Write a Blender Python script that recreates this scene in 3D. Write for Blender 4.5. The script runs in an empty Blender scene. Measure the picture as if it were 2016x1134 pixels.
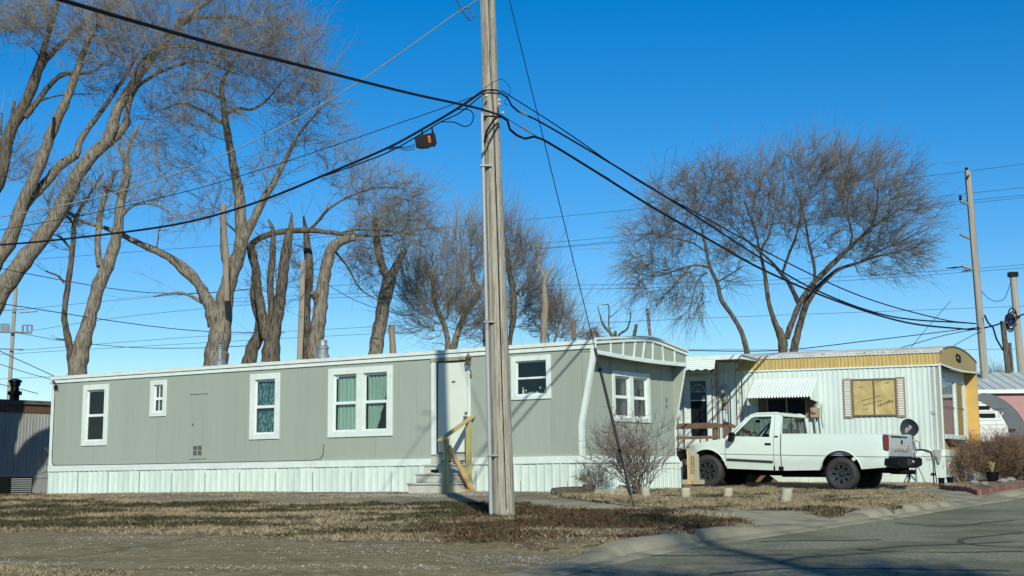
import bpy, bmesh, math, random
import numpy as np
from mathutils import Vector, Matrix

S = bpy.context.scene
COL = S.collection
rng = np.random.default_rng(7)
random.seed(7)

# ------------------------------------------------------------------ camera
F_PX, CX, CY = 2900.0, 1008.0, 404.0
PITCH = math.atan((925 - 404) / 2900.0)
ROLL = 0.0073
CAM = np.array([0.0, 0.0, 1.3])
_f = np.array([0, math.cos(PITCH), math.sin(PITCH)])
_u = np.array([0, -math.sin(PITCH), math.cos(PITCH)])
_r = np.array([1.0, 0, 0])
_R = _r * math.cos(ROLL) - _u * math.sin(ROLL)
_U = _r * math.sin(ROLL) + _u * math.cos(ROLL)
cd = bpy.data.cameras.new('camera')
cam = bpy.data.objects.new('camera', cd)
COL.objects.link(cam)
cam.matrix_world = Matrix(((_R[0], _U[0], -_f[0], 0), (_R[1], _U[1], -_f[1], 0), (_R[2], _U[2], -_f[2], 1.3), (0, 0, 0, 1)))
cd.sensor_width = 36.0
cd.lens = 36.0 * F_PX / 2016.0
cd.shift_y = (CY - 567.0) / 2016.0
cd.clip_start = 0.1
cd.clip_end = 5000
S.camera = cam

# ------------------------------------------------------------------ light
SUN_EL = math.radians(31)
SUN_AZ = math.atan2(0.119, -0.993)
sdir = Vector((math.cos(SUN_EL) * math.sin(SUN_AZ), math.cos(SUN_EL) * math.cos(SUN_AZ), math.sin(SUN_EL)))
w = bpy.data.worlds.new('World')
S.world = w
w.use_nodes = True
nt = w.node_tree
nt.nodes.clear()
sky = nt.nodes.new('ShaderNodeTexSky')
sky.sky_type = 'NISHITA'
sky.sun_disc = False
sky.sun_elevation = SUN_EL
sky.sun_rotation = SUN_AZ
sky.altitude = 300
sky.air_density = 1.0
sky.dust_density = 0.0
sky.ozone_density = 5.0
bg = nt.nodes.new('ShaderNodeBackground')
bg.inputs['Strength'].default_value = 0.087
hsv = nt.nodes.new('ShaderNodeHueSaturation')
hsv.inputs['Saturation'].default_value = 1.37
hsv.inputs['Hue'].default_value = 0.502
wo = nt.nodes.new('ShaderNodeOutputWorld')
nt.links.new(sky.outputs[0], hsv.inputs['Color'])
nt.links.new(hsv.outputs[0], bg.inputs['Color'])
nt.links.new(bg.outputs[0], wo.inputs['Surface'])
sl = bpy.data.lights.new('sun', 'SUN')
sl.energy = 3.6
sl.angle = math.radians(0.6)
sl.color = (1.0, 0.97, 0.85)
so = bpy.data.objects.new('sun', sl)
so.rotation_euler = sdir.to_track_quat('Z', 'Y').to_euler()
COL.objects.link(so)
S.view_settings.view_transform = 'Standard'
S.view_settings.look = 'None'
S.view_settings.gamma = 1.0
S.view_settings.exposure = 0.36
S.view_settings.use_curve_mapping = False
S.render.engine = 'CYCLES'
S.cycles.max_bounces = 6
S.cycles.transparent_max_bounces = 12

# ------------------------------------------------------------------ helpers
def ray(px, py):
    return (px - CX) / F_PX * _R + (CY - py) / F_PX * _U + _f

def P(px, py, Y):
    d = ray(px, py)
    return CAM + d * (Y / d[1])

def ss(a, b, v):
    t = np.clip((v - a) / (b - a), 0, 1)
    return t * t * (3 - 2 * t)

def vnoise(x, y, s, seed=0):
    x = np.asarray(x, float) * s + seed * 17.3
    y = np.asarray(y, float) * s + seed * 9.7
    xi = np.floor(x); yi = np.floor(y)
    fx = x - xi; fy = y - yi
    fx = fx * fx * (3 - 2 * fx); fy = fy * fy * (3 - 2 * fy)
    def h(a, b):
        t = np.sin(a * 127.1 + b * 311.7) * 43758.5453
        return t - np.floor(t)
    return (h(xi, yi) * (1 - fx) + h(xi + 1, yi) * fx) * (1 - fy) + (h(xi, yi + 1) * (1 - fx) + h(xi + 1, yi + 1) * fx) * fy

def fnoise(x, y, s, seed=0):
    return vnoise(x, y, s, seed) * .55 + vnoise(x, y, s * 2.3, seed + 1) * .3 + vnoise(x, y, s * 5.1, seed + 2) * .15

def seg_dist(x, y, pts):
    d = np.full(np.shape(x), 1e9)
    for (a, b), (c, e) in zip(pts[:-1], pts[1:]):
        L = (c - a) ** 2 + (e - b) ** 2
        t = np.clip(((x - a) * (c - a) + (y - b) * (e - b)) / L, 0, 1)
        d = np.minimum(d, np.hypot(x - a - t * (c - a), y - b - t * (e - b)))
    return d

def z_base(x, y):
    ye = np.minimum(y, 38)
    ye = np.maximum(ye, -6)
    return .156 + .018 * ye + ss(24, 33, y) * np.interp(x, [-22, -17, -13, 1.5, 12], [-.27, -.22, -.11, .10, .10])

CURB = [(1.05, 17.1), (1.87, 18.75), (3.32, 20.93), (5.21, 23.93), (8.06, 28.17), (9.58, 30.24), (11.06, 32.54), (14.3, 37.5), (22, 49.2), (40, 76)]
APRON_LOW = [((3.75, 21.6), (4.95, 23.5)), ((8.35, 28.6), (9.4, 30.0))]

def z_kerb(x, y):
    z = z_base(x, y) - .115 * np.exp(-((x - 7.58) ** 2 + (y - 34.4) ** 2) / 12.5)   # the parking pad is worn a little low
    for a, b in APRON_LOW:
        z = z - .095 * ss(1.7, 0.0, seg_dist(x, y, [a, b]))
    return z

def z_ground(x, y):
    s = (x - np.interp(y, [-20, 0, 13, 15.6, 40], [-1.4, -1.4, .1, .9, .9]))
    return z_kerb(x, y) - .13 * ss(-2.6, -.3, s) * ss(18.3, 16.5, y + .55 * np.minimum(x - 1, 0))

def z_road(x, y):
    # the asphalt lies a kerb's height below the verge, fading out where the gravel drive joins
    s = (x - np.interp(y, [-20, 0, 13, 15.6, 40], [-1.4, -1.4, .1, .9, .9]))
    return z_base(x, y) - .13 * ss(-2.6, -.3, s)

def Gnd(px, py):
    d = ray(px, py)
    Y = 20.0
    for i in range(80):
        p = CAM + d * (Y / d[1])
        Y += (p[2] - z_ground(p[0], Y)) / (.018 - d[2] / d[1]) * .7
    p = CAM + d * (Y / d[1])
    return p

def srgb(r, g, b):
    f = lambda c: ((c / 255 + .055) / 1.055) ** 2.4 if c > 10 else c / 255 / 12.92
    return (f(r), f(g), f(b))

# ------------------------------------------------------------------ materials
MATS = {}
def mat(name, col, rough=.6, metal=0., col2=None, scale=2., stretch=(1, 1, 1), detail=6, lo=.35, hi=.7,
        bump=0., rnd=.06, bscale=40., bstretch=None, col3=None, scale3=.6, lo3=.5, hi3=.75, spec=.5, coat=0., trans=0.):
    if name in MATS: return MATS[name]
    m = bpy.data.materials.new(name)
    m.use_nodes = True
    n = m.node_tree.nodes; L = m.node_tree.links
    b = n['Principled BSDF']
    b.inputs['Roughness'].default_value = rough
    b.inputs['Metallic'].default_value = metal
    b.inputs['Specular IOR Level'].default_value = spec
    b.inputs['Coat Weight'].default_value = coat
    b.inputs['Coat Roughness'].default_value = .08
    tc = n.new('ShaderNodeTexCoord')
    def noise(sc, st, det):
        mp = n.new('ShaderNodeMapping'); mp.inputs['Scale'].default_value = st
        L.new(tc.outputs['Object'], mp.inputs['Vector'])
        t = n.new('ShaderNodeTexNoise'); t.inputs['Scale'].default_value = sc; t.inputs['Detail'].default_value = det
        L.new(mp.outputs[0], t.inputs['Vector'])
        return t.outputs[0]
    def ramp(src, a, c):
        r = n.new('ShaderNodeMapRange'); r.inputs['From Min'].default_value = a; r.inputs['From Max'].default_value = c
        L.new(src, r.inputs['Value']); return r.outputs[0]
    def mix(fac, a, c):
        x = n.new('ShaderNodeMix'); x.data_type = 'RGBA'
        L.new(fac, x.inputs['Factor'])
        for s_, v in ((6, a), (7, c)):
            if isinstance(v, tuple): x.inputs[s_].default_value = (*v, 1)
            else: L.new(v, x.inputs[s_])
        return x.outputs[2]
    if col2 is None: col2 = tuple(c * .86 for c in col)
    c = mix(ramp(noise(scale, stretch, detail), lo, hi), col, col2)
    if col3: c = mix(ramp(noise(scale3, stretch, 4), lo3, hi3), c, col3)
    if rnd:      # each separate piece differs slightly in tone
        oi = n.new('ShaderNodeObjectInfo'); mr = n.new('ShaderNodeMapRange'); mr.inputs['To Min'].default_value = 1 - rnd; mr.inputs['To Max'].default_value = 1 + rnd * .4
        L.new(oi.outputs['Random'], mr.inputs['Value'])
        hs = n.new('ShaderNodeHueSaturation'); L.new(mr.outputs[0], hs.inputs['Value']); L.new(c, hs.inputs['Color']); c = hs.outputs[0]
    L.new(c, b.inputs['Base Color'])
    if bump:
        bp = n.new('ShaderNodeBump'); bp.inputs['Strength'].default_value = bump; bp.inputs['Distance'].default_value = .02
        L.new(noise(bscale, bstretch or stretch, 5), bp.inputs['Height'])
        L.new(bp.outputs[0], b.inputs['Normal'])
    MATS[name] = m
    return m

def glass(name, tint=(.86, .90, .88), refl=.035):
    m = bpy.data.materials.new(name); m.use_nodes = True
    n = m.node_tree.nodes; L = m.node_tree.links
    n.clear()
    o = n.new('ShaderNodeOutputMaterial'); mx = n.new('ShaderNodeMixShader')
    t = n.new('ShaderNodeBsdfTransparent'); t.inputs[0].default_value = (*tint, 1)
    g = n.new('ShaderNodeBsdfGlossy'); g.inputs['Roughness'].default_value = .03; g.inputs[0].default_value = (.9, .95, 1, 1)
    lw = n.new('ShaderNodeLayerWeight'); pw = n.new('ShaderNodeMath'); pw.operation = 'POWER'; pw.inputs[1].default_value = 4.0
    ad = n.new('ShaderNodeMath'); ad.operation = 'MULTIPLY_ADD'; ad.inputs[1].default_value = .6; ad.inputs[2].default_value = refl
    L.new(lw.outputs['Facing'], pw.inputs[0]); L.new(pw.outputs[0], ad.inputs[0]); L.new(ad.outputs[0], mx.inputs[0]); L.new(t.outputs[0], mx.inputs[1]); L.new(g.outputs[0], mx.inputs[2])
    L.new(mx.outputs[0], o.inputs[0])
    return m

M = dict(
  grey_siding=mat('grey_siding', (.343, .389, .320), .75, col2=(.312, .357, .293), scale=3, stretch=(14, 14, .35), bump=.35, bscale=9, bstretch=(9, 9, .15), col3=(.30, .35, .275), scale3=.7, lo3=.5, hi3=.85),
  white_trim=mat('white_trim', (.70, .79, .71), .55, col2=(.63, .71, .64), scale=4, stretch=(1, 1, 1), bump=.1, bscale=20, col3=(.56, .58, .50), scale3=2.2, lo3=.6, hi3=.9),
  white_skirt=mat('white_skirt', (.64, .735, .665), .5, rnd=.1, col2=(.54, .645, .565), scale=2.5, stretch=(3, 3, .4), col3=(.46, .50, .42), scale3=1.3, lo3=.58, hi3=.9),
  roof_white=mat('roof_white', (.62, .64, .58), .7, col2=(.45, .46, .41), scale=2, bump=.3, bscale=15),
  sash=mat('sash', (.74, .80, .78), .4),
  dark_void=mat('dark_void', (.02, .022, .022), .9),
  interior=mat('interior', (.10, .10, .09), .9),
  glass=glass('glass'),
  truck_glass=glass('truck_glass', (.45, .50, .48), .03),
  glass_dark=mat('glass_dark', (.012, .016, .018), .06, spec=.9, coat=.0),
  curtain_teal=mat('curtain_teal', (.36, .50, .43), .9, col2=(.28, .42, .35), scale=3, stretch=(6, 1, .4)),
  curtain_blue=mat('curtain_blue', (.02, .09, .11), .8, col2=(.16, .33, .36), scale=14, stretch=(1.4, 1.4, .7), lo=.48, hi=.6),
  curtain_grey=mat('curtain_grey', (.12, .12, .11), .9),
  door_cream=mat('door_cream', (.72, .77, .64), .55, col2=(.68, .73, .60), scale=1.5),
  greenish_wood=mat('greenish_wood', (.36, .38, .22), .8, col2=(.20, .22, .12), scale=6),
  concrete_step=mat('concrete_step', (.52, .52, .43), .85, col2=(.44, .44, .37), scale=4, bump=.25, bscale=40),
  concrete=mat('concrete', (.33, .31, .215), .9, spec=.08, col2=(.25, .235, .16), scale=1.7, bump=.3, bscale=50, col3=(.15, .135, .10), scale3=1.6, lo3=.48, hi3=.75),
  treated_wood=mat('treated_wood', (.46, .40, .17), .75, col2=(.34, .30, .12), scale=5, stretch=(6, 6, .6), bump=.2, bscale=20),
  raw_wood=mat('raw_wood', (.62, .42, .20), .75, col2=(.50, .34, .16), scale=5, stretch=(6, 6, .6)),
  pole_wood=mat('pole_wood', (.39, .365, .285), .9, col2=(.20, .178, .13), scale=5, stretch=(9, 9, .25), lo=.48, hi=.66, detail=9, bump=1.0, bscale=9, bstretch=(12, 12, .3), col3=(.12, .095, .06), scale3=9, lo3=.60, hi3=.72),
  pole_far=mat('pole_far', (.36, .33, .27), .9, col2=(.26, .235, .19), scale=2, stretch=(6, 6, .3), bump=.4, bscale=8),
  conduit=mat('conduit', (.33, .37, .36), .5, col2=(.34, .38, .39), scale=2),
  cable=mat('cable_black', (.006, .007, .012), .6, spec=.15),
  wire_grey=mat('wire_grey', (.16, .17, .18), .45, metal=.4),
  black_plastic=mat('black_plastic', (.006, .008, .008), .5, spec=.12, rnd=0),
  black_rubber=mat('black_rubber', (.022, .023, .023), .75, col2=(.035, .035, .034), scale=5),
  orange=mat('orange_label', (.75, .18, .06), .6),
  steel=mat('galvanised', (.28, .30, .30), .5, metal=.4, col2=(.2, .22, .22), scale=6),
  bark=mat('bark', (.235, .21, .16), .95, col2=(.10, .085, .062), scale=5, stretch=(4, 4, .7), bump=1.0, bscale=8, bstretch=(5, 5, .8), detail=9, lo=.43, hi=.62, spec=.1),
  bark_dark=mat('bark_dark', (.14, .12, .09), .95, col2=(.05, .043, .033), scale=5, stretch=(4, 4, .7), bump=1.0, bscale=8, bstretch=(5, 5, .8), detail=9, lo=.43, hi=.62, spec=.1),
  bark_pale=mat('bark_pale', (.30, .25, .18), .95, col2=(.20, .165, .12), scale=2.2, stretch=(4, 4, .7), bump=.8, bscale=6, bstretch=(6, 6, .9), spec=.1),
  twig=mat('twig', (.28, .255, .20), .9, col2=(.17, .153, .118), scale=1.2, spec=.1),
  twig_mid=mat('twig_mid', (.21, .192, .152), .9, col2=(.125, .113, .09), scale=1.2, spec=.1),
  twig_dark=mat('twig_dark', (.17, .146, .105), .9, col2=(.10, .085, .06), scale=1.2, spec=.1),
  shrub_twig=mat('shrub_twig', (.24, .195, .155), .9, col2=(.13, .105, .085), scale=2, spec=.1),
  shrub_red=mat('shrub_red', (.24, .155, .10), .9, col2=(.14, .10, .07), scale=2, spec=.1),
  cutwood=mat('cutwood', (.50, .36, .18), .85),
  t2_white=mat('t2_white', (.64, .74, .675), .45, col2=(.57, .67, .605), scale=2, stretch=(3, 3, .3), col3=(.48, .52, .46), scale3=1.1, lo3=.6, hi3=.9),
  gold_rib=mat('gold_rib', (.56, .42, .16), .5, col2=(.44, .32, .11), scale=4, stretch=(4, 4, .4)),
  gold_wood=mat('gold_wood', (.40, .31, .13), .7, col2=(.33, .25, .10), scale=2.5, stretch=(5, 5, .5), bump=.15, bscale=12),
  gold_panel=mat('gold_panel', (.62, .38, .09), .6, col2=(.52, .32, .09), scale=2, col3=(.46, .33, .13), scale3=1.1),
  film=mat('yellow_film', (.52, .41, .16), .5, col2=(.42, .33, .13), scale=5, bump=.9, bscale=7, col3=(.70, .56, .24), scale3=2.5),
  ink=mat('ink', (.03, .025, .02), .8),
  faint_ink=mat('faint_ink', (.40, .38, .36), .8),
  bronze_frame=mat('bronze_frame', (.16, .13, .09), .5),
  tan_frame=mat('tan_frame', (.36, .28, .17), .6),
  shutter_white=mat('shutter_white', (.74, .74, .66), .55),
  iron=mat('iron', (.035, .025, .022), .6, col2=(.07, .04, .03), scale=8),
  deck_brown=mat('deck_brown', (.19, .12, .075), .85, col2=(.11, .07, .045), scale=4, stretch=(.6, 4, 4), bump=.3, bscale=12),
  vent_dark=mat('vent_dark', (.13, .14, .125), .7),
  grey_paint=mat('grey_paint', (.36, .38, .35), .6),
  truck_white=mat('truck_white', (.645, .735, .665), .26, rnd=0., coat=.6, col2=(.61, .70, .63), scale=.9, col3=(.52, .60, .50), scale3=.6, lo3=.62, hi3=.95),
  tailgate_silver=mat('tailgate_silver', (.47, .52, .50), .4, coat=.3, col2=(.42, .47, .45), scale=2),
  tail_red=mat('tail_red', (.16, .01, .015), .15, coat=.8),
  wheel_dark=mat('wheel_dark', (.02, .02, .022), .35),
  wheel_bright=mat('wheel_bright', (.5, .48, .44), .38, metal=1.0),
  underbody=mat('underbody', (.010, .010, .010), .95, spec=.05),
  seat_grey=mat('seat_grey', (.03, .032, .032), .9),
  headlamp=mat('headlamp', (.6, .62, .62), .1),
  dish_grey=mat('dish_grey', (.055, .065, .075), .5, col2=(.045, .053, .062), scale=3),
  pale_print=mat('pale_print', (.62, .64, .62), .6),
  red_print=mat('red_print', (.22, .05, .04), .8),
  weathered_board=mat('weathered_board', (.38, .35, .24), .85, col2=(.29, .27, .19), scale=4, stretch=(5, 5, .5), bump=.3, bscale=14),
  pink=mat('pink_siding', (.42, .235, .215), .7, col2=(.37, .21, .19), scale=2),
  pink_roof=mat('pale_roof', (.48, .55, .52), .5, col2=(.42, .48, .46), scale=3),
  t3_wall=mat('t3_wall', (.33, .34, .31), .6, col2=(.27, .28, .25), scale=2, stretch=(3, 3, .3)),
  t3_brown=mat('t3_brown', (.13, .07, .035), .8, col2=(.08, .045, .025), scale=5, stretch=(6, 6, .4)),
  t3_roof=mat('t3_roof', (.07, .068, .06), .9, col2=(.12, .12, .10), scale=2),
  camper_white=mat('camper_white', (.68, .70, .66), .45, col2=(.62, .64, .60), scale=3),
  camper_grey=mat('camper_grey', (.11, .125, .13), .35, col2=(.09, .10, .105), scale=2),
  brick=mat('brick_red', (.30, .14, .11), .9, rnd=.45, col2=(.20, .075, .055), scale=9, bump=.4, bscale=30, col3=(.36, .20, .15), scale3=4),
  bollard=mat('bollard_concrete', (.42, .40, .29), .9, col2=(.33, .31, .22), scale=8, bump=.4, bscale=30),
  log=mat('log_bark', (.06, .05, .035), .95, col2=(.12, .10, .075), scale=5, stretch=(.5, 5, 5), bump=.8, bscale=10),
  asphalt=mat('asphalt', (.20, .20, .132), .9, col2=(.33, .328, .228), scale=22, detail=9, lo=.47, hi=.66, bump=.8, bscale=45, col3=(.15, .153, .095), scale3=.7, lo3=.45, hi3=.65, spec=.1),
  crack=mat('crack_sealer', (.085, .083, .075), .8, spec=.15),
  gravel_soil=mat('gravel_soil', (.23, .185, .098), .95, col2=(.15, .12, .062), scale=1.1, stretch=(.5, 1.6, 1), detail=9, bump=1.0, bscale=30, col3=(.32, .30, .20), scale3=14, lo3=.52, hi3=.66, spec=.05),
  lawn_soil=mat('lawn_soil', (.17, .135, .08), .95, spec=.05, col2=(.075, .062, .037), scale=1.4, bump=.8, bscale=18, col3=(.21, .17, .10), scale3=3),
  yard_soil=mat('yard_soil', (.23, .19, .135), .95, spec=.08, col2=(.16, .13, .09), scale=1.4, bump=.6, bscale=18),
  path=mat('path_dirt', (.26, .23, .15), .95, spec=.08, col2=(.19, .168, .108), scale=1.6, bump=.4, bscale=25, col3=(.25, .235, .195), scale3=7, lo3=.55, hi3=.7),
  pebble=mat('pebble', (.36, .335, .275), .9, col2=(.22, .20, .16), scale=2.5),
  grass_dead=mat('grass_dead', (.42, .35, .215), .9, col2=(.28, .228, .135), scale=2.5, spec=.1),
  grass_green=mat('grass_green', (.095, .088, .045), .9, col2=(.05, .045, .024), scale=3, spec=.1),
  grass_brown=mat('grass_brown', (.13, .08, .05), .9, col2=(.075, .05, .03), scale=3, spec=.1),
  paper=mat('paper', (.7, .7, .68), .8), bottle_red=mat('bottle_red', (.25, .04, .05), .4),
  lemon=mat('lemon_yellow', (.30, .30, .10), .7), stone=mat('stone', (.25, .22, .19), .9, col2=(.26, .23, .2), scale=6),
)

# ------------------------------------------------------------------ mesh building
def props(o, label=None, cat=None, group=None, kind=None):
    if label: o['label'] = label
    if cat: o['category'] = cat
    if group: o['group'] = group
    if kind: o['kind'] = kind
    return o

def thing(name, label, cat, loc=(0, 0, 0), rot=(0, 0, 0), group=None):
    o = bpy.data.objects.new(name, None)
    o.empty_display_size = .3
    o.location = loc; o.rotation_euler = rot
    COL.objects.link(o)
    return props(o, label, cat, group)

class MB:
    def __init__(s, tf=None):
        s.v = []; s.f = []; s.tf = tf
    def add(s, vs, fs):
        n = len(s.v)
        if s.tf: vs = [s.tf(*p) for p in vs]
        s.v += [tuple(p) for p in vs]
        s.f += [tuple(i + n for i in f) for f in fs]
        return s
    def box(s, x0, x1, y0, y1, z0, z1):
        return s.add([(x0, y0, z0), (x1, y0, z0), (x1, y1, z0), (x0, y1, z0), (x0, y0, z1), (x1, y0, z1), (x1, y1, z1), (x0, y1, z1)],
                     [(0, 3, 2, 1), (4, 5, 6, 7), (0, 1, 5, 4), (1, 2, 6, 5), (2, 3, 7, 6), (3, 0, 4, 7)])
    def prism(s, poly, a0, a1, axis='y'):
        n = len(poly)
        mk = {'y': lambda p, a: (p[0], a, p[1]), 'x': lambda p, a: (a, p[0], p[1]), 'z': lambda p, a: (p[0], p[1], a)}[axis]
        vs = [mk(p, a0) for p in poly] + [mk(p, a1) for p in poly]
        fs = [tuple(range(n))[::-1], tuple(range(n, 2 * n))] + [(i, (i + 1) % n, n + (i + 1) % n, n + i) for i in range(n)]
        return s.add(vs, fs)
    def ribbon(s, a, b, d):
        # solid between polyline a and polyline b (same count), extruded by vector d
        n = len(a); d = np.array(d)
        vs = [tuple(p) for p in a] + [tuple(p) for p in b] + [tuple(np.array(p) + d) for p in a] + [tuple(np.array(p) + d) for p in b]
        fs = []
        for i in range(n - 1):
            fs += [(i, i + 1, n + i + 1, n + i), (2 * n + i, 3 * n + i, 3 * n + i + 1, 2 * n + i + 1), (i, 2 * n + i, 2 * n + i + 1, i + 1), (n + i, n + i + 1, 3 * n + i + 1, 3 * n + i)]
        fs += [(0, n, 3 * n, 2 * n), (n - 1, 3 * n - 1, 4 * n - 1, 2 * n - 1)]
        return s.add(vs, fs)
    def tube(s, pts, r, k=8, cap=True):
        pts = [np.array(p, float) for p in pts]; n = len(pts)
        rs = r if hasattr(r, '__len__') else [r] * n
        t0 = pts[1] - pts[0]; t0 = t0 / np.linalg.norm(t0)
        ref = np.array([0, 0, 1.]) if abs(t0[2]) < .8 else np.array([1., 0, 0])
        vs = []
        for i in range(n):
            t = pts[min(i + 1, n - 1)] - pts[max(i - 1, 0)]; t = t / (np.linalg.norm(t) + 1e-9)
            a = np.cross(t, ref); a /= np.linalg.norm(a) + 1e-9; b = np.cross(t, a); ref = np.cross(a, t)
            for j in range(k):
                an = 2 * math.pi * j / k
                vs.append(tuple(pts[i] + rs[i] * (a * math.cos(an) + b * math.sin(an))))
        fs = [(i * k + j, i * k + (j + 1) % k, (i + 1) * k + (j + 1) % k, (i + 1) * k + j) for i in range(n - 1) for j in range(k)]
        if cap: fs += [tuple(range(k))[::-1], tuple(range((n - 1) * k, n * k))]
        return s.add(vs, fs)
    def lathe(s, prof, c=(0, 0, 0), axis='y', k=24, closed=False, caps=True):
        # prof: (radius, height along axis)
        n = len(prof); vs = []
        for r_, h in prof:
            for j in range(k):
                a = 2 * math.pi * j / k; p = (r_ * math.cos(a), r_ * math.sin(a))
                q = {'y': (p[0], h, p[1]), 'z': (p[0], p[1], h), 'x': (h, p[0], p[1])}[axis]
                vs.append((q[0] + c[0], q[1] + c[1], q[2] + c[2]))
        fs = [(i * k + j, i * k + (j + 1) % k, (i + 1) * k + (j + 1) % k, (i + 1) * k + j) for i in range(n - 1) for j in range(k)]
        if closed: fs += [((n - 1) * k + j, (n - 1) * k + (j + 1) % k, (j + 1) % k, j) for j in range(k)]
        elif caps: fs += [tuple(range(k))[::-1], tuple(range((n - 1) * k, n * k))]
        return s.add(vs, fs)
    def mesh(s, name, m, smooth=False, bevel=0):
        me = bpy.data.meshes.new(name)
        me.from_pydata(s.v, [], s.f)
        bm = bmesh.new(); bm.from_mesh(me)
        bmesh.ops.recalc_face_normals(bm, faces=bm.faces)
        if bevel:
            bmesh.ops.bevel(bm, geom=[e for e in bm.edges if len(e.link_faces) == 2 and e.calc_face_angle(0) > .5], offset=bevel, segments=2, affect='EDGES', clamp_overlap=True)
        bm.to_mesh(me); bm.free()
        me.materials.append(m)
        if smooth:
            me.shade_smooth(); me.set_sharp_from_angle(angle=math.radians(40))
        me.update()
        return me
    def build(s, name, m, parent=None, smooth=False, bevel=0, label=None, loc=None):
        o = bpy.data.objects.new(name, s.mesh(name, m, smooth, bevel))
        COL.objects.link(o)
        if parent: o.parent = parent
        if loc is not None: o.location = loc
        if label: o['label'] = label
        return o

def dup(o, parent, loc=None, name=None):
    c = o.copy(); COL.objects.link(c); c.parent = parent
    if loc is not None: c.location = loc
    return c

def np_obj(name, V, Fa, m, parent=None, smooth=True):
    # V (n,3); Fa (m,k) constant k
    me = bpy.data.meshes.new(name)
    V = np.ascontiguousarray(V, dtype=np.float32); Fa = np.ascontiguousarray(Fa, dtype=np.int32)
    k = Fa.shape[1]
    me.vertices.add(len(V)); me.vertices.foreach_set('co', V.ravel())
    me.loops.add(Fa.size); me.loops.foreach_set('vertex_index', Fa.ravel())
    me.polygons.add(len(Fa)); me.polygons.foreach_set('loop_start', np.arange(0, Fa.size, k, dtype=np.int32))
    me.polygons.foreach_set('loop_total', np.full(len(Fa), k, dtype=np.int32))
    if smooth: me.polygons.foreach_set('use_smooth', np.ones(len(Fa), dtype=bool))
    me.update(calc_edges=True)
    me.materials.append(m)
    o = bpy.data.objects.new(name, me); COL.objects.link(o)
    if parent: o.parent = parent
    return o

def tubes_np(Pn, Rn, k):
    # Pn (m,n,3), Rn (m,n) -> verts, quads
    m, n, _ = Pn.shape
    T = np.empty_like(Pn)
    T[:, 1:-1] = Pn[:, 2:] - Pn[:, :-2]; T[:, 0] = Pn[:, 1] - Pn[:, 0]; T[:, -1] = Pn[:, -1] - Pn[:, -2]
    T /= np.linalg.norm(T, axis=2, keepdims=True) + 1e-9
    chord = Pn[:, -1] - Pn[:, 0]; chord /= np.linalg.norm(chord, axis=1, keepdims=True) + 1e-9
    ref = np.where(np.abs(chord[:, 2:3]) < .8, np.array([[0, 0, 1.]]), np.array([[1., 0, 0]]))[:, None, :]
    A = np.cross(T, ref); A /= np.linalg.norm(A, axis=2, keepdims=True) + 1e-9
    B = np.cross(T, A)
    an = np.arange(k) * 2 * np.pi / k
    V = Pn[:, :, None, :] + Rn[:, :, None, None] * (A[:, :, None, :] * np.cos(an)[None, None, :, None] + B[:, :, None, :] * np.sin(an)[None, None, :, None])
    idx = np.arange(m * n * k).reshape(m, n, k)
    a = idx[:, :-1, :]; b = np.roll(a, -1, axis=2); c = idx[:, 1:, :]; d = np.roll(c, -1, axis=2)
    return V.reshape(-1, 3), np.stack([a, b, d, c], -1).reshape(-1, 4)

def text_obj(txt, size, m, parent, mtx, name='lettering', depth=.002, bold=False, shear=0.):
    cu = bpy.data.curves.new(name, 'FONT'); cu.body = txt; cu.size = size; cu.extrude = depth; cu.align_x = 'CENTER'; cu.align_y = 'CENTER'; cu.shear = shear
    if bold: cu.offset = size * .018
    to = bpy.data.objects.new('tmp', cu); COL.objects.link(to)
    bpy.context.view_layer.update()
    me = bpy.data.meshes.new_from_object(to.evaluated_get(bpy.context.evaluated_depsgraph_get()))
    bpy.data.objects.remove(to)
    me.name = name; me.materials.clear(); me.materials.append(m)
    o = bpy.data.objects.new(name, me); COL.objects.link(o); o.parent = parent; o.matrix_local = mtx
    return o

def frame_mtx(origin, right, up):
    r_ = Vector(right).normalized(); u_ = Vector(up); u_ = (u_ - r_ * u_.dot(r_)).normalized(); n_ = r_.cross(u_)
    m_ = Matrix((r_, u_, n_)).transposed().to_4x4(); m_.translation = Vector(origin)
    return m_

# ================================================================== GROUND
def pip(x, y, poly):
    inside = np.zeros(np.shape(x), bool)
    n = len(poly)
    for i in range(n):
        x1, y1 = poly[i]; x2, y2 = poly[(i + 1) % n]
        c = ((y1 > y) != (y2 > y)) & (x < (x2 - x1) * (y - y1) / (y2 - y1 + 1e-12) + x1)
        inside ^= c
    return inside

def gp(L): return [tuple(Gnd(*q)[:2]) for q in L]

POLY_ROAD = [(.9, 15.6)] + CURB + [(400, 620), (900, 620), (900, -300), (-1.4, -300), (-1.4, 0), (.1, 13)]
GR_TOP = gp([(0, 1046), (300, 1050), (500, 1057), (700, 1062), (900, 1068), (1050, 1076), (1150, 1082)])
POLY_GRAVEL = [(-60, 20.5)] + GR_TOP + [(.9, 15.6), (.1, 13), (-1.4, 0), (-1.4, -60), (-60, -60)]
PATH_TOP = gp([(225, 984), (500, 978), (800, 977), (1000, 980), (1090, 984), (1180, 990), (1250, 998), (1400, 1003), (1560, 1006)])
PATH_BOT = gp([(225, 989), (500, 991), (800, 991), (950, 993), (1100, 997), (1250, 1003), (1400, 1013)])
POLY_PATH = PATH_TOP + [(5.0, 23.75), (3.6, 21.35)] + PATH_BOT[::-1]
POLY_VERGE = PATH_BOT + [(3.5, 21.2)] + [(1.87, 18.75), (1.05, 17.1)] + GR_TOP[::-1] + [(-60, 20.5), (-60, 39), (-12.4, 39.5)] + gp([(120, 976)])
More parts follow.
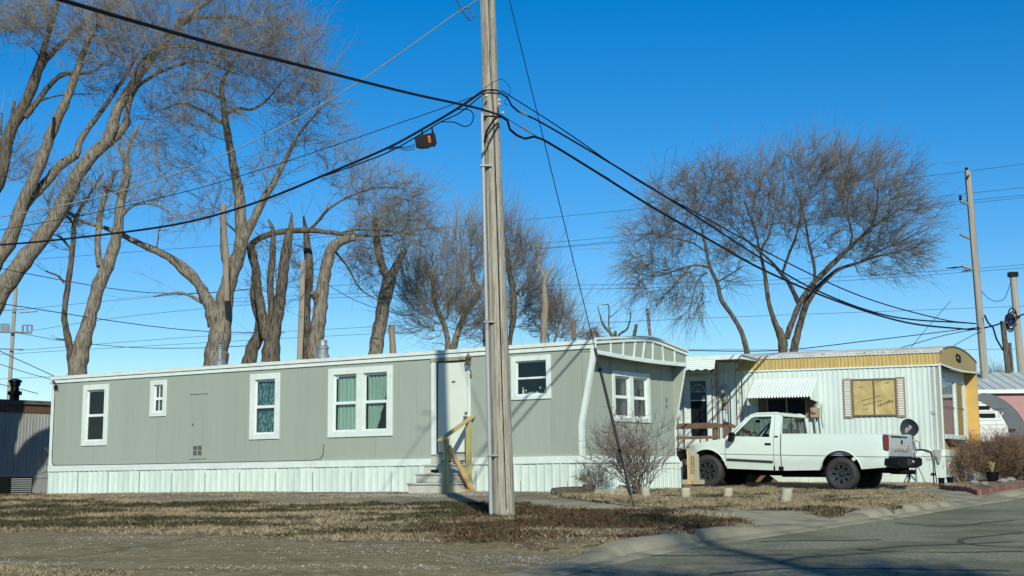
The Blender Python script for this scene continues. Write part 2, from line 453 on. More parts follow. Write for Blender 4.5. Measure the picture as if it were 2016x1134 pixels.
POLY_LAWN = gp([(1075, 975), (1100, 981), (1180, 989), (1250, 998), (1400, 1003), (1560, 1006)]) + [(5.1, 23.8), (8.1, 28.25)] + gp([(1830, 972), (1740, 964), (1500, 958), (1330, 963), (1150, 969)])
POLY_APRON = gp([(1740, 964), (1830, 972)]) + [(8.1, 28.25), (9.5, 30.1)] + gp([(1900, 963), (1800, 957)])
POLY_CORNER = gp([(-500, 1108), (0, 1114), (130, 1117), (250, 1127), (330, 1142), (420, 1180)]) + [(-12, 8)]

def axis(lo, hi, step, far, g=1.22):
    a = list(np.arange(lo, hi + 1e-6, step)); s = step
    while a[-1] < far: s *= g; a.append(a[-1] + s)
    s = step
    while a[0] > -far: s *= g; a.insert(0, a[0] - s)
    return np.array(a)
xs = axis(-14, 15, .12, 1500); ys = axis(12, 45, .12, 1500)
X, Y = np.meshgrid(xs, ys)
cx = (X[:-1, :-1] + X[1:, 1:]) / 2; cy = (Y[:-1, :-1] + Y[1:, 1:]) / 2
jx = cx + (fnoise(cx, cy, 1.8, 3) - .5) * .9; jy = cy + (fnoise(cx, cy, 1.8, 8) - .5) * 1.6
reg = np.zeros(cx.shape, int)                                  # 0 yard
reg[pip(jx, jy, POLY_VERGE)] = 1
reg[pip(jx, jy, POLY_LAWN)] = 2
left = cx < 0.2
reg[pip(np.where(left, jx, cx), np.where(left, jy, cy), POLY_PATH)] = 3
reg[pip(cx, cy, POLY_APRON)] = 4
reg[pip(jx, jy, POLY_GRAVEL)] = 5
reg[pip(jx, jy, POLY_CORNER)] = 1
reg[pip(cx, cy, POLY_ROAD)] = 6
ZG = z_ground(X, Y) + (fnoise(X, Y, .9, 5) - .5) * .03 * ss(60, 40, np.abs(Y)) + (vnoise(X, Y, 6, 4) - .5) * .012
ZR = z_road(X, Y)
nx = len(xs)
I = np.arange(X.size).reshape(X.shape)
Q = np.stack([I[:-1, :-1], I[:-1, 1:], I[1:, 1:], I[1:, :-1]], -1)
conc = (cx > .2)
for name, mask, mt in (('yard', reg == 0, 'yard_soil'), ('verge', reg == 1, 'lawn_soil'), ('lawn', reg == 2, 'lawn_soil'), ('footpath', (reg == 3) & ~conc, 'path'),
                       ('driveway_apron', ((reg == 3) & conc), 'concrete'), ('driveway_apron', reg == 4, 'concrete'), ('gravel_drive', reg == 5, 'gravel_soil'), ('road', reg == 6, 'asphalt')):
    q = Q[mask]
    u, inv = np.unique(q.ravel(), return_inverse=True)
    zz = (ZR if name == 'road' else ZG).ravel()[u]
    V = np.stack([X.ravel()[u], Y.ravel()[u], zz], -1)
    o = np_obj(name, V, inv.reshape(-1, 4), M[mt])
    props(o, kind='structure')

# skirt of earth under the verge edge is covered by the kerb: swept sections with joints
def resample(pts, step):
    pts = np.array(pts, float); d = np.r_[0, np.cumsum(np.linalg.norm(np.diff(pts, axis=0), axis=1))]
    n = max(2, int(d[-1] / step) + 1); t = np.linspace(0, d[-1], n)
    return np.stack([np.interp(t, d, pts[:, i]) for i in range(pts.shape[1])], -1)
kerb = thing('kerb', None, None); kerb['kind'] = 'structure'
cpath = resample([(-.35, 13.5), (.0, 14.6), (.42, 15.7), (.80, 16.5)] + CURB[:-1], .25)
for _ in range(6): cpath[1:-1] = (cpath[:-2] + cpath[2:] + 2 * cpath[1:-1]) / 4
tan = np.gradient(cpath, axis=0); tan /= np.linalg.norm(tan, axis=1, keepdims=True)
nrm = np.stack([tan[:, 1], -tan[:, 0]], -1)                     # towards the road
def kerb_section(i0, i1):
    m = MB(); vs = []
    for i in range(i0, i1 + 1):
        c = cpath[i]; n = nrm[i]
        if i == i1: c = c - tan[i] * .012
        if i == i0 and i0: c = c + tan[i] * .0
        taper = ss(11, 17, i)                                     # rounded down into the gravel at its start
        zr = float(z_road(*(c + n * .4)))
        zt = float(z_kerb(*c)) + .012
        zt = zr + .022 + (zt - zr - .022) * taper
        H = zt - zr
        prof = [(-.10, zt - .25), (-.10, zt), (.02, zt + .004), (.12, zr + H * .97), (.19, zr + H * .72), (.25, zr + .25 * H), (.32, zr + .03), (.45, zr + .012), (.47, zr - .1)]
        for o_, z_ in prof:
            vs.append((c[0] + n[0] * o_, c[1] + n[1] * o_, z_))
    k = len(prof); nn = i1 - i0 + 1
    fs = [(a * k + b, a * k + b + 1, (a + 1) * k + b + 1, (a + 1) * k + b) for a in range(nn - 1) for b in range(k - 1)]
    fs += [tuple(range(k)), tuple(range((nn - 1) * k, nn * k))[::-1]]
    m.add(vs, fs)
    return m
n_c = len(cpath)
for i in range(0, n_c - 12, 12):
    kerb_section(i, min(i + 12, n_c - 1)).build('kerb_section', M['concrete'], kerb, smooth=True)
# tar-sealed cracks in the asphalt
def crack(pxs, wd=.035):
    p = np.array([Gnd(*q) for q in pxs]); pl = resample(p[:, :2], .25)
    for _ in range(3): pl[1:-1] = (pl[:-2] + pl[2:] + 2 * pl[1:-1]) / 4
    pl += (np.stack([vnoise(pl[:, 0], pl[:, 1], 2, 1), vnoise(pl[:, 0], pl[:, 1], 2, 2)], -1) - .5) * .15
    t = np.gradient(pl, axis=0); t /= np.linalg.norm(t, axis=1, keepdims=True); n = np.stack([-t[:, 1], t[:, 0]], -1)
    ww = wd * (.5 + vnoise(pl[:, 0], pl[:, 1], 3, 9))[:, None]
    A = pl + n * ww; B = pl - n * ww
    V = np.concatenate([np.c_[A, z_road(A[:, 0], A[:, 1]) + .006], np.c_[B, z_road(B[:, 0], B[:, 1]) + .006]])
    k = len(pl); ii = np.arange(k - 1)
    return V, np.stack([ii, ii + 1, ii + 1 + k, ii + k], -1)
Vs = []; Fs = []; off = 0
for c in ([(1140, 1088), (1330, 1092), (1500, 1089), (1560, 1086)], [(1690, 1060), (1690, 1072), (1760, 1078), (1900, 1078), (2020, 1077)], [(1690, 1066), (1720, 1058), (1830, 1052), (1990, 1046)], [(1540, 1112), (1540, 1100), (1620, 1092), (1700, 1082), (1760, 1077)],
          [(1890, 1048), (1895, 1040), (1950, 1034), (2020, 1030)], [(1900, 1050), (1930, 1056), (2020, 1058)], [(1760, 1018), (1860, 1020), (1990, 1008)], [(1500, 1046), (1620, 1044), (1730, 1043)], [(1400, 1132), (1540, 1118), (1700, 1120), (1980, 1124)]):
    V, Fc = crack(c); Vs.append(V); Fs.append(Fc + off); off += len(V)
props(np_obj('crack_sealer', np.concatenate(Vs), np.concatenate(Fs), M['crack']), kind='structure')

# ---------------------------------------------------------------- grass, weeds, pebbles (nobody could count them)
def scatter(poly, n, seed):
    r = np.random.default_rng(seed); p = np.array(poly)
    lo = np.maximum(p.min(0), [-13, 12]); hi = np.minimum(p.max(0), [15, 45])
    q = r.uniform(lo, hi, (n, 2))
    q = q[pip(q[:, 0] + (fnoise(q[:, 0], q[:, 1], 1.8, 3) - .5) * .9, q[:, 1] + (fnoise(q[:, 0], q[:, 1], 1.8, 8) - .5) * 1.6, poly)]
    return q[np.abs(q[:, 0]) < q[:, 1] * .37 + .5]
def blades(name, pts, h, wd, m, lean=.8, seed=1, hv=None, label=None, cat='grass'):
    r = np.random.default_rng(seed); n = len(pts)
    z = z_ground(pts[:, 0], pts[:, 1]) - .01
    a = r.uniform(0, 2 * np.pi, n); H = h * r.uniform(.5, 1.4, n)
    if hv is not None: H = H * hv
    ln = r.normal(0, lean, (n, 2)) * H[:, None]
    W_ = wd * r.uniform(.6, 1.3, n)
    b = np.c_[pts, z]; dx = np.c_[np.cos(a), np.sin(a), np.zeros(n)] * W_[:, None] / 2
    tip = b + np.c_[ln, H]; mid = b + np.c_[ln * .35, H * .6]
    V = np.stack([b - dx, b + dx, mid + dx * .7, tip, mid - dx * .7], 1).reshape(-1, 3)
    i = np.arange(n)[:, None] * 5
    o = np_obj(name, V, np.concatenate([i + np.array([[0, 1, 2]]), i + np.array([[0, 2, 4]]), i + np.array([[4, 2, 3]])]), M[m], smooth=False)
    return props(o, label, cat, kind='stuff')

q = scatter(POLY_VERGE, 520000, 1)
n1 = fnoise(q[:, 0] * .6, q[:, 1] * 1.3, .9, 11); n2 = fnoise(q[:, 0], q[:, 1], 1.6, 21)
right = ss(-2.2, .2, q[:, 0] - (q[:, 1] - 22) * .05)
edge = ss(1.3, .3, seg_dist(q[:, 0], q[:, 1], GR_TOP))
top_l = ss(30, 36, q[:, 1])
green = (n1 + .10 * right - .22 * edge - .15 * top_l + .12 * (n2 - .5)) > .50
brown = (right > .5) & (n2 > .47)
bare = (n2 < .30) & (rng.random(len(q)) < .6)
n1 = n1 + rng.normal(0, .045, len(q)); n2 = n2 + rng.normal(0, .03, len(q)); green = (n1 + .10 * right - .22 * edge - .15 * top_l + .12 * (n2 - .5)) > .51
rr = rng.random(len(q))
dead = ~green & ~bare & (rr < .62)
gre = green & ~brown & ~bare & (rr < .9)
bro = green & brown & ~bare
tuft = .45 + 1.5 * vnoise(q[:, 0], q[:, 1], 3.5, 31) ** 1.6 + .5 * vnoise(q[:, 0], q[:, 1], 11, 35) ** 3
blades('dead_grass', q[dead], .040, .010, 'grass_dead', 1.1, 2, tuft[dead], 'short straw-coloured winter grass on the verge round the big wooden pole')
blades('winter_weeds', q[gre], .045, .022, 'grass_green', .8, 3, tuft[gre], 'dark green low weeds growing in patches on the verge', 'weeds')
blades('brown_weeds', q[bro], .050, .022, 'grass_brown', .8, 4, tuft[bro], 'reddish brown low weeds on the verge by the kerb and the guy wire', 'weeds')
q = scatter(POLY_LAWN, 230000, 5)
n2 = fnoise(q[:, 0], q[:, 1], 1.5, 41); rr = rng.random(len(q))
dk = (n2 > .60) & (rr < .8) | (rr < .05); ok = ~dk & (rr > .12)
tuft = .4 + 1.5 * vnoise(q[:, 0], q[:, 1], 3.0, 33) ** 1.6 + .6 * vnoise(q[:, 0], q[:, 1], 11, 36) ** 3
blades('dead_grass', q[ok], .048, .011, 'grass_dead', 1.0, 6, tuft[ok], 'pale straw-coloured grass on the strip in front of the white pickup truck')
blades('winter_weeds', q[dk], .040, .02, 'grass_green', .8, 7, tuft[dk], 'sparse dark green weeds among the straw grass in front of the pickup', 'weeds')
# thin tufts in the yard and on the far-left corner
q = scatter([(-16, 31.5), (1.6, 31.2), (1.6, 33), (-10, 40.5), (-10, 60), (-40, 60), (-40, 36)], 42000, 8)
n2 = fnoise(q[:, 0], q[:, 1], 1.1, 51); q = q[(n2 > .46)]
blades('dead_grass', q, .04, .012, 'grass_dead', 1.0, 9, None, 'thin straw-coloured tufts along the foot of the grey home')
q = scatter(POLY_CORNER, 60000, 10); q = q[:30000]
blades('dead_grass', q, .03, .010, 'grass_dead', 1.0, 11, None, 'strip of short straw grass in the near left corner beside the gravel')
q = scatter(gp([(1740, 964), (1600, 957), (1500, 953), (1340, 957), (1330, 950), (1700, 944), (1850, 948), (1900, 960)]), 20000, 12)
blades('dead_grass', q, .035, .012, 'grass_dead', 1.0, 13, None, 'scattered straw tufts under and behind the white pickup truck')

def pebbles(name, pts, size, label, seed):
    r = np.random.default_rng(seed); n = len(pts)
    s = size * r.lognormal(0, .45, n)
    base = np.array([[1, 0, 0], [0, 1, 0], [-1, 0, 0], [0, -1, 0], [0, 0, .7], [0, 0, -.5]], float)
    V = base[None] * s[:, None, None] * r.uniform(.6, 1.3, (n, 6, 1))
    a = r.uniform(0, 6.28, n); c, s_ = np.cos(a), np.sin(a)
    V = np.stack([V[..., 0] * c[:, None] - V[..., 1] * s_[:, None], V[..., 0] * s_[:, None] + V[..., 1] * c[:, None], V[..., 2]], -1)
    V += np.c_[pts, z_ground(pts[:, 0], pts[:, 1]) + s * .1][:, None]
    Fb = np.array([[0, 1, 4], [1, 2, 4], [2, 3, 4], [3, 0, 4], [1, 0, 5], [2, 1, 5], [3, 2, 5], [0, 3, 5]])
    o = np_obj(name, V.reshape(-1, 3), (np.arange(n)[:, None, None] * 6 + Fb[None]).reshape(-1, 3), M['pebble'], smooth=False)
    return props(o, label, 'gravel', kind='stuff')
q = scatter(POLY_GRAVEL, 300000, 14)
n1 = fnoise(q[:, 0] * .5, q[:, 1] * 1.2, .9, 61)
dl = seg_dist(q[:, 0], q[:, 1], gp([(0, 1108), (150, 1112), (500, 1118), (900, 1120)]))
dr = seg_dist(q[:, 0], q[:, 1], gp([(1010, 1112), (1100, 1100), (1180, 1095)]))
dm = seg_dist(q[:, 0], q[:, 1], gp([(640, 1086), (850, 1082)]))
pr = .03 + .42 * ss(.5, .75, n1) * .4 + .5 * ss(.35, .05, dl) + .5 * ss(.9, .2, dr) + .18 * ss(1.0, .2, dm)
q = q[rng.random(len(q)) < pr * .62]
pebbles('loose_gravel', q, .0065, 'pale loose gravel scattered over the dirt drive', 3)
q = scatter([(-3.2, 32.0), (-.6, 30.6), (0.2, 31.4), (-3.0, 34.2), (-4.8, 34.5)], 9000, 15)
pebbles('loose_gravel', q, .013, 'pale crushed stone at the foot of the front steps', 4)

# ================================================================== MOBILE HOMES
T1 = dict(loc=(1.5096, 32.0128, .8357), yaw=.5824, tilt=.0056, L=17.22, W=4.27)
def wave_sheet(tf, s0, s1, z0, z1, pitch, amp, d0=0., duty=.5, kind='sin', step=None, thick=0):
    # corrugated sheet along s, ribs vertical, depth d (negative = towards the viewer)
    m = MB(tf); prof = []
    if kind == 'sin':
        n = max(2, int(round((s1 - s0) / pitch * 8)))
        for i in range(n + 1):
            s = s0 + (s1 - s0) * i / n; prof.append((s, d0 - amp * (.5 - .5 * math.cos(2 * math.pi * (s - s0) / pitch))))
    else:
        s = s0; k = int(round((s1 - s0) / pitch))
        for i in range(k):
            b = s0 + i * pitch; e = pitch
            prof += [(b, d0), (b + e * duty, d0), (b + e * (duty + .06), d0 - amp), (b + e * .94, d0 - amp)]
        prof.append((s1, d0))
    n = len(prof)
    m.add([(s, d, z0) for s, d in prof] + [(s, d, z1) for s, d in prof], [(i, i + 1, n + i + 1, n + i) for i in range(n - 1)])
    return m

def wall_panels(home, tf, seams, z0, z1, holes, m, name='siding_panel', th=.02, gap=.0035):
    for a, b in zip(seams[:-1], seams[1:]):
        a2, b2 = a + gap, b - gap
        us = sorted({a2, b2} | {h[i] for h in holes for i in (0, 1) if a2 < h[i] < b2})
        zs = sorted({z0, z1} | {h[i] for h in holes for i in (2, 3) if z0 < h[i] < z1})
        mb = MB(tf); any_ = False
        for u0, u1 in zip(us[:-1], us[1:]):
            z = z0
            run = None
            for c, d in zip(zs[:-1], zs[1:]):
                mu, mz = (u0 + u1) / 2, (c + d) / 2
                inside = any(h[0] < mu < h[1] and h[2] < mz < h[3] for h in holes)
                if inside:
                    if run: mb.box(u0, u1, 0, th, run[0], run[1]); run = None
                else: run = (run[0], d) if run else (c, d)
            if run:
                if len(us) == 2 and mb.v: mb.build(name, m, home); mb = MB(tf)
                mb.box(u0, u1, 0, th, run[0], run[1])
        mb.build(name, m, home)

def window(home, tf, s0, s1, z0, z1, trim=.15, cols=1, mull=.16, rail=.5, curtain=None, grid=False, sash_m='sash', trim_m='white_trim', label=None, sash_w=.035, hole=True):
    m = MB(tf)
    m.box(s0, s0 + trim, -.028, -.002, z0, z1); m.box(s1 - trim, s1, -.028, -.002, z0, z1)
    m.box(s0 + trim, s1 - trim, -.026, -.002, z1 - trim * .95, z1); m.box(s0 + trim, s1 - trim, -.032, -.002, z0, z0 + trim * .8)
    a, b, c, d = s0 + trim, s1 - trim, z0 + trim * .8, z1 - trim * .95
    m.box(a, a + .012, -.002, .07, c, d); m.box(b - .012, b, -.002, .07, c, d); m.box(a, b, -.002, .07, d - .012, d); m.box(a, b, -.002, .07, c, c + .012)
    w_ = (b - a - mull * (cols - 1)) / cols
    for i in range(cols - 1):
        x = a + w_ * (i + 1) + mull * i
        m.box(x, x + mull, -.024, .05, c, d)
    fr = m.build('window', M[trim_m], home, bevel=.003, label=label)
    for i in range(cols):
        x0 = a + i * (w_ + mull) + .012; x1 = a + i * (w_ + mull) + w_ - .012
        zr = c + (d - c) * rail
        sm = MB(tf)
        for q0, q1, dd in ((c + .012, zr, .018), (zr, d - .012, .034)):
            sm.box(x0, x0 + sash_w, dd, dd + .022, q0, q1); sm.box(x1 - sash_w, x1, dd, dd + .022, q0, q1)
            sm.box(x0 + sash_w, x1 - sash_w, dd, dd + .022, q0, q0 + sash_w); sm.box(x0 + sash_w, x1 - sash_w, dd, dd + .022, q1 - sash_w, q1)
        if grid:
            xm = (x0 + x1) / 2
            sm.box(xm - .01, xm + .01, .02, .05, c, d)
        sm.build('sash', M[sash_m], fr)
        for q0, q1, dd in ((c + .012 + sash_w, zr - sash_w, .027), (zr + sash_w, d - .012 - sash_w, .043)):
            MB(tf).box(x0 + sash_w, x1 - sash_w, dd, dd + .004, q0, q1).build('pane', M['glass'], fr)
        if curtain and curtain[i]:
            mt, fn = curtain[i]
            cm = MB(tf); N = 40; K = 10; vs = []
            for k in range(K + 1):
                t = k / K; z = c + .02 + (d - c - .04) * t
                l, r = fn(t)
                for j in range(N + 1):
                    s = j / N; x = x0 + (x1 - x0) * (l + (r - l) * s)
                    vs.append((x, .10 + .018 * math.sin(s * (r - l) * 38 + t * 1.2 + i) + .008 * math.sin(s * 90), z))
            cm.add(vs, [(k * (N + 1) + j, k * (N + 1) + j + 1, (k + 1) * (N + 1) + j + 1, (k + 1) * (N + 1) + j) for k in range(K) for j in range(N)])
            cm.build('curtain', M[mt], fr, smooth=True)
    return fr, (a, b, c, d)

# ---------------------------------------------------------------- grey home
home = thing('mobile_home', 'long pale grey mobile home with white trim and ribbed white skirting behind the wooden pole', 'mobile home', T1['loc'], (0, -T1['tilt'], -T1['yaw']))
L1, W1 = T1['L'], T1['W']
LW = lambda s, d, z: (s, d, z)
EW = lambda s, d, z: (-d, s, z)                      # front end wall at u = 0
wins = [(-15.95, -14.94, 1.28, 2.93, .15), (-13.32, -12.71, 1.99, 2.94, .13), (-9.73, -8.73, 1.31, 2.94, .155), (-7.16, -5.19, 1.30, 2.95, .16), (-1.84, -.80, 2.0, 2.96, .115)]
holes = [(a + t, b - t, c + t * .8, d - t * .95) for a, b, c, d, t in wins] + [(-3.92, -3.02, .86, 2.96), (-11.84, -11.2, .85, 2.53)]
seams = [-L1 + .02] + [-.82 - 1.22 * k for k in range(13, -1, -1)] + [-.01]
wall_panels(home, LW, seams, .75, 3.05, holes, M['grey_siding'])
MB().box(-L1 + .03, -.03, .021, .03, .74, .8).build('sill_plate', M['dark_void'], home)
m = MB(); m.box(-L1 + .02, -.02, .08, W1 - .05, .70, .74); m.box(-L1 + .02, -.02, W1 - .05, W1, .7, 3.05); m.box(-L1, -L1 + .03, .0, W1 - .05, .7, 3.05)
for u in (-13.9, -10.6, -4.6, -2.4): m.box(u, u + .06, .35, W1 - .1, .76, 3.0)
m.build('inner_shell', M['interior'], home)
full = lambda t: (0, 1)
window(home, LW, *wins[0])
window(home, LW, *wins[1], grid=True, curtain=[('curtain_grey', full)])
window(home, LW, *wins[2], curtain=[('curtain_blue', full)])
window(home, LW, *wins[3], cols=2, mull=.21, curtain=[('curtain_teal', lambda t: (.06, 1)), ('curtain_teal', lambda t: (.06, .45 + .55 * min(1, t * 1.15)))])
wf, (a_, b_, c_, d_) = window(home, LW, *wins[4], rail=.5, sash_w=.022)
# eave fascia boards: two white lips and the dark drip line between them
m = MB(); m.box(-L1 - .02, .33, -.035, -.001, 3.035, 3.115); m.build('eave_board', M['white_trim'], home, bevel=.004)
m = MB(); m.box(-L1 - .05, .36, -.06, .0, 3.13, 3.21); m.build('eave_board', M['white_trim'], home, bevel=.006)
MB().box(-L1, .3, -.02, .0, 3.116, 3.129).build('drip_line', M['dark_void'], home)
# belt board above the skirting, lengths butted with joints
for a, b in ((-L1 - .03, -14.2), (-14.195, -9.9), (-9.895, -5.6), (-5.595, -4.06), (-2.9, .02)):
    MB().box(a, b, -.05, .0, .60, .752).build('belt_board', M['white_trim'], home, bevel=.004)
MB().box(-4.055, -2.905, -.03, .0, .60, .78).build('door_sill', M['concrete_step'], home)
# skirting
sk0 = None; pw = .4; kx = 0
u = -L1
while u < -.02:
    e = min(u + pw, .02)
    if e - u > .39:
        if sk0 is None:
            mb = MB(); prof = [(0, 0), (.03, 0), (.036, -.022), (.058, -.022), (.064, 0), (.09, 0), (.094, -.008), (.104, -.008), (.108, 0), (.14, 0), (.144, -.008), (.154, -.008), (.158, 0), (.23, 0), (.236, -.022), (.258, -.022), (.264, 0), (.29, 0), (.294, -.008), (.304, -.008), (.308, 0), (.34, 0), (.344, -.008), (.354, -.008), (.358, 0), (.397, 0)]
            n = len(prof); mb.add([(s, d, -.05) for s, d in prof] + [(s, d, .66) for s, d in prof], [(i, i + 1, n + i + 1, n + i) for i in range(n - 1)])
            sk0 = mb.build('skirt_panel', M['white_skirt'], home, loc=(u, -.012, -.03))
        else: dup(sk0, home, (u, -.012 - .006 * ((kx * 7) % 3), -.03 - .012 * math.sin(kx * 2.3)))
    u = e; kx += 1
kx = 0; v = 0.01
se = None
while v < W1 - .2:
    c = sk0.copy(); COL.objects.link(c); c.parent = home; c.location = (.10, v, -.03); c.rotation_euler = (0, 0, math.pi / 2); v += .4
MB().box(-.3, .085, .03, .12, -.05, .6).build('skirt_backing', M['white_skirt'], home)
MB().box(-.05, .108, W1 - .14, W1, -.05, .6).build('skirt_corner', M['white_skirt'], home)
MB().box(.02, .115, -.022, .05, -.05, .6).build('skirt_corner', M['white_skirt'], home)
MB().box(-L1 - .02, -L1 + .05, -.03, .04, -.05, .6).build('skirt_corner', M['white_skirt'], home)
MB().box(-L1, -L1 + .02, .04, W1, -.05, .7).build('skirt_panel', M['white_skirt'], home)
MB().prism([(-.0, .752), (.05, .752), (.13, .6), (0, .6)], -.052, W1 + .01, 'y').build('belt_board', M['white_trim'], home, bevel=.004)
# left corner trim
MB().box(-L1 - .03, -L1 + .09, -.03, -.0, .752, 3.035).build('corner_trim', M['white_trim'], home, bevel=.004)
# bow front: wings, trims, fascia, soffit, roof
def arc(v):   # roof height over the width
    t = v / W1
    q = t / .57 if t < .57 else (1 - t) / .43
    return 3.20 + .235 * (q - .10 * q ** 6)
OV = .36
for v0, v1, nm in ((0.0, .05, 'wing'), (W1 - .05, W1, 'wing')):
    MB().prism([(-.0, 1.39), (0.30, 2.72), (OV - .02, 2.95), (OV - .02, 3.13), (0, 3.13)], v0, v1, 'y').build('wing', M['grey_siding'], home)
for v0, v1 in ((-.03, -.001), (W1 + .001, W1 + .03)):
    a = [(.37, v0, 3.13), (.37, v0, 2.95), (.31, v0, 2.70), (.015, v0, 1.39), (.015, v0, .752)]
    b = [(.22, v0, 3.13), (.22, v0, 2.93), (.18, v0, 2.70), (-.115, v0, 1.40), (-.115, v0, .752)]
    MB().ribbon(a, b, (0, v1 - v0, 0)).build('corner_trim', M['white_trim'], home, bevel=.004)
a = [(.371, -.03, 3.0), (.371, -.03, 2.95), (.311, -.03, 2.70), (.016, -.03, 1.39), (.016, -.03, .752)]
for v0 in (-.03, W1 - .03):
    aa = [(p[0], v0, p[2]) for p in a]; bb = [(p[0] - .02, v0, p[2]) for p in a]
    MB().ribbon(aa, bb, (0, .06, 0)).build('corner_trim', M['white_trim'], home, bevel=.003)
NV = 24
vsv = [W1 * i / NV for i in range(NV + 1)]
bot = lambda v: 2.94 - .05 * v / W1 - .035 * math.sin(math.pi * v / W1)
cuts = [0.0, .62, 1.18, 1.70, 2.13, 2.57, 3.07, 3.66, W1]
tilt_ = [.0, .0, .02, .05, .07, .02, -.02, .0, 0]
for i, (v0, v1) in enumerate(zip(cuts[:-1], cuts[1:])):
    vv = np.linspace(v0 + .004, v1 - .004, 6)
    poly = [(v, bot(v) + .05) for v in vv] + [(v, arc(v) - .06) for v in vv[::-1]]
    MB().prism(poly, OV - .03, OV - .005, 'x').build('fascia_panel', M['grey_siding'], home)
for v, t in list(zip(cuts, tilt_))[1:-1]:
    z0, z1 = bot(v) + .02, arc(v) - .05
    MB().prism([(v - .022 - t, z0), (v + .022 - t, z0), (v + .022 + t, z1), (v - .022 + t, z1)], OV - .004, OV + .022, 'x').build('batten', M['white_trim'], home, bevel=.004)
MB().ribbon([(OV + .01, v, bot(v) - .03) for v in vsv], [(OV + .01, v, bot(v) + .06) for v in vsv], (-.05, 0, 0)).build('fascia_trim', M['white_trim'], home, bevel=.006)
MB().ribbon([(OV + .03, v - .03 + .06 * v / W1, arc(v) - .075) for v in vsv], [(OV + .03, v - .03 + .06 * v / W1, arc(v) - .005) for v in vsv], (-.045, 0, 0)).build('fascia_trim', M['white_trim'], home, bevel=.004)
MB().ribbon([(OV + .06, v - .05 + .10 * v / W1, arc(v) + .005) for v in vsv], [(OV + .06, v - .05 + .10 * v / W1, arc(v) + .055) for v in vsv], (-.08, 0, 0)).build('roof_edge', M['white_trim'], home, bevel=.006)
m = MB(); m.ribbon([(-.0, v, bot(v) + .02) for v in vsv], [(OV - .04, v, bot(v) + .02) for v in vsv], (0, 0, .02)); m.build('soffit', M['grey_siding'], home)
# roof: arched sheet sections along the length
prev = -L1 - .04
for k in range(12):
    nxt = -L1 - .04 + (L1 + OV) * (k + 1) / 12
    rise = .6 + .4 * ss(0, 1, (k + 1) / 12)
    mb = MB(); vs = []
    for uu in (prev + .003, nxt): vs += [(uu, v - .05 + .1 * v / W1, 3.19 + (arc(v) - 3.19) * (1.0 if k > 5 else .55) + .0) for v in vsv]
    n = NV + 1
    mb.add(vs + [(x, y, z - .03) for x, y, z in vs], [(i, i + 1, n + i + 1, n + i) for i in range(NV)] + [(2 * n + i, 2 * n + i + 1, 3 * n + i + 1, 3 * n + i) for i in range(NV)] + [(i, i + 1, 2 * n + i + 1, 2 * n + i) for i in range(NV)] + [(n + i, n + i + 1, 3 * n + i + 1, 3 * n + i) for i in range(NV)] + [(0, n, 3 * n, 2 * n), (NV, n + NV, 3 * n + NV, 2 * n + NV)])
    mb.build('roof_sheet', M['roof_white'], home, smooth=True)
    prev = nxt
# lumpy old roof coating along the eave
rr_ = np.random.default_rng(3)
m = MB()
for k in range(60):
    u0 = -L1 + k * L1 / 60 + rr_.uniform(0, .1); l = rr_.uniform(.08, .3); h = rr_.uniform(.004, .022)
    m.box(u0, u0 + l, -.055, .12, 3.205, 3.212 + h)
m.build('roof_coating', M['roof_white'], home, bevel=.003)
# front end wall
ew = (1.27, 3.04, 1.51, 2.64, .12)
eh = [(ew[0] + .12, ew[1] - .12, ew[2] + .096, ew[3] - .114)]
wall_panels(home, EW, [.05, 1.22, 2.44, 3.66, W1 - .05], .75, 2.95, eh, M['grey_siding'])
for v in (1.22, 2.44, 3.66): MB(EW).box(v - .018, v + .018, -.012, -.0005, .76, 2.9 if v != 2.44 else 1.5).build('seam_batten', M['grey_siding'], home)
MB(EW).box(2.44 - .015, 2.44 + .015, -.012, -.0005, 2.65, 2.88).build('seam_batten', M['grey_siding'], home)
window(home, EW, *ew, cols=2, mull=.17, curtain=[('curtain_grey', lambda t: (.75, 1)), ('curtain_grey', lambda t: (.82, 1))])
for ch, z in (('3', 2.07), ('6', 1.93)):
    text_obj(ch, .14, M['bronze_frame'], home, frame_mtx((.012, 3.86, z), (0, 1, 0), (0, 0, 1)), 'house_number', .006)
# door
fr = MB(); fr.box(-4.05, -3.92, -.03, .0, .84, 2.955); fr.box(-3.02, -2.96, -.03, 0, .84, 2.955); fr.box(-3.92, -3.905, -.0, .06, .86, 2.955); fr.box(-3.035, -3.02, 0, .06, .86, 2.955)
fr.build('door_frame', M['white_trim'], home, bevel=.004)
MB().box(-4.06, -2.93, -.045, .0, 2.957, 3.03).build('door_header', M['greenish_wood'], home, bevel=.004)
MB().box(-3.905, -3.89, -.012, .02, .88, 2.93).build('weather_strip', M['dark_void'], home)
door = MB().box(-3.889, -3.04, .018, .055, .885, 2.93).build('door', M['door_cream'], home, bevel=.004)
MB().box(-3.905, -3.035, -.01, .05, .855, .882).build('threshold', M['bronze_frame'], home)
MB().box(-3.49, -3.39, .008, .017, 2.46, 2.50).build('number_plate', M['steel'], door)
text_obj('33', .05, M['ink'], door, frame_mtx((-3.44, .006, 2.48), (1, 0, 0), (0, 0, 1)), 'number', .001)
MB().lathe([(.034, .018), (.034, .005), (.014, -.0), (.014, -.03), (.032, -.04), (.032, -.065), (.015, -.075)], (-3.09, 0, 1.66), 'y', 14).build('door_knob', M['bronze_frame'], door, smooth=True)
MB().lathe([(.03, .018), (.03, -.01), (.01, -.016)], (-3.09, 0, 1.76), 'y', 14).build('deadbolt', M['bronze_frame'], door, smooth=True)
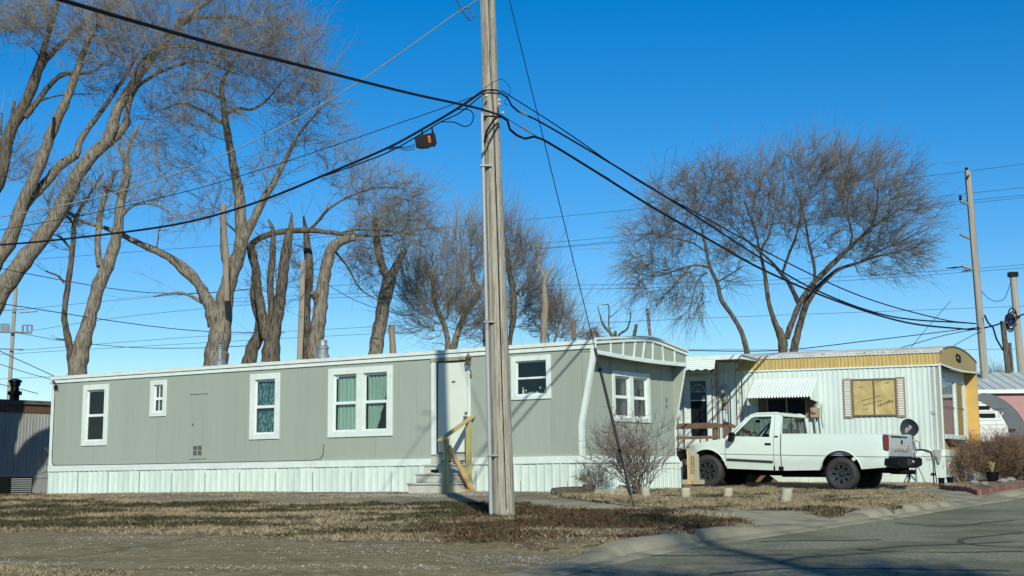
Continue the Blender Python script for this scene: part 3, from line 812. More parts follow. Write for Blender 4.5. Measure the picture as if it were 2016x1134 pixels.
# lantern at the door
lan = MB(); lan.tube([(-2.93, -.01, 2.62), (-2.93, -.04, 2.72), (-2.93, -.10, 2.78), (-2.93, -.12, 2.84)], .012, 6); lan.lathe([(.05, 2.84), (.07, 2.86), (.07, 2.865)], (-2.93, -.12, 0), 'z', 6)
lan.lathe([(.085, 3.0), (.06, 3.03), (.03, 3.06), (.008, 3.11)], (-2.93, -.12, 0), 'z', 6); lan.lathe([(.02, 2.55), (.03, 2.62), (.01, 2.7)], (-2.93, -.02, 0), 'z', 8)
for j in range(6):
    an = j * math.pi / 3
    lan.tube([(-2.93 + .055 * math.cos(an), -.12 + .055 * math.sin(an), 2.86), (-2.93 + .08 * math.cos(an), -.12 + .08 * math.sin(an), 3.0)], .006, 4)
lo_ = lan.build('porch_light', M['bronze_frame'], home)
MB().lathe([(.048, 2.862), (.072, 2.998)], (-2.93, -.12, 0), 'z', 6).build('lamp_glass', glass('lamp_glass', (.8, .8, .7), .2), lo_)
# utility hatch with louvres
h = MB().box(-11.83, -11.21, .004, .02, .865, 2.52).build('access_hatch', M['grey_siding'], home)
MB().box(-11.84, -11.2, -.016, -.001, 2.522, 2.54).build('hatch_drip', M['grey_paint'], home)
MB().box(-11.74, -11.70, -.012, .004, 1.72, 1.77).build('hatch_latch', M['bronze_frame'], home)
for a, b in ((-11.69, -11.54), (-11.52, -11.37)):
    for c, d in ((.96, 1.075), (1.09, 1.205)):
        lv = MB().box(a, b, -.004, .003, c, d).build('vent_frame', M['grey_paint'], h)
        sl_ = MB()
        for k in range(5): sl_.prism([(-.016, c + .008 + k * .022), (-.005, c + .02 + k * .022), (-.005, c + .008 + k * .022)], a + .008, b - .008, 'x')
        sl_.build('louvre', M['vent_dark'], h)
# roof stacks
m = MB(); m.lathe([(.16, 3.25), (.16, 3.34), (.10, 3.40), (.075, 3.42), (.075, 3.68), (.10, 3.69), (.10, 3.72), (.13, 3.74), (.13, 3.76), (.06, 3.80)], (-11.1, .28, 0), 'z', 16)
m.build('roof_stack', M['steel'], home, smooth=True)
m = MB(); m.lathe([(.17, 3.22), (.17, 3.36), (.14, 3.37), (.14, 3.5), (.16, 3.5), (.16, 3.54), (.13, 3.56), (.11, 3.6), (.11, 3.72)], (-7.75, .45, 0), 'z', 18)
m.build('roof_stack', M['steel'], home, smooth=True)
# service mast head, wiring and the cable stapled along the belt board
m = MB(); pts = [(-L1 + .02, -.05, 3.10), (-L1 + .1, -.06, 2.95), (-L1 + .12, -.04, 2.7), (-L1 + .11, -.035, 1.2), (-L1 + .12, -.035, .86), (-L1 + .25, -.035, .775), (-14, -.06, .765), (-10, -.06, .768), (-7.6, -.06, .77), (-7.35, -.06, .80), (-7.28, -.035, .92), (-7.27, -.03, 1.15)]
m.tube(pts, .007, 6).build('service_cable', M['cable'], home)
m = MB(); m.lathe([(.02, -.04), (.05, -.06), (.05, -.10), (.03, -.12)], (-L1 + .2, 0, 2.93), 'y', 10)
for k in range(5): m.tube([(-L1 + .02, -.05, 3.12), (-L1 + .2 + .1 * math.sin(k), -.1 - .03 * k, 3.02 + .03 * math.cos(k * 2)), (-L1 + .2 + .1 * math.cos(k * 3), -.08, 2.85 + .04 * k), (-L1 + .18, -.06, 2.93)], .006, 5)
m.build('wire_cluster', M['cable'], home)
# bottles on the kitchen sill (they stand there, so they are things of their own)
def on_home(p, T=T1):
    mt = Matrix.Translation(T['loc']) @ Matrix.Rotation(-T['yaw'], 4, 'Z') @ Matrix.Rotation(-T['tilt'], 4, 'Y')
    return mt @ Vector(p)
MB().box(-1.73, -.9, .08, .35, 2.07, 2.095).build('sill_shelf', M['white_trim'], home)
for s, hh, rr2, mt, lb in ((-1.62, .17, .022, 'sash', 'tall thin white bottle at the left of the small kitchen window sill'), (-1.55, .12, .032, 'bottle_red', 'dark red jar beside the thin white bottle on the kitchen sill'),
                           (-1.17, .17, .03, 'black_plastic', 'dark pump bottle right of centre on the kitchen sill'), (-1.03, .12, .028, 'paper', 'short white tub at the right end of the kitchen sill')):
    o = MB().lathe([(rr2, 0), (rr2, hh * .65), (rr2 * .5, hh * .75), (rr2 * .5, hh * .8), (rr2 * .7, hh * .82), (rr2 * .6, hh)], (0, 0, 0), 'z', 12).build('bottle', M[mt], None, smooth=True)
    o.location = on_home((s, .13, 2.097)); props(o, lb, 'bottle', 'bottles on the kitchen sill')
    MB().lathe([(rr2 * .72, hh * .84), (rr2 * .72, hh * 1.06)], (0, 0, 0), 'z', 12).build('cap', M['sash'], o, smooth=True)
m = MB()
for k in range(7): m.lathe([(.03, 0), (.045, .02), (.03, .045 + .01 * (k % 3))], (-1.46 + k * .042, .0, 0), 'z', 8)
o = m.build('crumpled_cloth', M['paper'], None, smooth=True); o.location = on_home((0, .12, 2.097)); o.rotation_euler = (0, 0, -T1['yaw']); props(o, 'crumpled white cloth lying along the kitchen window sill', 'cloth')

# ---------------------------------------------------------------- white and gold home
T2 = dict(loc=(10.8432, 37.6073, .9342), yaw=.5105, tilt=-.0061, L=13.2, W=4.27)
h2 = thing('mobile_home', 'white corrugated mobile home with gold fascia and gold bow front behind the pickup', 'mobile home', T2['loc'], (0, -T2['tilt'], -T2['yaw']))
L2, W2 = T2['L'], T2['W']
def sheets(home, name, s0, s1, pw, z0, z1, pitch, amp, m, d0=0., kind='box', duty=.55, tf=LW, rot=None):
    base = None; k = 0; s = s1
    mb = wave_sheet(LW, 0, pw - .003, z0, z1, pitch, amp, 0, duty, kind)
    while s - pw >= s0 - 1e-4:
        s -= pw
        if base is None: base = mb.build(name, m, home, smooth=(kind == 'sin')); o = base
        else: o = dup(base, home)
        if tf is LW: o.location = (s, d0 - .0015 * (k % 2), 0)
        else: o.location = tf(s, d0, 0); o.rotation_euler = (0, 0, math.pi / 2)
        k += 1
sheets(h2, 'wall_sheet', -L2, 0, 1.1, .80, 2.93, .1375, .014, M['t2_white'], kind='box', duty=.62)
MB().box(-L2, -.001, .004, .06, .78, 3.2).build('wall_core', M['t2_white'], h2)
MB().box(-L2, -.74, W2 - .06, W2, .78, 3.2).build('wall_core', M['t2_white'], h2)
MB().box(-.03, .006, -.022, .0, .78, 2.9).build('corner_trim', M['white_trim'], h2)
sheets(h2, 'fascia_sheet', -5.42, -.02, .90, 2.935, 3.225, .10, .018, M['gold_rib'], d0=-.012, kind='box', duty=.5)
MB().box(-L2, .0, -.04, -.001, 2.895, 2.933).build('fascia_trim', M['white_trim'], h2)
m = MB(); m.box(-L2 - .02, .02, -.05, .02, 3.225, 3.30)
for k in range(80):
    u0 = -L2 + k * L2 / 80 + rr_.uniform(0, .1); m.box(u0, u0 + rr_.uniform(.05, .25), -.058, .08, 3.275, 3.30 + rr_.uniform(.004, .03))
m.build('roof_edge', M['roof_white'], h2, bevel=.004)
arc2 = lambda v: 3.22 + .27 * (1 - abs(2 * v / W2 - .9) ** 2.0 if v / W2 < .45 else 1 - abs((v / W2 - .45) / .55) ** 2.0)
vs2 = [W2 * i / 24 for i in range(25)]
for k in range(8):
    a, b = -L2 + L2 * k / 8, -L2 + L2 * (k + 1) / 8 - .004
    MB().ribbon([(a, v, 3.24 + (arc2(v) - 3.22) * .9) for v in vs2], [(b, v, 3.24 + (arc2(v) - 3.22) * .9) for v in vs2], (0, 0, .03)).build('roof_sheet', M['roof_white'], h2, smooth=True)
# bow front
RC = .34
bot2 = lambda v: 2.95 - .05 * math.sin(math.pi * v / W2)
for i in range(4):
    vv = np.linspace(W2 * i / 4 + .003, W2 * (i + 1) / 4 - .003, 7)
    MB().prism([(v, bot2(v)) for v in vv] + [(v, arc2(v) - .01) for v in vv[::-1]], -.03, .0, 'x').build('fascia_panel', M['gold_wood'], h2)
MB().ribbon([(.02, v, arc2(v) - .015) for v in vs2], [(.02, v, arc2(v) + .015) for v in vs2], (-.1, 0, 0)).build('roof_edge', M['bronze_frame'], h2)
MB().ribbon([(.015, v, bot2(v) - .03) for v in vs2], [(.015, v, bot2(v) + .01) for v in vs2], (-.04, 0, 0)).build('fascia_trim', M['white_trim'], h2)
bd = MB().prism([(1.82, 3.14), (2.2, 3.10), (2.27, 3.12), (2.27, 3.26), (2.2, 3.30), (1.86, 3.32), (1.79, 3.28), (1.79, 3.18)], .001, .03, 'x').build('badge', M['black_plastic'], h2, bevel=.006)
MB().prism([(1.86, 3.19), (1.90, 3.17), (1.92, 3.22), (1.88, 3.24)], .031, .036, 'x').build('badge_mark', M['pale_print'], bd)
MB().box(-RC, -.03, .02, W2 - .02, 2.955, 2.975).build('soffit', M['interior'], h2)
MB().prism([(-RC, .80), (-.002, .80), (-.002, 2.95), (-RC, 2.95)], .0, .10, 'y').build('wing', M['gold_wood'], h2)
MB().prism([(-RC, .80), (-.002, .80), (-.002, 2.95), (-RC, 2.95)], W2 - .06, W2, 'y').build('wing', M['gold_panel'], h2)
MB().box(-RC, .0, .1, W2 - .06, .80, .86).build('bow_floor', M['gold_wood'], h2)
MB().box(-RC - .03, -RC, .1, W2 - .06, .86, 2.95).build('front_wall', M['t2_white'], h2)
MB().box(-RC, -RC + .012, .1, W2 - .06, .86, 1.07).build('lower_panel', M['gold_wood'], h2)
BW = lambda s, d, z: (-RC + .06 - d, s, z)
m = MB(BW); m.box(.45, 3.72, -.03, .05, 1.08, 1.20); m.box(3.70, 4.02, .0, .055, 1.02, 2.60); m.box(.45, .53, -.0, .05, 1.20, 2.60); m.box(.45, 3.74, -.03, .05, 2.60, 2.68); m.box(2.62, 2.82, -.02, .05, 1.20, 2.60)
bw = m.build('window', M['white_trim'], h2, bevel=.004)
MB(BW).box(.53, 2.62, .012, .018, 1.20, 2.6).build('pane', M['glass'], bw); MB(BW).box(2.82, 3.70, .012, .018, 1.20, 2.6).build('pane', M['glass'], bw)
MB(BW).box(.53, 2.62, .004, .02, 1.90, 1.935).build('sash', M['bronze_frame'], bw); MB(BW).box(2.82, 3.70, .004, .02, 1.90, 1.935).build('sash', M['bronze_frame'], bw)
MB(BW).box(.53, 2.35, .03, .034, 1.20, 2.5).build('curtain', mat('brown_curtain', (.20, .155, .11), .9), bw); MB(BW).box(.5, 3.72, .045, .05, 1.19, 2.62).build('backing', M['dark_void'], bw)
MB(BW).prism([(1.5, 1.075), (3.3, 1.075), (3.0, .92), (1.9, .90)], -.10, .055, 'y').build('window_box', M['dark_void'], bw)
# skirting of the second home
k = 0; s = 0.0
while s > -L2:
    o = MB().box(s - .198, s, -.004 - .004 * (k % 2), .004, -.03, .62) if k == 0 else None
    if k == 0: b0 = MB().box(-.196, 0, -.004, .004, -.03, .625).build('skirt_board', M['white_skirt'], h2, bevel=.002)
    else: dup(b0, h2, (s, -.004 * (k % 2) - .003 * ((k * 5) % 3), -.004 * (k % 3)))
    s -= .198; k += 1
for k in range(21):
    c = b0.copy(); COL.objects.link(c); c.parent = h2; c.rotation_euler = (0, 0, math.pi / 2); c.location = (.0, .2 + k * .2, 0)
MB().box(-L2, .012, -.022, .0, .627, .795).build('belt_board', M['white_trim'], h2, bevel=.003)
MB().box(-.0, .02, .0, W2, .627, .795).build('belt_board', M['white_trim'], h2, bevel=.003)
m = MB(); m.prism([(-.28, .79), (-.06, .79), (-.12, .45), (-.17, .45)], -.06, -.03, 'y'); m.build('downspout_strap', M['grey_paint'], h2)
# window with the yellow film and louvred shutters
fr = MB(); fr.box(-2.30, -1.14, -.05, -.016, 2.575, 2.62); fr.box(-2.30, -1.14, -.055, -.016, 1.65, 1.69); fr.box(-2.30, -2.265, -.05, -.016, 1.69, 2.575); fr.box(-1.175, -1.14, -.05, -.016, 1.69, 2.575); fr.box(-1.735, -1.70, -.06, -.016, 1.69, 2.575)
fw = fr.build('window', M['bronze_frame'], h2, bevel=.003)
fm = MB(); Nf = 30; vs = []
for k in range(21):
    for j in range(Nf + 1):
        x = -2.262 + 1.084 * j / Nf; z = 1.692 + .88 * k / 20
        vs.append((x, -.026 - .010 * float(fnoise(np.array(x), np.array(z), 5, 2)) - .007 * float(vnoise(np.array(x * .6 + z), np.array(z), 12, 6)), z))
fm.add(vs, [(k * (Nf + 1) + j, k * (Nf + 1) + j + 1, (k + 1) * (Nf + 1) + j + 1, (k + 1) * (Nf + 1) + j) for k in range(20) for j in range(Nf)])
fl = fm.build('window_film', M['film'], fw, smooth=True)
ink = MB()
def dash(x, z, l, h_, sl=.25): ink.add([(x, -.047, z), (x + l, -.047, z + l * sl), (x + l + h_ * .2, -.047, z + l * sl + h_), (x + h_ * .2, -.047, z + h_)], [(0, 1, 2, 3)])
r3 = np.random.default_rng(12)
for x0, z0, n_, hh in ((-2.12, 2.38, 6, .03), (-1.66, 2.50, 7, .06), (-1.42, 2.47, 4, .05), (-1.62, 1.90, 9, .07), (-1.40, 2.0, 3, .06), (-2.02, 1.80, 5, .04), (-2.05, 2.52, 5, .02), (-2.05, 2.05, 1, .01), (-2.02, 1.93, 1, .012)):
    for k in range(n_):
        if n_ == 1: dash(x0, z0, .5, .008, .25); continue
        x = x0 + k * hh * .65; z = z0 + k * hh * .16
        dash(x, z, hh * r3.uniform(.12, .25), hh * r3.uniform(.6, 1)); dash(x, z + hh * r3.uniform(0, .8), hh * r3.uniform(.2, .4), hh * .16)
ink.build('film_print', M['ink'], fw)
for a, b in ((-2.53, -2.305), (-1.135, -.915)):
    m = MB(); m.box(a, b, -.045, -.016, 2.60, 2.64); m.box(a, b, -.045, -.016, 1.62, 1.66); m.box(a, a + .035, -.045, -.016, 1.66, 2.60); m.box(b - .035, b, -.045, -.016, 1.66, 2.60)
    sh = m.build('shutter', M['tan_frame'], h2)
    s1_ = None
    for k in range(22):
        z = 1.672 + k * .0425
        if s1_ is None: s1_ = MB().prism([(-.018, 0), (-.018, .034), (-.042, .004), (-.042, 0)][::1], 0, b - a - .07, 'x'); s1_ = s1_.build('slat', M['shutter_white'], sh); s1_.location = (a + .035, 0, z)
        else: dup(s1_, sh, (a + .035, 0, z))
# the awning over the other window
MB().box(-4.87, -3.52, -.03, -.016, 1.66, 2.30).build('window', M['bronze_frame'], h2, bevel=.003)
wl = h2.children[-1]
MB().box(-4.60, -4.10, -.036, -.031, 1.71, 2.28).build('pane', M['glass_dark'], wl); MB().box(-4.06, -3.56, -.036, -.031, 1.71, 2.28).build('pane', M['glass_dark'], wl)
MB().box(-4.62, -4.60, -.05, -.03, 1.66, 2.3).build('sash', M['tan_frame'], wl); MB().box(-4.10, -4.06, -.05, -.03, 1.66, 2.3).build('sash', M['tan_frame'], wl); MB().box(-3.56, -3.53, -.05, -.03, 1.66, 2.3).build('sash', M['tan_frame'], wl)
for a in (-4.87, -3.50): MB().box(a, a + .2, -.045, -.016, 1.66, 2.30).build('shutter', mat('brown_shutter', (.15, .10, .07), .7), h2)
aw = MB(); N = 22 * 6; A0, A1 = -4.98, -3.22; vs = []
for (dd, zz, sh_) in ((-.02, 2.69, 0), (-.62, 2.22, 0), (-.645, 2.17, 0)):
    for j in range(N + 1):
        x = A0 + (A1 - A0) * j / N; wv = .5 - .5 * math.cos(2 * math.pi * 22 * j / N)
        vs.append((x, dd - .014 * wv, zz + .016 * wv - (0.02 * (1 - wv) if zz < 2.2 else 0)))
aw.add(vs, [(k * (N + 1) + j, k * (N + 1) + j + 1, (k + 1) * (N + 1) + j + 1, (k + 1) * (N + 1) + j) for k in range(2) for j in range(N)])
awo = aw.build('awning', M['t2_white'], h2, smooth=True)
m = MB(); m.prism([(-.02, 2.67), (-.60, 2.20), (-.62, 1.98), (-.02, 1.98)], A0 + .005, A0 + .015, 'x') ; m.build('awning_side', M['t2_white'], awo)
m = MB(); m.prism([(-.02, 2.67), (-.60, 2.20), (-.62, 2.10), (-.02, 2.05)], A1 - .015, A1 - .005, 'x'); m.build('awning_side', M['t2_white'], awo)
# meter box and its pipes right of the awning
m = MB(); m.box(-3.40, -3.18, -.16, -.018, 1.64, 1.90); m.lathe([(.075, -.16), (.075, -.2), (.05, -.21)], (-3.29, 0, 1.82), 'y', 14)
mt_ = m.build('meter_box', M['tan_frame'], h2, bevel=.006)
m = MB(); m.tube([(-3.31, -.1, 1.64), (-3.26, -.1, 1.02)], .025, 8); m.tube([(-3.2, -.06, 1.64), (-3.13, -.06, .9)], .014, 6); m.tube([(-3.25, -.1, 1.9), (-3.2, -.1, 2.06), (-3.1, -.08, 2.0), (-3.12, -.06, 1.6), (-3.08, -.06, 1.4)], .01, 6)
m.build('conduit', M['grey_paint'], h2)
MB().box(-.29, -.17, -.024, -.016, 1.68, 1.75).build('data_plate', M['grey_paint'], h2)
# porch canopy, ironwork columns, door, lamp, plaque
can = MB().box(-9.2, -4.86, -1.2, -.06, 3.235, 3.27).build('canopy', M['roof_white'], h2)
MB().box(-9.2, -4.86, -1.215, -1.2, 3.17, 3.29).build('canopy_edge', M['white_trim'], can, bevel=.003)
MB().box(-4.875, -4.86, -1.2, -.06, 3.17, 3.29).build('canopy_edge', M['white_trim'], can)
# horizontally ribbed drop sheet with a scalloped hem
N = 60; rows = 24; vs = []
for k in range(rows + 1):
    z = 3.19 - .27 * k / rows
    for j in range(N * 2 + 1):
        x = -9.2 + 3.6 * j / (N * 2)
        hem = .018 * (math.cos(j * math.pi / 4)) * (k == rows)
        vs.append((x, -1.225 - .10 * k / rows - .010 * math.cos(2 * math.pi * 5 * k / rows), z + hem))
dsh = MB(); n_ = N * 2 + 1
dsh.add(vs, [(k * n_ + j, k * n_ + j + 1, (k + 1) * n_ + j + 1, (k + 1) * n_ + j) for k in range(rows) for j in range(n_ - 1)])
dsh.build('drop_sheet', M['white_trim'], can, smooth=True)
def iron_column(u0, u1, name='ironwork_column'):
    m = MB()
    for u in (u0, u1): m.box(u - .012, u + .012, -1.19, -1.166, .78, 3.2)
    zz = .9
    while zz < 3.1:
        for sgn in (1, -1):
            pts = []
            for t in range(13):
                a = t / 12 * 2.2 * math.pi; r_ = .045 * (1 - t / 15)
                pts.append(((u0 + u1) / 2 + sgn * (.02 + 0) + r_ * math.cos(a) * sgn * .8, -1.178, zz + .12 * sgn + r_ * math.sin(a) * 1.6))
            m.tube(pts, .006, 4)
        m.tube([(u0, -1.178, zz - .2), (u1, -1.178, zz + .2)], .005, 4)
        zz += .42
    return m.build(name, M['iron'], h2)
iron_column(-5.74, -5.56); iron_column(-5.06, -4.90); iron_column(-6.74, -6.56)
for (u, v) in ((-5.68, -.98), (-4.98, -.98)): MB().box(u - .012, u + .012, v - .012, v + .012, .78, 3.2).build('ironwork_bar', M['iron'], h2)
df = MB(); df.box(-7.06, -6.90, -.05, -.012, .84, 2.86); df.box(-6.30, -6.20, -.05, -.012, .84, 2.86); df.box(-6.90, -6.30, -.05, -.012, 2.76, 2.86); df.build('door_frame', M['white_trim'], h2, bevel=.003)
dr2 = MB(); dr2.box(-6.90, -6.83, -.04, -.012, .86, 2.76); dr2.box(-6.37, -6.30, -.04, -.012, .86, 2.76); dr2.box(-6.83, -6.37, -.04, -.012, 2.70, 2.76); dr2.box(-6.83, -6.37, -.04, -.012, .86, 1.20); dr2.box(-6.83, -6.37, -.042, -.012, 2.15, 2.18)
dd2 = dr2.build('door', M['white_trim'], h2, bevel=.003)
MB().box(-6.83, -6.37, -.028, -.022, 1.20, 2.15).build('pane', M['glass_dark'], dd2); MB().box(-6.83, -6.37, -.028, -.022, 2.18, 2.70).build('pane', mat('dusk_glass', (.10, .12, .13), .2), dd2)
fan = MB()
for k in range(6):
    a = math.pi * k / 5; fan.tube([(-6.6, -.034, 2.40), (-6.6 + .19 * math.cos(a), -.034, 2.40 + .19 * math.sin(a))], .006, 4)
fan.tube([(-6.6 + .2 * math.cos(math.pi * k / 14), -.034, 2.40 + .2 * math.sin(math.pi * k / 14)) for k in range(15)], .008, 4); fan.tube([(-6.8, -.034, 2.40), (-6.4, -.034, 2.40)], .008, 4)
fan.build('fanlight', M['white_trim'], dd2)
m = MB(); m.lathe([(.05, -.012), (.05, -.05)], (-5.80, 0, 2.54), 'y', 12); m.lathe([(.06, 2.56), (.085, 2.50), (.08, 2.38), (.05, 2.32)], (-5.82, -.13, 0), 'z', 12); m.tube([(-5.8, -.04, 2.54), (-5.81, -.13, 2.56)], .02, 6)
m.build('porch_light', M['grey_paint'], h2, smooth=True)
m = MB(); m.box(-5.93, -5.77, -.035, -.016, 1.90, 2.24); m.lathe([(.06, -.016), (.05, -.03)], (-5.85, 0, 2.28), 'y', 12)
pq = m.build('wall_plaque', M['tan_frame'], h2, bevel=.004)
for z in (1.98, 2.06, 2.14): MB().box(-5.89, -5.81, -.042, -.036, z, z + .035).build('plaque_figure', M['bronze_frame'], pq)
# open timber porch deck (stands on its own posts)
dk = thing('porch_deck', 'brown timber porch deck with two-rail railing at the door of the white and gold home', 'deck', T2['loc'], (0, 0, -T2['yaw']))
for k in range(24): 
    if k == 0: d0_ = MB().box(0, .14, -1.42, -.08, .72, .76).build('deck_board', M['deck_brown'], dk, bevel=.003, loc=(-8.6, 0, 0))
    else: dup(d0_, dk, (-8.6 + k * .146, 0, 0))
for z0, z1, e in ((1.40, 1.55, -5.0), (1.13, 1.21, -5.56)): MB().box(-8.6, e if z0 < 1.3 else -5.60, -1.36, -1.32, z0, z1).build('rail', M['deck_brown'], dk, bevel=.004)
MB().box(-5.60, -5.26, -1.36, -1.32, 1.42, 1.52).build('rail', M['deck_brown'], dk, bevel=.004)
for u in (-8.5, -6.95, -5.66): MB().box(u, u + .1, -1.32, -1.22, -.1, 1.55).build('post', M['deck_brown'], dk, bevel=.004)
MB().box(-5.33, -5.19, -1.42, -1.30, -.1, 1.55).build('post', M['deck_brown'], dk, bevel=.004)
m = MB(); m.prism([(-5.34, 1.50), (-5.34, 1.60), (-4.6, 1.30), (-4.6, 1.20)], -1.42, -1.38, 'y'); m.build('stair_rail', M['deck_brown'], dk, bevel=.004)
MB().box(-8.6, -5.15, -1.44, -1.40, .56, .72).build('rim_joist', M['deck_brown'], dk)
for k in range(3): MB().box(-5.12 + .0 + .27 * k, -4.86 + .27 * k, -1.40, -.3, .52 - .17 * k, .56 - .17 * k).build('stair_tread', M['deck_brown'], dk)
MB().prism([(-5.12, .6), (-4.3, .02), (-4.3, -.1), (-5.12, -.1)], -.32, -.28, 'y').build('stringer', M['deck_brown'], dk)

# ---------------------------------------------------------------- home at the far left, pink home, travel trailer
T3 = dict(loc=(-18.3, 48.0, .62), yaw=.56)
h3 = thing('mobile_home', 'shaded grey corrugated mobile home with brown band under its roof at the left edge', 'mobile home', T3['loc'], (0, 0, -T3['yaw']))
E3 = lambda s, d, z: (-d, s, z)
MB().box(-14, -.02, .0, 7.2, .1, 2.98).build('wall_core', M['t3_wall'], h3)
for k in range(6):
    mb = wave_sheet(LW, 0, 1.197, .66, 2.70, .133, .02, 0, .6, 'box')
    if k == 0: b3 = mb.build('wall_sheet', M['t3_wall'], h3); b3.rotation_euler = (0, 0, math.pi / 2); b3.location = (.0, 0, 0)
    else: dup(b3, h3, (0, 1.2 * k, 0))
for k in range(45):
    if k == 0: s3 = MB(E3).box(0, .15, -.03, -.0, 2.71, 2.97).build('band_board', M['t3_brown'], h3, bevel=.004)
    else: dup(s3, h3, (.002 * (k % 3), .16 * k, 0))
MB().box(-14, .10, -.1, 7.3, 2.98, 3.10).build('roof', M['t3_roof'], h3, bevel=.02)
MB().box(-14, .0, -.05, 7.25, 3.10, 3.14).build('roof_sheet', M['t3_roof'], h3)
MB().box(.0, .035, 0, 7.2, .52, .66).build('belt_board', M['t3_wall'], h3)
for k in range(36):
    if k == 0: s3 = MB(E3).box(0, .192, -.012, .0, -.1, .52).build('skirt_board', M['t3_wall'], h3)
    else: dup(s3, h3, (.006 * (k % 2), .2 * k, 0))
vx = 3.05
m = MB(); m.lathe([(.16, 3.12), (.16, 3.32), (.24, 3.33), (.24, 3.45), (.15, 3.46), (.13, 3.62), (.18, 3.66), (.18, 3.74), (.23, 3.77), (.22, 3.83), (.08, 3.88)], (-.5, vx, 0), 'z', 18)
m.build('roof_vent', M['black_plastic'], h3, smooth=True)
ac = thing('air_conditioner', 'dark boxy air conditioner on the ground against the far left home', 'air conditioner', (-16.15, 47.9, .6), (0, 0, -.56))
MB().box(-.0, .6, -.45, .45, .0, .60).build('case', M['black_plastic'], ac, bevel=.01)
g_ = MB()
for k in range(8): g_.box(.601, .61, -.40, .40, .06 + k * .065, .09 + k * .065)
g_.build('grille', M['grey_paint'], ac)

T4 = dict(loc=(18.8, 56.0, 1.28), yaw=.03)
h4 = thing('mobile_home', 'pink mobile home with pale metal roof at the far right edge', 'mobile home', T4['loc'], (0, 0, -T4['yaw']))
b4 = None
for k in range(10):
    if k == 0: b4 = MB().box(-3, -3 + 1.215, 0, .04, .0, 2.72).build('wall_panel', M['pink'], h4)
    else: dup(b4, h4, (1.22 * k, 0, 0))
MB().box(-3, 9.2, .04, 5.6, 0, 2.7).build('wall_core', M['pink'], h4)
MB().box(-3.1, 9.3, -.16, -.10, 2.72, 2.88).build('gutter', M['white_trim'], h4, bevel=.01)
MB().box(-3.1, 9.3, -.10, .0, 2.70, 2.74).build('soffit', M['dark_void'], h4)
for k in range(30):
    if k == 0:
        mb = MB(); mb.add([(0, -.16, 2.88), (.395, -.16, 2.88), (.395, 3.2, 3.72), (0, 3.2, 3.72), (0, -.16, 2.86), (.395, -.16, 2.86), (.395, 3.2, 3.70), (0, 3.2, 3.70)], [(0, 1, 2, 3), (4, 5, 6, 7), (0, 1, 5, 4), (1, 2, 6, 5), (0, 3, 7, 4)])
        mb.add([(.0, -.16, 2.88), (.03, -.16, 2.92), (.06, -.16, 2.88), (0, 3.2, 3.72), (.03, 3.2, 3.76), (.06, 3.2, 3.72)], [(0, 1, 4, 3), (1, 2, 5, 4)])
        r4 = mb.build('roof_sheet', M['pink_roof'], h4, loc=(-3.1, 0, 0))
    else: dup(r4, h4, (-3.1 + .4 * k, 0, 0))
MB().prism([(3.2, 3.70), (3.2, 2.7), (6.4, 2.7), (6.4, 3.0)], -3.1, 9.3, 'x').build('roof_back', M['pink_roof'], h4)

tt = thing('travel_trailer', 'white travel trailer with ribbed sides and curved dark grey nose cap at the right edge', 'travel trailer', (13.45, 47.6, 1.02), (0, 0, -.12))
def nose(t): # t 0..1 from top to bottom, x, z
    a = t * math.pi / 2
    return (1.55 + 1.35 * math.sin(a) ** 1.25, .62 + 1.95 * math.cos(a) ** .75 if a < math.pi / 2 - 1e-6 else .62)
side = [(-4, .62), (-4, 2.57)] + [nose(t) for t in np.linspace(0, 1, 14)]
MB().prism([(x, z) for x, z in side], .02, 2.3, 'y').build('body', M['camper_white'], tt)
for k in range(14):
    z0 = .64 + k * .135; z1 = z0 + .125
    xe = [x for x, z in (nose(t) for t in np.linspace(0, 1, 80)) if z >= z1]
    xr = (max(xe) if xe else 1.6) - .52
    MB().box(-4, xr, .0, .019, z0, z1).build('side_slat', M['camper_white'], tt, bevel=.004)
NT = [nose(t) for t in np.linspace(0, 1, 24)]
def inset(p, q): return (p[0] - q, p[1] - q * .25)
MB().ribbon([(x, -.012, z + .015) for x, z in NT], [(max(.3, x - .52), -.012, z - .12 if i < 12 else z) for i, (x, z) in enumerate(NT)], (0, .03, 0)).build('nose_cap', M['camper_grey'], tt)
MB().ribbon([(x + .012, -.012, z + .015) for x, z in NT], [(x + .012, 2.33, z + .015) for x, z in NT], (0.01, 0, .01)).build('nose_cap', M['camper_grey'], tt)
for (x0, z0, x1, t_) in ((.35, 2.06, 1.75, .12), (1.05, 1.80, 1.9, .14), (.95, .92, 2.2, .13)):
    MB().prism([(x0, z0 + t_), (x1, z0 + t_), (x1, z0), (x0 + .45, z0)], -.012, -.001, 'y').build('stripe', M['black_plastic'], tt)
text_obj('V', .28, M['pale_print'], tt, frame_mtx((2.05, -.016, 1.88), (1, 0, -.3), (0, 0, 1)), 'emblem', .003)
MB().box(2.28, 2.5, -.018, -.013, 1.35, 1.45).build('emblem_bar', M['black_plastic'], tt)
MB().box(-4, 2.75, .1, 2.2, .30, .62).build('chassis', M['black_plastic'], tt)
for x in (-1.6, -.7):
    MB().lathe([(.2, .0), (.33, .02), (.34, .2), (.2, .22)], (x, 0, .33), 'y', 20).build('wheel', M['black_rubber'], tt, smooth=True)
MB().tube([(2.7, 1.2, .42), (3.6, 1.2, .42)], .05, 8).build('tongue', M['black_plastic'], tt)
MB().tube([(3.5, 1.2, .42), (3.5, 1.2, -.05)], .04, 8).build('jack', M['steel'], tt)

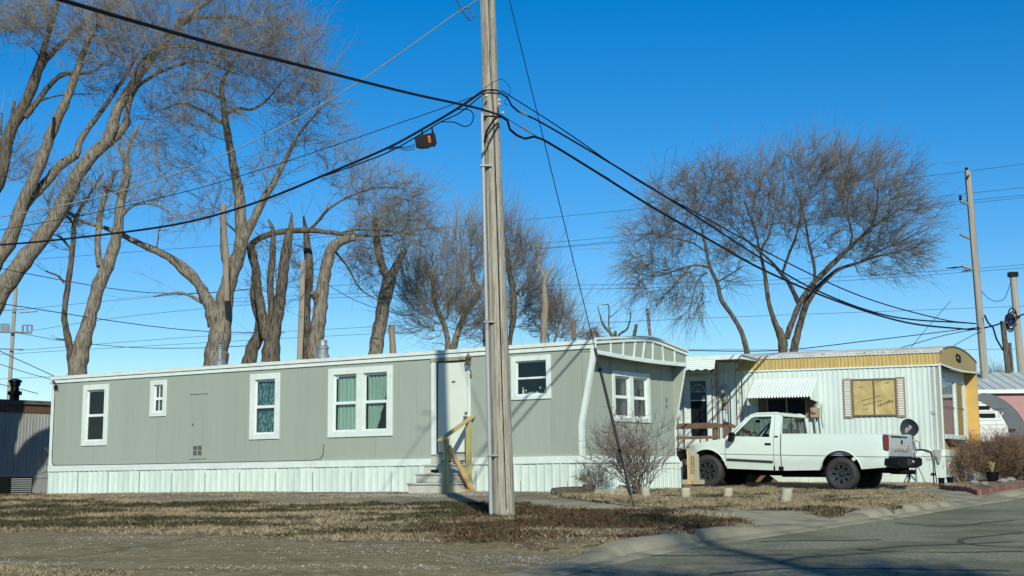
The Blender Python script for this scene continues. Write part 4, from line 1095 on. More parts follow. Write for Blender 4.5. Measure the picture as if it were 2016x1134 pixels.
# ================================================================== PICKUP TRUCK
TK = dict(loc=(7.50, 34.45, .7687), yaw=.548, tilt=-.0276)
tk = thing('pickup_truck', 'white two-door pickup truck with black rear bumper parked before the white and gold home', 'pickup truck', TK['loc'], (0, -TK['tilt'], -TK['yaw']))
TWD = 1.95
def vside(u, z, green=False):
    b = .03 * ss(1.0, 1.32, z) + .05 * ss(.72, .42, z) + .020 * ss(.80, .775, z)
    b += .17 * ss(1.20, 1.78, z) if green else 0
    b += .16 * ss(-3.45, -3.97, u) ** 1.5 + .03 * ss(.9, 1.12, u)
    return float(b)
def side_panel(name, outer, holes=(), m='truck_white', th=.03, green=False, both=True, cuts=(.5, .6, .7, .775, .80, .86, 1.0, 1.1, 1.2, 1.3, 1.4, 1.55, 1.7), ucuts=(-3.9, -3.8, -3.7, -3.55), label=None, parent=None):
    for far in ((0, 1) if both else (0,)):
        bm = bmesh.new(); es = []
        for loop in (outer, *holes):
            vs = [bm.verts.new((u, 0, z)) for u, z in loop]
            es += [bm.edges.new((vs[i], vs[(i + 1) % len(vs)])) for i in range(len(vs))]
        bmesh.ops.triangle_fill(bm, edges=es, use_beauty=True, normal=(0, -1, 0))
        for z in cuts: bmesh.ops.bisect_plane(bm, geom=bm.verts[:] + bm.edges[:] + bm.faces[:], plane_co=(0, 0, z), plane_no=(0, 0, 1))
        for u in ucuts: bmesh.ops.bisect_plane(bm, geom=bm.verts[:] + bm.edges[:] + bm.faces[:], plane_co=(u, 0, 0), plane_no=(1, 0, 0))
        bmesh.ops.dissolve_limit(bm, angle_limit=.001, verts=bm.verts, edges=bm.edges) if False else None
        r = bmesh.ops.extrude_face_region(bm, geom=bm.faces[:])
        ext = {v for v in r['geom'] if isinstance(v, bmesh.types.BMVert)}
        for v in bm.verts:
            o = vside(v.co.x, v.co.z, green) + (th if v in ext else 0)
            v.co.y = TWD - o if far else o
        bmesh.ops.recalc_face_normals(bm, faces=bm.faces)
        me = bpy.data.meshes.new(name); bm.to_mesh(me); bm.free()
        me.materials.append(M[m] if isinstance(m, str) else m); me.shade_smooth(); me.set_sharp_from_angle(angle=math.radians(30))
        o = bpy.data.objects.new(name, me); COL.objects.link(o); o.parent = parent or tk
        if not far: first = o
    return first
def arch(cu, cz, r, top, a0, a1, n=12, sx=1.0):
    return [(cu + r * sx * math.cos(math.radians(a0 + (a1 - a0) * i / n)), cz + top * math.sin(math.radians(a0 + (a1 - a0) * i / n))) for i in range(n + 1)]
FW = -3.34
fender = [(-3.86, .62), (-3.90, .74), (-3.90, .90), (-3.88, .94), (-3.72, 1.01), (-3.3, 1.095), (-2.866, 1.165), (-2.866, .455), (-2.90, .455)] + arch(FW, .44, .49, .46, 2, 178) + [(-3.84, .60)]
side_panel('fender', fender)
dooro = [(-2.85, .45), (-2.85, 1.165), (-2.72, 1.21), (-2.28, 1.70), (-2.18, 1.745), (-1.66, 1.765), (-1.635, 1.3), (-1.635, .43)]
doorh = [(-2.66, 1.215), (-2.25, 1.655), (-2.17, 1.685), (-1.74, 1.695), (-1.735, 1.205)]
dn = side_panel('door', dooro, (doorh,), green=True)
cab = [(-1.62, .43), (-1.62, 1.3), (-1.652, 1.765), (-1.52, 1.76), (-1.475, 1.69), (-1.468, 1.3), (-1.468, .43)]
side_panel('cab_corner', cab, green=True)
bed = [(-1.438, .43), (-1.438, 1.275), (1.07, 1.305), (1.105, 1.29), (1.115, 1.22), (1.115, .80), (1.10, .62), (1.04, .555), (.47, .50)] + arch(0, .46, .475, .46, 6, 172) + [(-.52, .46)]
side_panel('bed_side', bed, ucuts=(.95, 1.05))
for far in (0, 1):
    y0 = .055 if not far else TWD - .065
    MB().box(-1.52, -1.40, y0, y0 + .01, .44, 1.27).build('inner_panel', M['underbody'], tk)
    MB().box(-2.87, -2.84, y0, y0 + .01, .46, 1.14).build('inner_panel', M['underbody'], tk)
    MB().box(-1.65, -1.61, y0, y0 + .01, .44, 1.25).build('inner_panel', M['underbody'], tk)
# wheel arch lips
for cu, tp in ((FW, .46), (0, .46)):
    for far in (0, 1):
        m = MB(); pts = [(u, (vside(u, z) - .006) if not far else TWD - vside(u, z) + .006, z) for u, z in arch(cu, .44 if cu else .46, .485, tp, 8, 172, 16)]
        m.tube(pts, .012, 6).build('arch_lip', M['truck_white'], tk, smooth=True)
# glasshouse
def glassy(name, loop, far, m='truck_glass'):
    mb = MB(); vs = [(u, (vside(u, z, True) + .018) if not far else TWD - vside(u, z, True) - .018, z) for u, z in loop]
    mb.add(vs, [tuple(range(len(vs)))]).build(name, M[m], tk)
for far in (0, 1): glassy('side_window', [(-2.68, 1.20), (-2.255, 1.66), (-2.17, 1.70), (-1.725, 1.71), (-1.72, 1.19)], far)
GY = lambda z: .05 + .17 * float(ss(1.20, 1.78, z))
m = MB(); N = 10; vs = []
for k in range(5):
    t = k / 4; z = 1.185 + (1.715 - 1.185) * t; u = -2.84 + (-2.24 + 2.84) * t
    for j in range(N + 1):
        s = j / N; y = GY(z) + (TWD - 2 * GY(z)) * s
        vs.append((u - .11 * (1 - (2 * s - 1) ** 2), y, z))
m.add(vs, [(k * (N + 1) + j, k * (N + 1) + j + 1, (k + 1) * (N + 1) + j + 1, (k + 1) * (N + 1) + j) for k in range(4) for j in range(N)]); m.build('windscreen', M['truck_glass'], tk, smooth=True)
for far in (0, 1):
    y = lambda z: GY(z) - .005 if not far else TWD - GY(z) + .005
    MB().tube([(-2.85, y(1.17), 1.17), (-2.55, y(1.45), 1.46), (-2.26, y(1.71), 1.72), (-2.12, y(1.75), 1.758), (-1.6, y(1.77), 1.772), (-1.5, y(1.74), 1.74)], .028, 8).build('roof_rail', M['truck_white'], tk, smooth=True)
m = MB(); vs = []; us = [-2.26, -2.2, -2.05, -1.8, -1.62, -1.52, -1.485]; zs_ = [1.715, 1.75, 1.778, 1.792, 1.786, 1.765, 1.72]
for u, z in zip(us, zs_):
    for j in range(13):
        s = j / 12; vs.append((u - (.09 * (1 - (2 * s - 1) ** 2) if u < -2.1 else 0), .205 + (TWD - .41) * s, z + .022 * (1 - (2 * s - 1) ** 2) - .01))
n = 13; m.add(vs + [(a, b, c - .03) for a, b, c in vs], [(k * n + j, k * n + j + 1, (k + 1) * n + j + 1, (k + 1) * n + j) for k in range(6) for j in range(12)] + [(91 + k * n + j, 91 + k * n + j + 1, 91 + (k + 1) * n + j + 1, 91 + (k + 1) * n + j) for k in range(6) for j in range(12)])
m.build('roof', M['truck_white'], tk, smooth=True)
# cab back with its rear window
m = MB(); yb = lambda z: .035 + .17 * float(ss(1.20, 1.78, z))
def backquad(y0, y1, z0, z1): # between relative insets
    m.add([(-1.455 - .02 * 0, yb(z0) + y0 * (TWD - 2 * yb(z0)), z0), (-1.455, yb(z0) + y1 * (TWD - 2 * yb(z0)), z0), (-1.478 if z1 > 1.5 else -1.455, yb(z1) + y1 * (TWD - 2 * yb(z1)), z1), (-1.478 if z1 > 1.5 else -1.455, yb(z1) + y0 * (TWD - 2 * yb(z1)), z1)], [(0, 1, 2, 3)])
backquad(0, 1, .5, 1.29); backquad(0, .055, 1.29, 1.70); backquad(.945, 1, 1.29, 1.70); backquad(0, 1, 1.70, 1.765)
m.build('cab_back', M['truck_white'], tk)
m = MB(); z0, z1 = 1.29, 1.70
f = lambda a, z: yb(z) + a * (TWD - 2 * yb(z))
for a, b, mt in ((.055, .40, 'truck_glass'), (.40, .66, 'truck_glass'), (.66, .945, 'truck_glass')):
    MB().add([(-1.462, f(a, z0), z0), (-1.462, f(b, z0), z0), (-1.485, f(b, z1), z1), (-1.485, f(a, z1), z1)], [(0, 1, 2, 3)]).build('rear_window', M[mt], tk)
m = MB()
for a in (.055, .40, .66, .945): m.tube([(-1.458, f(a, z0), z0), (-1.481, f(a, z1), z1)], .012, 6)
for z in (z0, z1): m.tube([(-1.458 if z < 1.5 else -1.481, f(.05, z), z), (-1.458 if z < 1.5 else -1.481, f(.95, z), z)], .012, 6)
m.build('window_seal', M['black_rubber'], tk)
MB().box(-1.49, -1.486, .36, .42, 1.45, 1.52).build('sticker', M['paper'], tk)
# interior
m = MB(); m.box(-2.0, -1.72, .25, 1.7, .85, 1.05); m.box(-1.78, -1.62, .25, 1.7, 1.0, 1.42); m.build('seat', M['seat_grey'], tk, bevel=.03)
for y in (.45, 1.25): MB().box(-1.76, -1.66, y, y + .25, 1.42, 1.56).build('head_rest', M['seat_grey'], tk, bevel=.03)
MB().box(-2.80, -2.45, .2, 1.75, .9, 1.19).build('dashboard', M['seat_grey'], tk, bevel=.03)
m = MB(); cs = [(-2.38 + .07 * math.cos(t) , .55 + .17 * math.sin(t), 1.17 + .16 * math.cos(t)) for t in np.linspace(0, 2 * math.pi, 20)]
m.tube(cs, .014, 6).build('steering_wheel', M['black_plastic'], tk, smooth=True)
MB().box(-2.42, -2.39, .85, 1.1, 1.56, 1.63).build('inside_mirror', M['black_plastic'], tk, bevel=.01)
MB().box(-2.75, -1.5, .12, 1.83, .45, .6).build('cab_floor', M['underbody'], tk)
# bonnet
m = MB(); vs = []; ulist = [-3.92, -3.90, -3.84, -3.70, -3.4, -3.1, -2.84]; zl = [.88, .93, .97, 1.005, 1.07, 1.12, 1.17]
for u, z in zip(ulist, zl):
    for j in range(15):
        s = j / 14; e = 2 * s - 1; wv = vside(u, z)
        y = wv + .004 + (TWD - 2 * wv - .008) * s
        vs.append((u - .05 * (1 - e * e) * (u < -3.6), y, z + .045 * (1 - abs(e) ** 3)))
n = 15; m.add(vs, [(k * n + j, k * n + j + 1, (k + 1) * n + j + 1, (k + 1) * n + j) for k in range(6) for j in range(14)]); m.build('bonnet', M['truck_white'], tk, smooth=True)
MB().box(-2.88, -2.78, .12, 1.83, 1.15, 1.18).build('cowl', M['black_plastic'], tk)
MB().box(-3.97, -3.88, .22, 1.73, .68, .96).build('grille', M['black_plastic'], tk, bevel=.02)
for y in (.22, 1.40): MB().box(-3.985, -3.9, y, y + .33, .76, .92).build('headlight', M['headlamp'], tk, bevel=.015)
MB().box(-4.06, -3.90, .05, 1.90, .48, .66).build('front_bumper', M['wheel_bright'], tk, bevel=.03)
# bed
m = MB(); m.box(-1.43, 1.08, .10, 1.85, .80, .84); m.box(-1.44, -1.40, .06, 1.89, .80, 1.27)
for y0, y1 in ((.062, .12), (1.83, 1.888)): m.box(-1.40, 1.07, y0, y1, .84, 1.25)
m.box(-.5, .5, .12, .35, .84, 1.05); m.box(-.5, .5, 1.6, 1.83, .84, 1.05)
m.build('bed_floor', M['tailgate_silver'], tk)
for far in (0, 1):
    y0 = .03 if not far else TWD - .14
    MB().prism([(-1.452, 1.272), (1.09, 1.302), (1.09, 1.316), (-1.452, 1.287)], y0, y0 + .11, 'y').build('bed_rail', M['truck_white'], tk, bevel=.005)
tg = MB().prism([(1.085, .80), (1.125, .80), (1.145, 1.0), (1.13, 1.30), (1.09, 1.305)], .075, TWD - .075, 'y').build('tailgate', M['tailgate_silver'], tk, bevel=.008)
text_obj('CHEVROLET', .20, M['faint_ink'], tg, frame_mtx((1.150, TWD / 2, .985), (0, 1, 0), (0.0, 0, 1)), 'lettering', .006, True)
st = MB(); r3 = np.random.default_rng(5)
y = .22
while y < 1.45:
    h_ = r3.uniform(.015, .045); l = r3.uniform(.02, .06); st.box(1.13, 1.139, y, y + l, 1.245 - h_ / 2, 1.245 + h_ / 2); st.box(1.13, 1.139, y, y + l * .3, 1.22, 1.27); y += l + r3.uniform(.01, .03)
st.build('sticker_lettering', M['ink'], tg)
MB().prism([(.93, 1.17), (1.07, 1.17), (1.06, 1.11), (1.03, 1.10), (1.03, 1.06), (.97, 1.06), (.96, 1.10), (.93, 1.12)], 1.12, 1.146, 'x').build('tailgate_handle', M['black_plastic'], tg)
for y in (.0, TWD - .075):
    tl = MB().prism([(y + .005, .945), (y + .07, .945), (y + .07, 1.285), (y + .035, 1.285), (y + .005, 1.25)], 1.0, 1.135, 'x').build('tail_light', M['tail_red'], tk, bevel=.01)
MB().box(.985, 1.128, .02, .028, .925, .945).build('light_seal', M['black_rubber'], tk)
bp = MB(); bp.prism([(-.02, .60), (-.02, .765), (.10, .79), (TWD - .1, .79), (TWD + .02, .765), (TWD + .02, .60), (TWD - .35, .545), (.35, .545)], 1.16, 1.33, 'x'); bp.box(1.02, 1.2, .02, .14, .60, .76); bp.box(1.02, 1.2, TWD - .14, TWD - .02, .60, .76)
bpo = bp.build('rear_bumper', M['black_plastic'], tk, bevel=.02)
MB().box(1.331, 1.337, .82, 1.12, .62, .75).build('number_plate', M['black_rubber'], bpo); MB().box(1.332, 1.342, .80, .815, .60, .77).build('bumper_strip', M['wheel_bright'], bpo)
MB().lathe([(.03, 1.32), (.03, 1.35)], (0, 1.2, .69), 'x', 10).build('reflector', M['paper'], bpo)
m = MB(); m.box(1.0, 1.34, .55, 1.4, .40, .50); m.box(1.30, 1.42, .93, 1.02, .42, .48); m.tube([(1.2, 1.3, .45), (1.22, 1.3, .28)], .02, 6); m.build('tow_hitch', M['underbody'], tk)
# underside
m = MB()
for y in (.45, 1.42): m.box(-3.9, 1.15, y, y + .08, .42, .54)
m.box(-3.7, -2.7, .4, 1.5, .35, .6); m.box(-2.6, -1.5, .75, 1.2, .30, .5); m.tube([(-1.8, .98, .42), (0, .98, .40)], .04, 8); m.tube([(-1.6, .5, .36), (-.4, .55, .38)], .09, 10); m.tube([(0, .2, .40), (0, 1.75, .40)], .05, 8)
m.lathe([(.05, .84), (.16, .92), (.16, 1.02), (.05, 1.1)], (0, 0, .40), 'y', 14); m.tube([(FW, .2, .40), (FW, 1.75, .40)], .045, 8); m.tube([(-3.1, .3, .5), (-1.2, .5, .34)], .03, 6)
m.build('chassis', M['underbody'], tk)
for cu in (FW, 0):
    for y0, y1 in ((.10, .45), (1.5, 1.85)):
        a = arch(cu, .46, .52, .49, 0, 180, 14)
        MB().ribbon([(u, y0, z) for u, z in a], [(u, y1, z) for u, z in a], (0, 0, .01)).build('wheel_well', M['underbody'], tk)
# wheels
def wheel(cu, far):
    g = 1 if not far else -1; yc = .03 if not far else TWD - .03
    tp = [(.235, .0), (.245, -.004), (.30, -.018), (.36, -.022), (.385, .0), (.395, .02)]
    tp = [(.235, .02)] + [(.25, .002), (.30, -.014), (.35, -.014), (.38, .004), (.398, .03), (.402, .12), (.398, .21), (.38, .235), (.30, .25), (.24, .235)]
    WT = lambda x, y, z: (cu + (x - cu) * .95, y, (z - .40) * .95 + .38)
    m = MB(WT); m.lathe([(r, yc + g * h) for r, h in tp], (cu, 0, .40), 'y', 44, closed=True)
    tr_ = m.build('wheel', M['black_rubber'], tk, smooth=True)
    tb = MB(WT)
    for k in range(44):
        a = 2 * math.pi * k / 44
        for yy, ph in ((.05, 0), (.12, .5), (.19, 0)):
            aa = a + ph * 2 * math.pi / 44; c, s = math.cos(aa), math.sin(aa); t_ = .018
            p = lambda r, q, dy: (cu + r * c - q * s, yc + g * (yy + dy), .40 + r * s + q * c)
            tb.add([p(.398, -t_, -.028), p(.398, t_, -.028), p(.398, t_, .028), p(.398, -t_, .028), p(.408, -t_ * .8, -.024), p(.408, t_ * .8, -.024), p(.408, t_ * .8, .024), p(.408, -t_ * .8, .024)], [(4, 5, 6, 7), (0, 1, 5, 4), (1, 2, 6, 5), (2, 3, 7, 6), (3, 0, 4, 7)])
    tb.build('tread', M['black_rubber'], tr_)
    m = MB(WT); m.lathe([(.24, yc + g * .02), (.235, yc + g * .01), (.225, yc + g * .005), (.215, yc + g * .03), (.20, yc + g * .14), (.19, yc + g * .2)], (cu, 0, .40), 'y', 40, caps=False)
    m.lathe([(.06, yc + g * .03), (.055, yc + g * .01), (.03, yc + g * .0)], (cu, 0, .40), 'y', 16)
    m.lathe([(.205, yc + g * .13), (.205, yc + g * .15)], (cu, 0, .40), 'y', 30)
    m.build('rim', M['wheel_dark'], tr_, smooth=True)
    sp = MB(WT); sd = MB(WT)
    for k in range(8):
        a = 2 * math.pi * (k + .5) / 8; c, s = math.cos(a), math.sin(a)
        def q(r, w_, d): return (cu + r * c - w_ * s, yc + g * d, .40 + r * s + w_ * c)
        sd.add([q(.05, -.022, .035), q(.05, .022, .035), q(.218, .036, .022), q(.218, -.036, .022), q(.05, -.022, .07), q(.05, .022, .07), q(.218, .036, .06), q(.218, -.036, .06)], [(0, 1, 2, 3), (4, 5, 6, 7), (0, 1, 5, 4), (1, 2, 6, 5), (2, 3, 7, 6), (3, 0, 4, 7)])
        for w0, w1, e0, e1 in ((-.024, -.014, -.040, -.028), (.014, .024, .028, .040)):
            sp.add([q(.075, w0, .031), q(.075, w1, .031), q(.222, e1, .017), q(.222, e0, .017), q(.075, w0, .036), q(.075, w1, .036), q(.222, e1, .024), q(.222, e0, .024)], [(0, 1, 2, 3), (0, 1, 5, 4), (1, 2, 6, 5), (2, 3, 7, 6), (3, 0, 4, 7)])
    m2 = [ (cu + .226 * math.cos(t), yc + g * .004, .40 + .226 * math.sin(t)) for t in np.linspace(0, 2 * math.pi, 41)]
    sp.tube(m2, .006, 5, cap=False)
    sd.build('spoke', M['wheel_dark'], tr_); sp.build('spoke_edge', M['wheel_bright'], tr_)
for cu in (FW, 0):
    for far in (0, 1): wheel(cu, far)
# trim on the near side
MB().prism([(-2.83, .635), (-1.65, .605), (-1.65, .655), (-2.83, .69)], vside(-2, .64) - .018, vside(-2, .64) + .005, 'y').build('side_moulding', M['black_rubber'], tk, bevel=.004)
MB().box(-1.85, -1.69, -.004, .02, 1.005, 1.065).build('door_handle', M['black_plastic'], tk, bevel=.006)
MB().box(-1.60, -1.52, .004, .03, 1.205, 1.235).build('badge', M['black_plastic'], tk)
m = MB(); m.tube([(-1.09 + .078 * math.cos(t), .008, .86 + .078 * math.sin(t)) for t in np.linspace(0, 2 * math.pi, 28)], .0035, 4, cap=False); m.build('fuel_flap', M['grey_paint'], tk)
for far in (0, 1):
    g = -1 if not far else 1; y0 = .06 if not far else TWD - .06
    m = MB(); m.prism([(-2.70, 1.09), (-2.62, 1.08), (-2.58, 1.15), (-2.58, 1.29), (-2.63, 1.315), (-2.69, 1.27)], y0 + g * .10, y0 + g * .27, 'y'); m.tube([(-2.62, y0, 1.22), (-2.63, y0 + g * .15, 1.22)], .03, 6)
    m.build('wing_mirror', M['black_plastic'], tk, bevel=.012)

# ================================================================== STEPS, HAND RAIL
def shifted(o): return lambda x, y, z: (x - o[0], y - o[1], z - o[2])
R1 = (0, 0, -T1['yaw'])
o_ = (-3.5, -.5, 0)
stp = thing('front_steps', 'precast concrete front steps below the cream door of the grey home', 'steps', on_home(o_), R1)
for k, (z, d) in enumerate(((.62, -.38), (.42, -.68), (.21, -.98))):
    MB(shifted(o_)).box(-4.0 - 0, -2.96, d, -.06, -.15 if k == 2 else z - .21, z - .045).build('riser', M['concrete_step'], stp, bevel=.01)
    MB(shifted(o_)).box(-4.02, -2.94, d - .03, -.06, z - .043, z).build('tread', M['concrete_step'], stp, bevel=.012)
o = MB(shifted(o_)).box(-3.55, -3.38, -.72, -.66, .44, .50).build('step_light', M['black_plastic'], None); o.location = on_home(o_); o.rotation_euler = R1
props(o, 'small dark block standing on the middle front step', 'block')
m = MB()
for k in range(9): m.lathe([(.03, 0), (.05, .015), (.02, .04)], (-.28 + k * .07, .03 * math.sin(k * 2), 0), 'z', 7)
o = m.build('litter', M['black_rubber'], None); o.location = on_home((-3.35, -.14, .665)); o.rotation_euler = R1; props(o, 'dark leaf litter lying on the top front step by the door', 'litter')
for z in (0,): pass
o_ = (-2.9, -.55, 0)
hr = thing('hand_rail', 'new yellowish timber hand rail with two posts and a diagonal brace beside the front steps', 'hand rail', on_home(o_), R1)
sf = shifted(o_)
MB(sf).box(-2.95, -2.855, -1.08, -.985, -.12, 1.16).build('post', M['treated_wood'], hr, bevel=.005)
MB(sf).box(-2.94, -2.83, -.24, -.145, -.1, 1.56).build('post', M['treated_wood'], hr, bevel=.005)
MB(sf).prism([(-1.28, 1.10), (-.0, 1.66), (-.0, 1.70), (-1.28, 1.14)], -2.97, -2.83, 'x').build('top_rail', M['treated_wood'], hr, bevel=.005)
MB(sf).prism([(-1.06, .93), (-.98, 1.03), (-.05, .06), (-.10, -.02), (-.18, -.02)], -2.853, -2.815, 'x').build('brace', M['raw_wood'], hr, bevel=.004)

# ================================================================== POLES, WIRES
def pole(name, label, base, top, r0, r1, m, cat='utility pole', group=None, rough=0., k=36, n=40, cap=True, extra=0.):
    base = np.array(base); top = np.array(top)
    o = MB()
    rr = np.random.default_rng(int(abs(base[0]) * 100) % 999)
    ph = rr.uniform(0, 6.28, 8); fr = np.array([3, 5, 7, 9, 11, 13, 17, 23]); am = rr.uniform(.3, 1, 8) * rough
    vs = []
    for i in range(n + 1):
        t = i / n; c = base + (top - base) * t; r = r0 + (r1 - r0) * t
        for j in range(k):
            a = 2 * math.pi * j / k
            dr = sum(am[q] * math.sin(fr[q] * a + ph[q] + .9 * math.sin(t * (3 + q) + q)) for q in range(8))
            vs.append((c[0] - base[0] + (r + dr) * math.cos(a), c[1] - base[1] + (r + dr) * math.sin(a), c[2] - base[2]))
    o.add(vs, [(i * k + j, i * k + (j + 1) % k, (i + 1) * k + (j + 1) % k, (i + 1) * k + j) for i in range(n) for j in range(k)] + [tuple(range(n * k, (n + 1) * k))])
    t_ = thing(name, label, cat, tuple(base), group=group)
    o.build('shaft', M[m], t_, smooth=True)
    return t_
PY = 23.5
pb = P(992.5, 1016, PY); pt_ = P(960, 0, PY + .15)
dirp = (pt_ - pb) / np.linalg.norm(pt_ - pb)
ptop = pb + dirp * 10.6
pb = pb - dirp * .15
mp = pole('utility_pole', 'big weathered wooden pole standing in front of the grey home on the weedy verge', pb, ptop, .172, .112, 'pole_wood', rough=.0022, k=72, n=60)
def onp(px, py, dy=0., Y=None): return P(px, py, (Y or PY) + dy) - pb
# conduit with straps
c0, c1 = onp(966.5, 1003, -.12), onp(949, 222, -.03)
m = MB(); m.tube([c0 - dirp * .15, c0, c0 + (c1 - c0) * .45], .032, 14); co = m.build('conduit', M['conduit'], mp, smooth=True)
MB().tube([c0 + (c1 - c0) * .45, c1], .027, 14).build('conduit', M['conduit'], mp, smooth=True)
MB().tube([c0 + (c1 - c0) * .44, c0 + (c1 - c0) * .465], .038, 14).build('coupling', M['steel'], mp)
for t in (.13, .46, .86):
    c = c0 + (c1 - c0) * t; MB().box(c[0] - .05, c[0] + .14, c[1] - .045, c[1] + .05, c[2] - .012, c[2] + .012).build('strap', M['steel'], mp)
MB().tube([onp(963, -40, -.125), onp(966, 100, -.135), onp(972, 220, -.14), onp(978, 400, -.15), onp(984, 600, -.165), onp(990, 800, -.175), onp(997, 1000, -.178)], .006, 6).build('ground_wire', M['cable'], mp)
for py, w_ in ((176, .014), (182, .012), (228, .018)):
    cpt = pb + dirp * ((P(968, py, PY)[2] - pb[2]) / dirp[2]) - pb
    MB().tube([(cpt[0] + .145 * math.cos(a), cpt[1] + .145 * math.sin(a), cpt[2] + .01 * math.sin(a)) for a in np.linspace(0, 2 * math.pi, 25)], w_ * .6, 6, cap=False).build('pole_band', M['cable'], mp)
m = MB(); m.tube([onp(985, 226, -.12), onp(972, 236, -.17), onp(958, 258, -.14), onp(954, 280, -.06)], .018, 8); m.build('cable_drop', M['cable'], mp)
for px, py in ((958, 188), (957, 218), (983, 197), (990, 222), (983, 205)):
    c = onp(px, py, -.13); MB().box(c[0] - .02, c[0] + .02, c[1] - .03, c[1] + .02, c[2] - .02, c[2] + .02).build('bolt', M['steel'], mp, bevel=.005)
r3 = np.random.default_rng(8)
m = MB(); s0 = onp(1000, 745, 0); m.box(s0[0] + .0, s0[0] + .03, -.19, -.17, s0[2] - .05, s0[2] + .05)

def curve_pts(pxs, Y0, Y1, n=60):
    pxs = np.array(pxs, float); d = np.r_[0, np.cumsum(np.linalg.norm(np.diff(pxs, axis=0), axis=1))]; d /= d[-1]
    t = np.linspace(0, 1, n)
    # smooth catmull-rom in pixel parameter
    out = []
    K = len(pxs)
    for q in t:
        i = min(np.searchsorted(d, q, side='right') - 1, K - 2); i = max(i, 0)
        u = (q - d[i]) / (d[i + 1] - d[i] + 1e-12)
        def tg(j):
            if j == 0: return (pxs[1] - pxs[0]) / (d[1] - d[0])
            if j == K - 1: return (pxs[-1] - pxs[-2]) / (d[-1] - d[-2])
            return (pxs[j + 1] - pxs[j - 1]) / (d[j + 1] - d[j - 1])
        h = d[i + 1] - d[i]; a, b = pxs[i], pxs[i + 1]; ta, tb = tg(i) * h, tg(i + 1) * h
        out.append((2 * u ** 3 - 3 * u ** 2 + 1) * a + (u ** 3 - 2 * u ** 2 + u) * ta + (-2 * u ** 3 + 3 * u ** 2) * b + (u ** 3 - u ** 2) * tb)
    A = P(*pxs[0], Y0); B = P(*pxs[-1], Y1)
    dx, dy = B[0] - A[0], B[1] - A[1]
    pts = []
    for px, py in out:
        r_ = ray(px, py)
        den = r_[0] * dy - r_[1] * dx
        s = (A[0] * dy - A[1] * dx) / den if abs(den) > 1e-6 else 1
        pts.append(CAM + r_ * s)
    return np.array(pts)
def cable(label, pxs, Y0, Y1, r, m='cable', name='cable', cat='cable', group=None, n=60, straight_depth=False, r1=None):
    if straight_depth:
        pxs_ = np.array(pxs, float); d = np.r_[0, np.cumsum(np.linalg.norm(np.diff(pxs_, axis=0), axis=1))]; d /= d[-1]
        sub = curve_pts(pxs, Y0, Y0, n) ; q = np.linspace(0, 1, len(sub)); pts = np.array([P(*pr(p), Y0 + (Y1 - Y0) * t) for p, t in zip(sub, q)])
    else: pts = curve_pts(pxs, Y0, Y1, n)
    o_ = pts[0].copy()
    rad = np.linspace(r, r1 if r1 else r, len(pts))
    V, Fc = tubes_np((pts - o_)[None], rad[None], 8)
    o = np_obj(name, V, Fc, M[m]); o.location = o_
    return props(o, label, cat, group)
def pr(p):
    v = np.asarray(p) - CAM; z = v @ _f
    return CX + F_PX * (v @ _R) / z, CY - F_PX * (v @ _U) / z
PYN = PY - .16
cable('thick black cable running from the big pole up and out at the upper left', [(985, 227), (940, 213), (800, 182), (560, 121), (420, 86), (105, -5), (-150, -85)], PYN, 9, .019, r1=.017)
cable('thick black cable bundle sagging from the big pole past the splice case leftwards', [(951, 179), (900, 214), (832, 254), (770, 288), (647, 341), (523, 392), (400, 430), (296, 450), (105, 473), (0, 482), (-150, 490)], PYN + .1, 24.5, .022, r1=.015)
cable('second strand laced under the thick cable bundle at the splice case', [(948, 188), (905, 222), (868, 240), (832, 262), (770, 297), (700, 325), (640, 346)], PYN + .1, 23.9, .011)
cable('thin black wire from the big pole sagging left above the splice case bundle', [(950, 183), (888, 207), (770, 248), (647, 290), (523, 331), (370, 376), (154, 425), (-100, 470)], PYN + .1, 24.5, .007, r1=.006)
cable('pale grey stranded wire climbing from the left edge to the pole top', [(946, -4), (935, 3), (900, 25), (820, 82), (708, 160), (560, 247), (400, 321), (250, 373), (120, 405), (0, 427), (-100, 440)], PYN + .1, 21, .011, 'wire_grey', r1=.009)
cable('grey cable loop hanging beside the pole at the top of the photo', [(896, -12), (903, 10), (915, 28), (926, 40), (932, 34), (929, 20), (918, 16), (903, 22)], PYN, PYN + .6, .012, 'wire_grey', straight_depth=True)
cable('black cable loop curling under the bundle right of the splice case', [(868, 240), (895, 241), (915, 249), (928, 243), (932, 228), (925, 217), (905, 215), (890, 218)], PYN + .5, PYN + .2, .009, straight_depth=True)
RP = 58.0
cable('thin upper wire from the big pole down to the far right pole', [(987, 178), (1100, 250), (1250, 352), (1400, 435), (1540, 512), (1700, 585), (1860, 630), (1921, 637)], PYN, RP, .009, r1=.022)
cable('middle black cable from the big pole down to the far right pole', [(984, 182), (1000, 193), (1012, 214), (1060, 238), (1200, 320), (1350, 412), (1480, 497), (1600, 568), (1750, 622), (1919, 637)], PYN, RP - .05, .015, r1=.026)
cable('thick black cable with a drooping bend from the big pole to the far right pole', [(985, 228), (998, 235), (1002, 252), (1012, 262), (1030, 273), (1050, 269), (1064, 272), (1160, 330), (1280, 405), (1400, 474), (1500, 530), (1640, 590), (1780, 634), (1900, 648), (1922, 648)], PYN, RP - .05, .020, r1=.032)
cable('thin messenger strand above the bend of the thick cable', [(986, 226), (1030, 253), (1062, 272), (1200, 352)], PYN, PYN + 5.9, .006)
cable('thin tie wire looping above the big pole cables', [(954, 174), (970, 163), (986, 156), (996, 162), (1004, 174), (1004, 184), (998, 193), (993, 202), (1000, 208)], PYN, PYN - .02, .005, straight_depth=True)
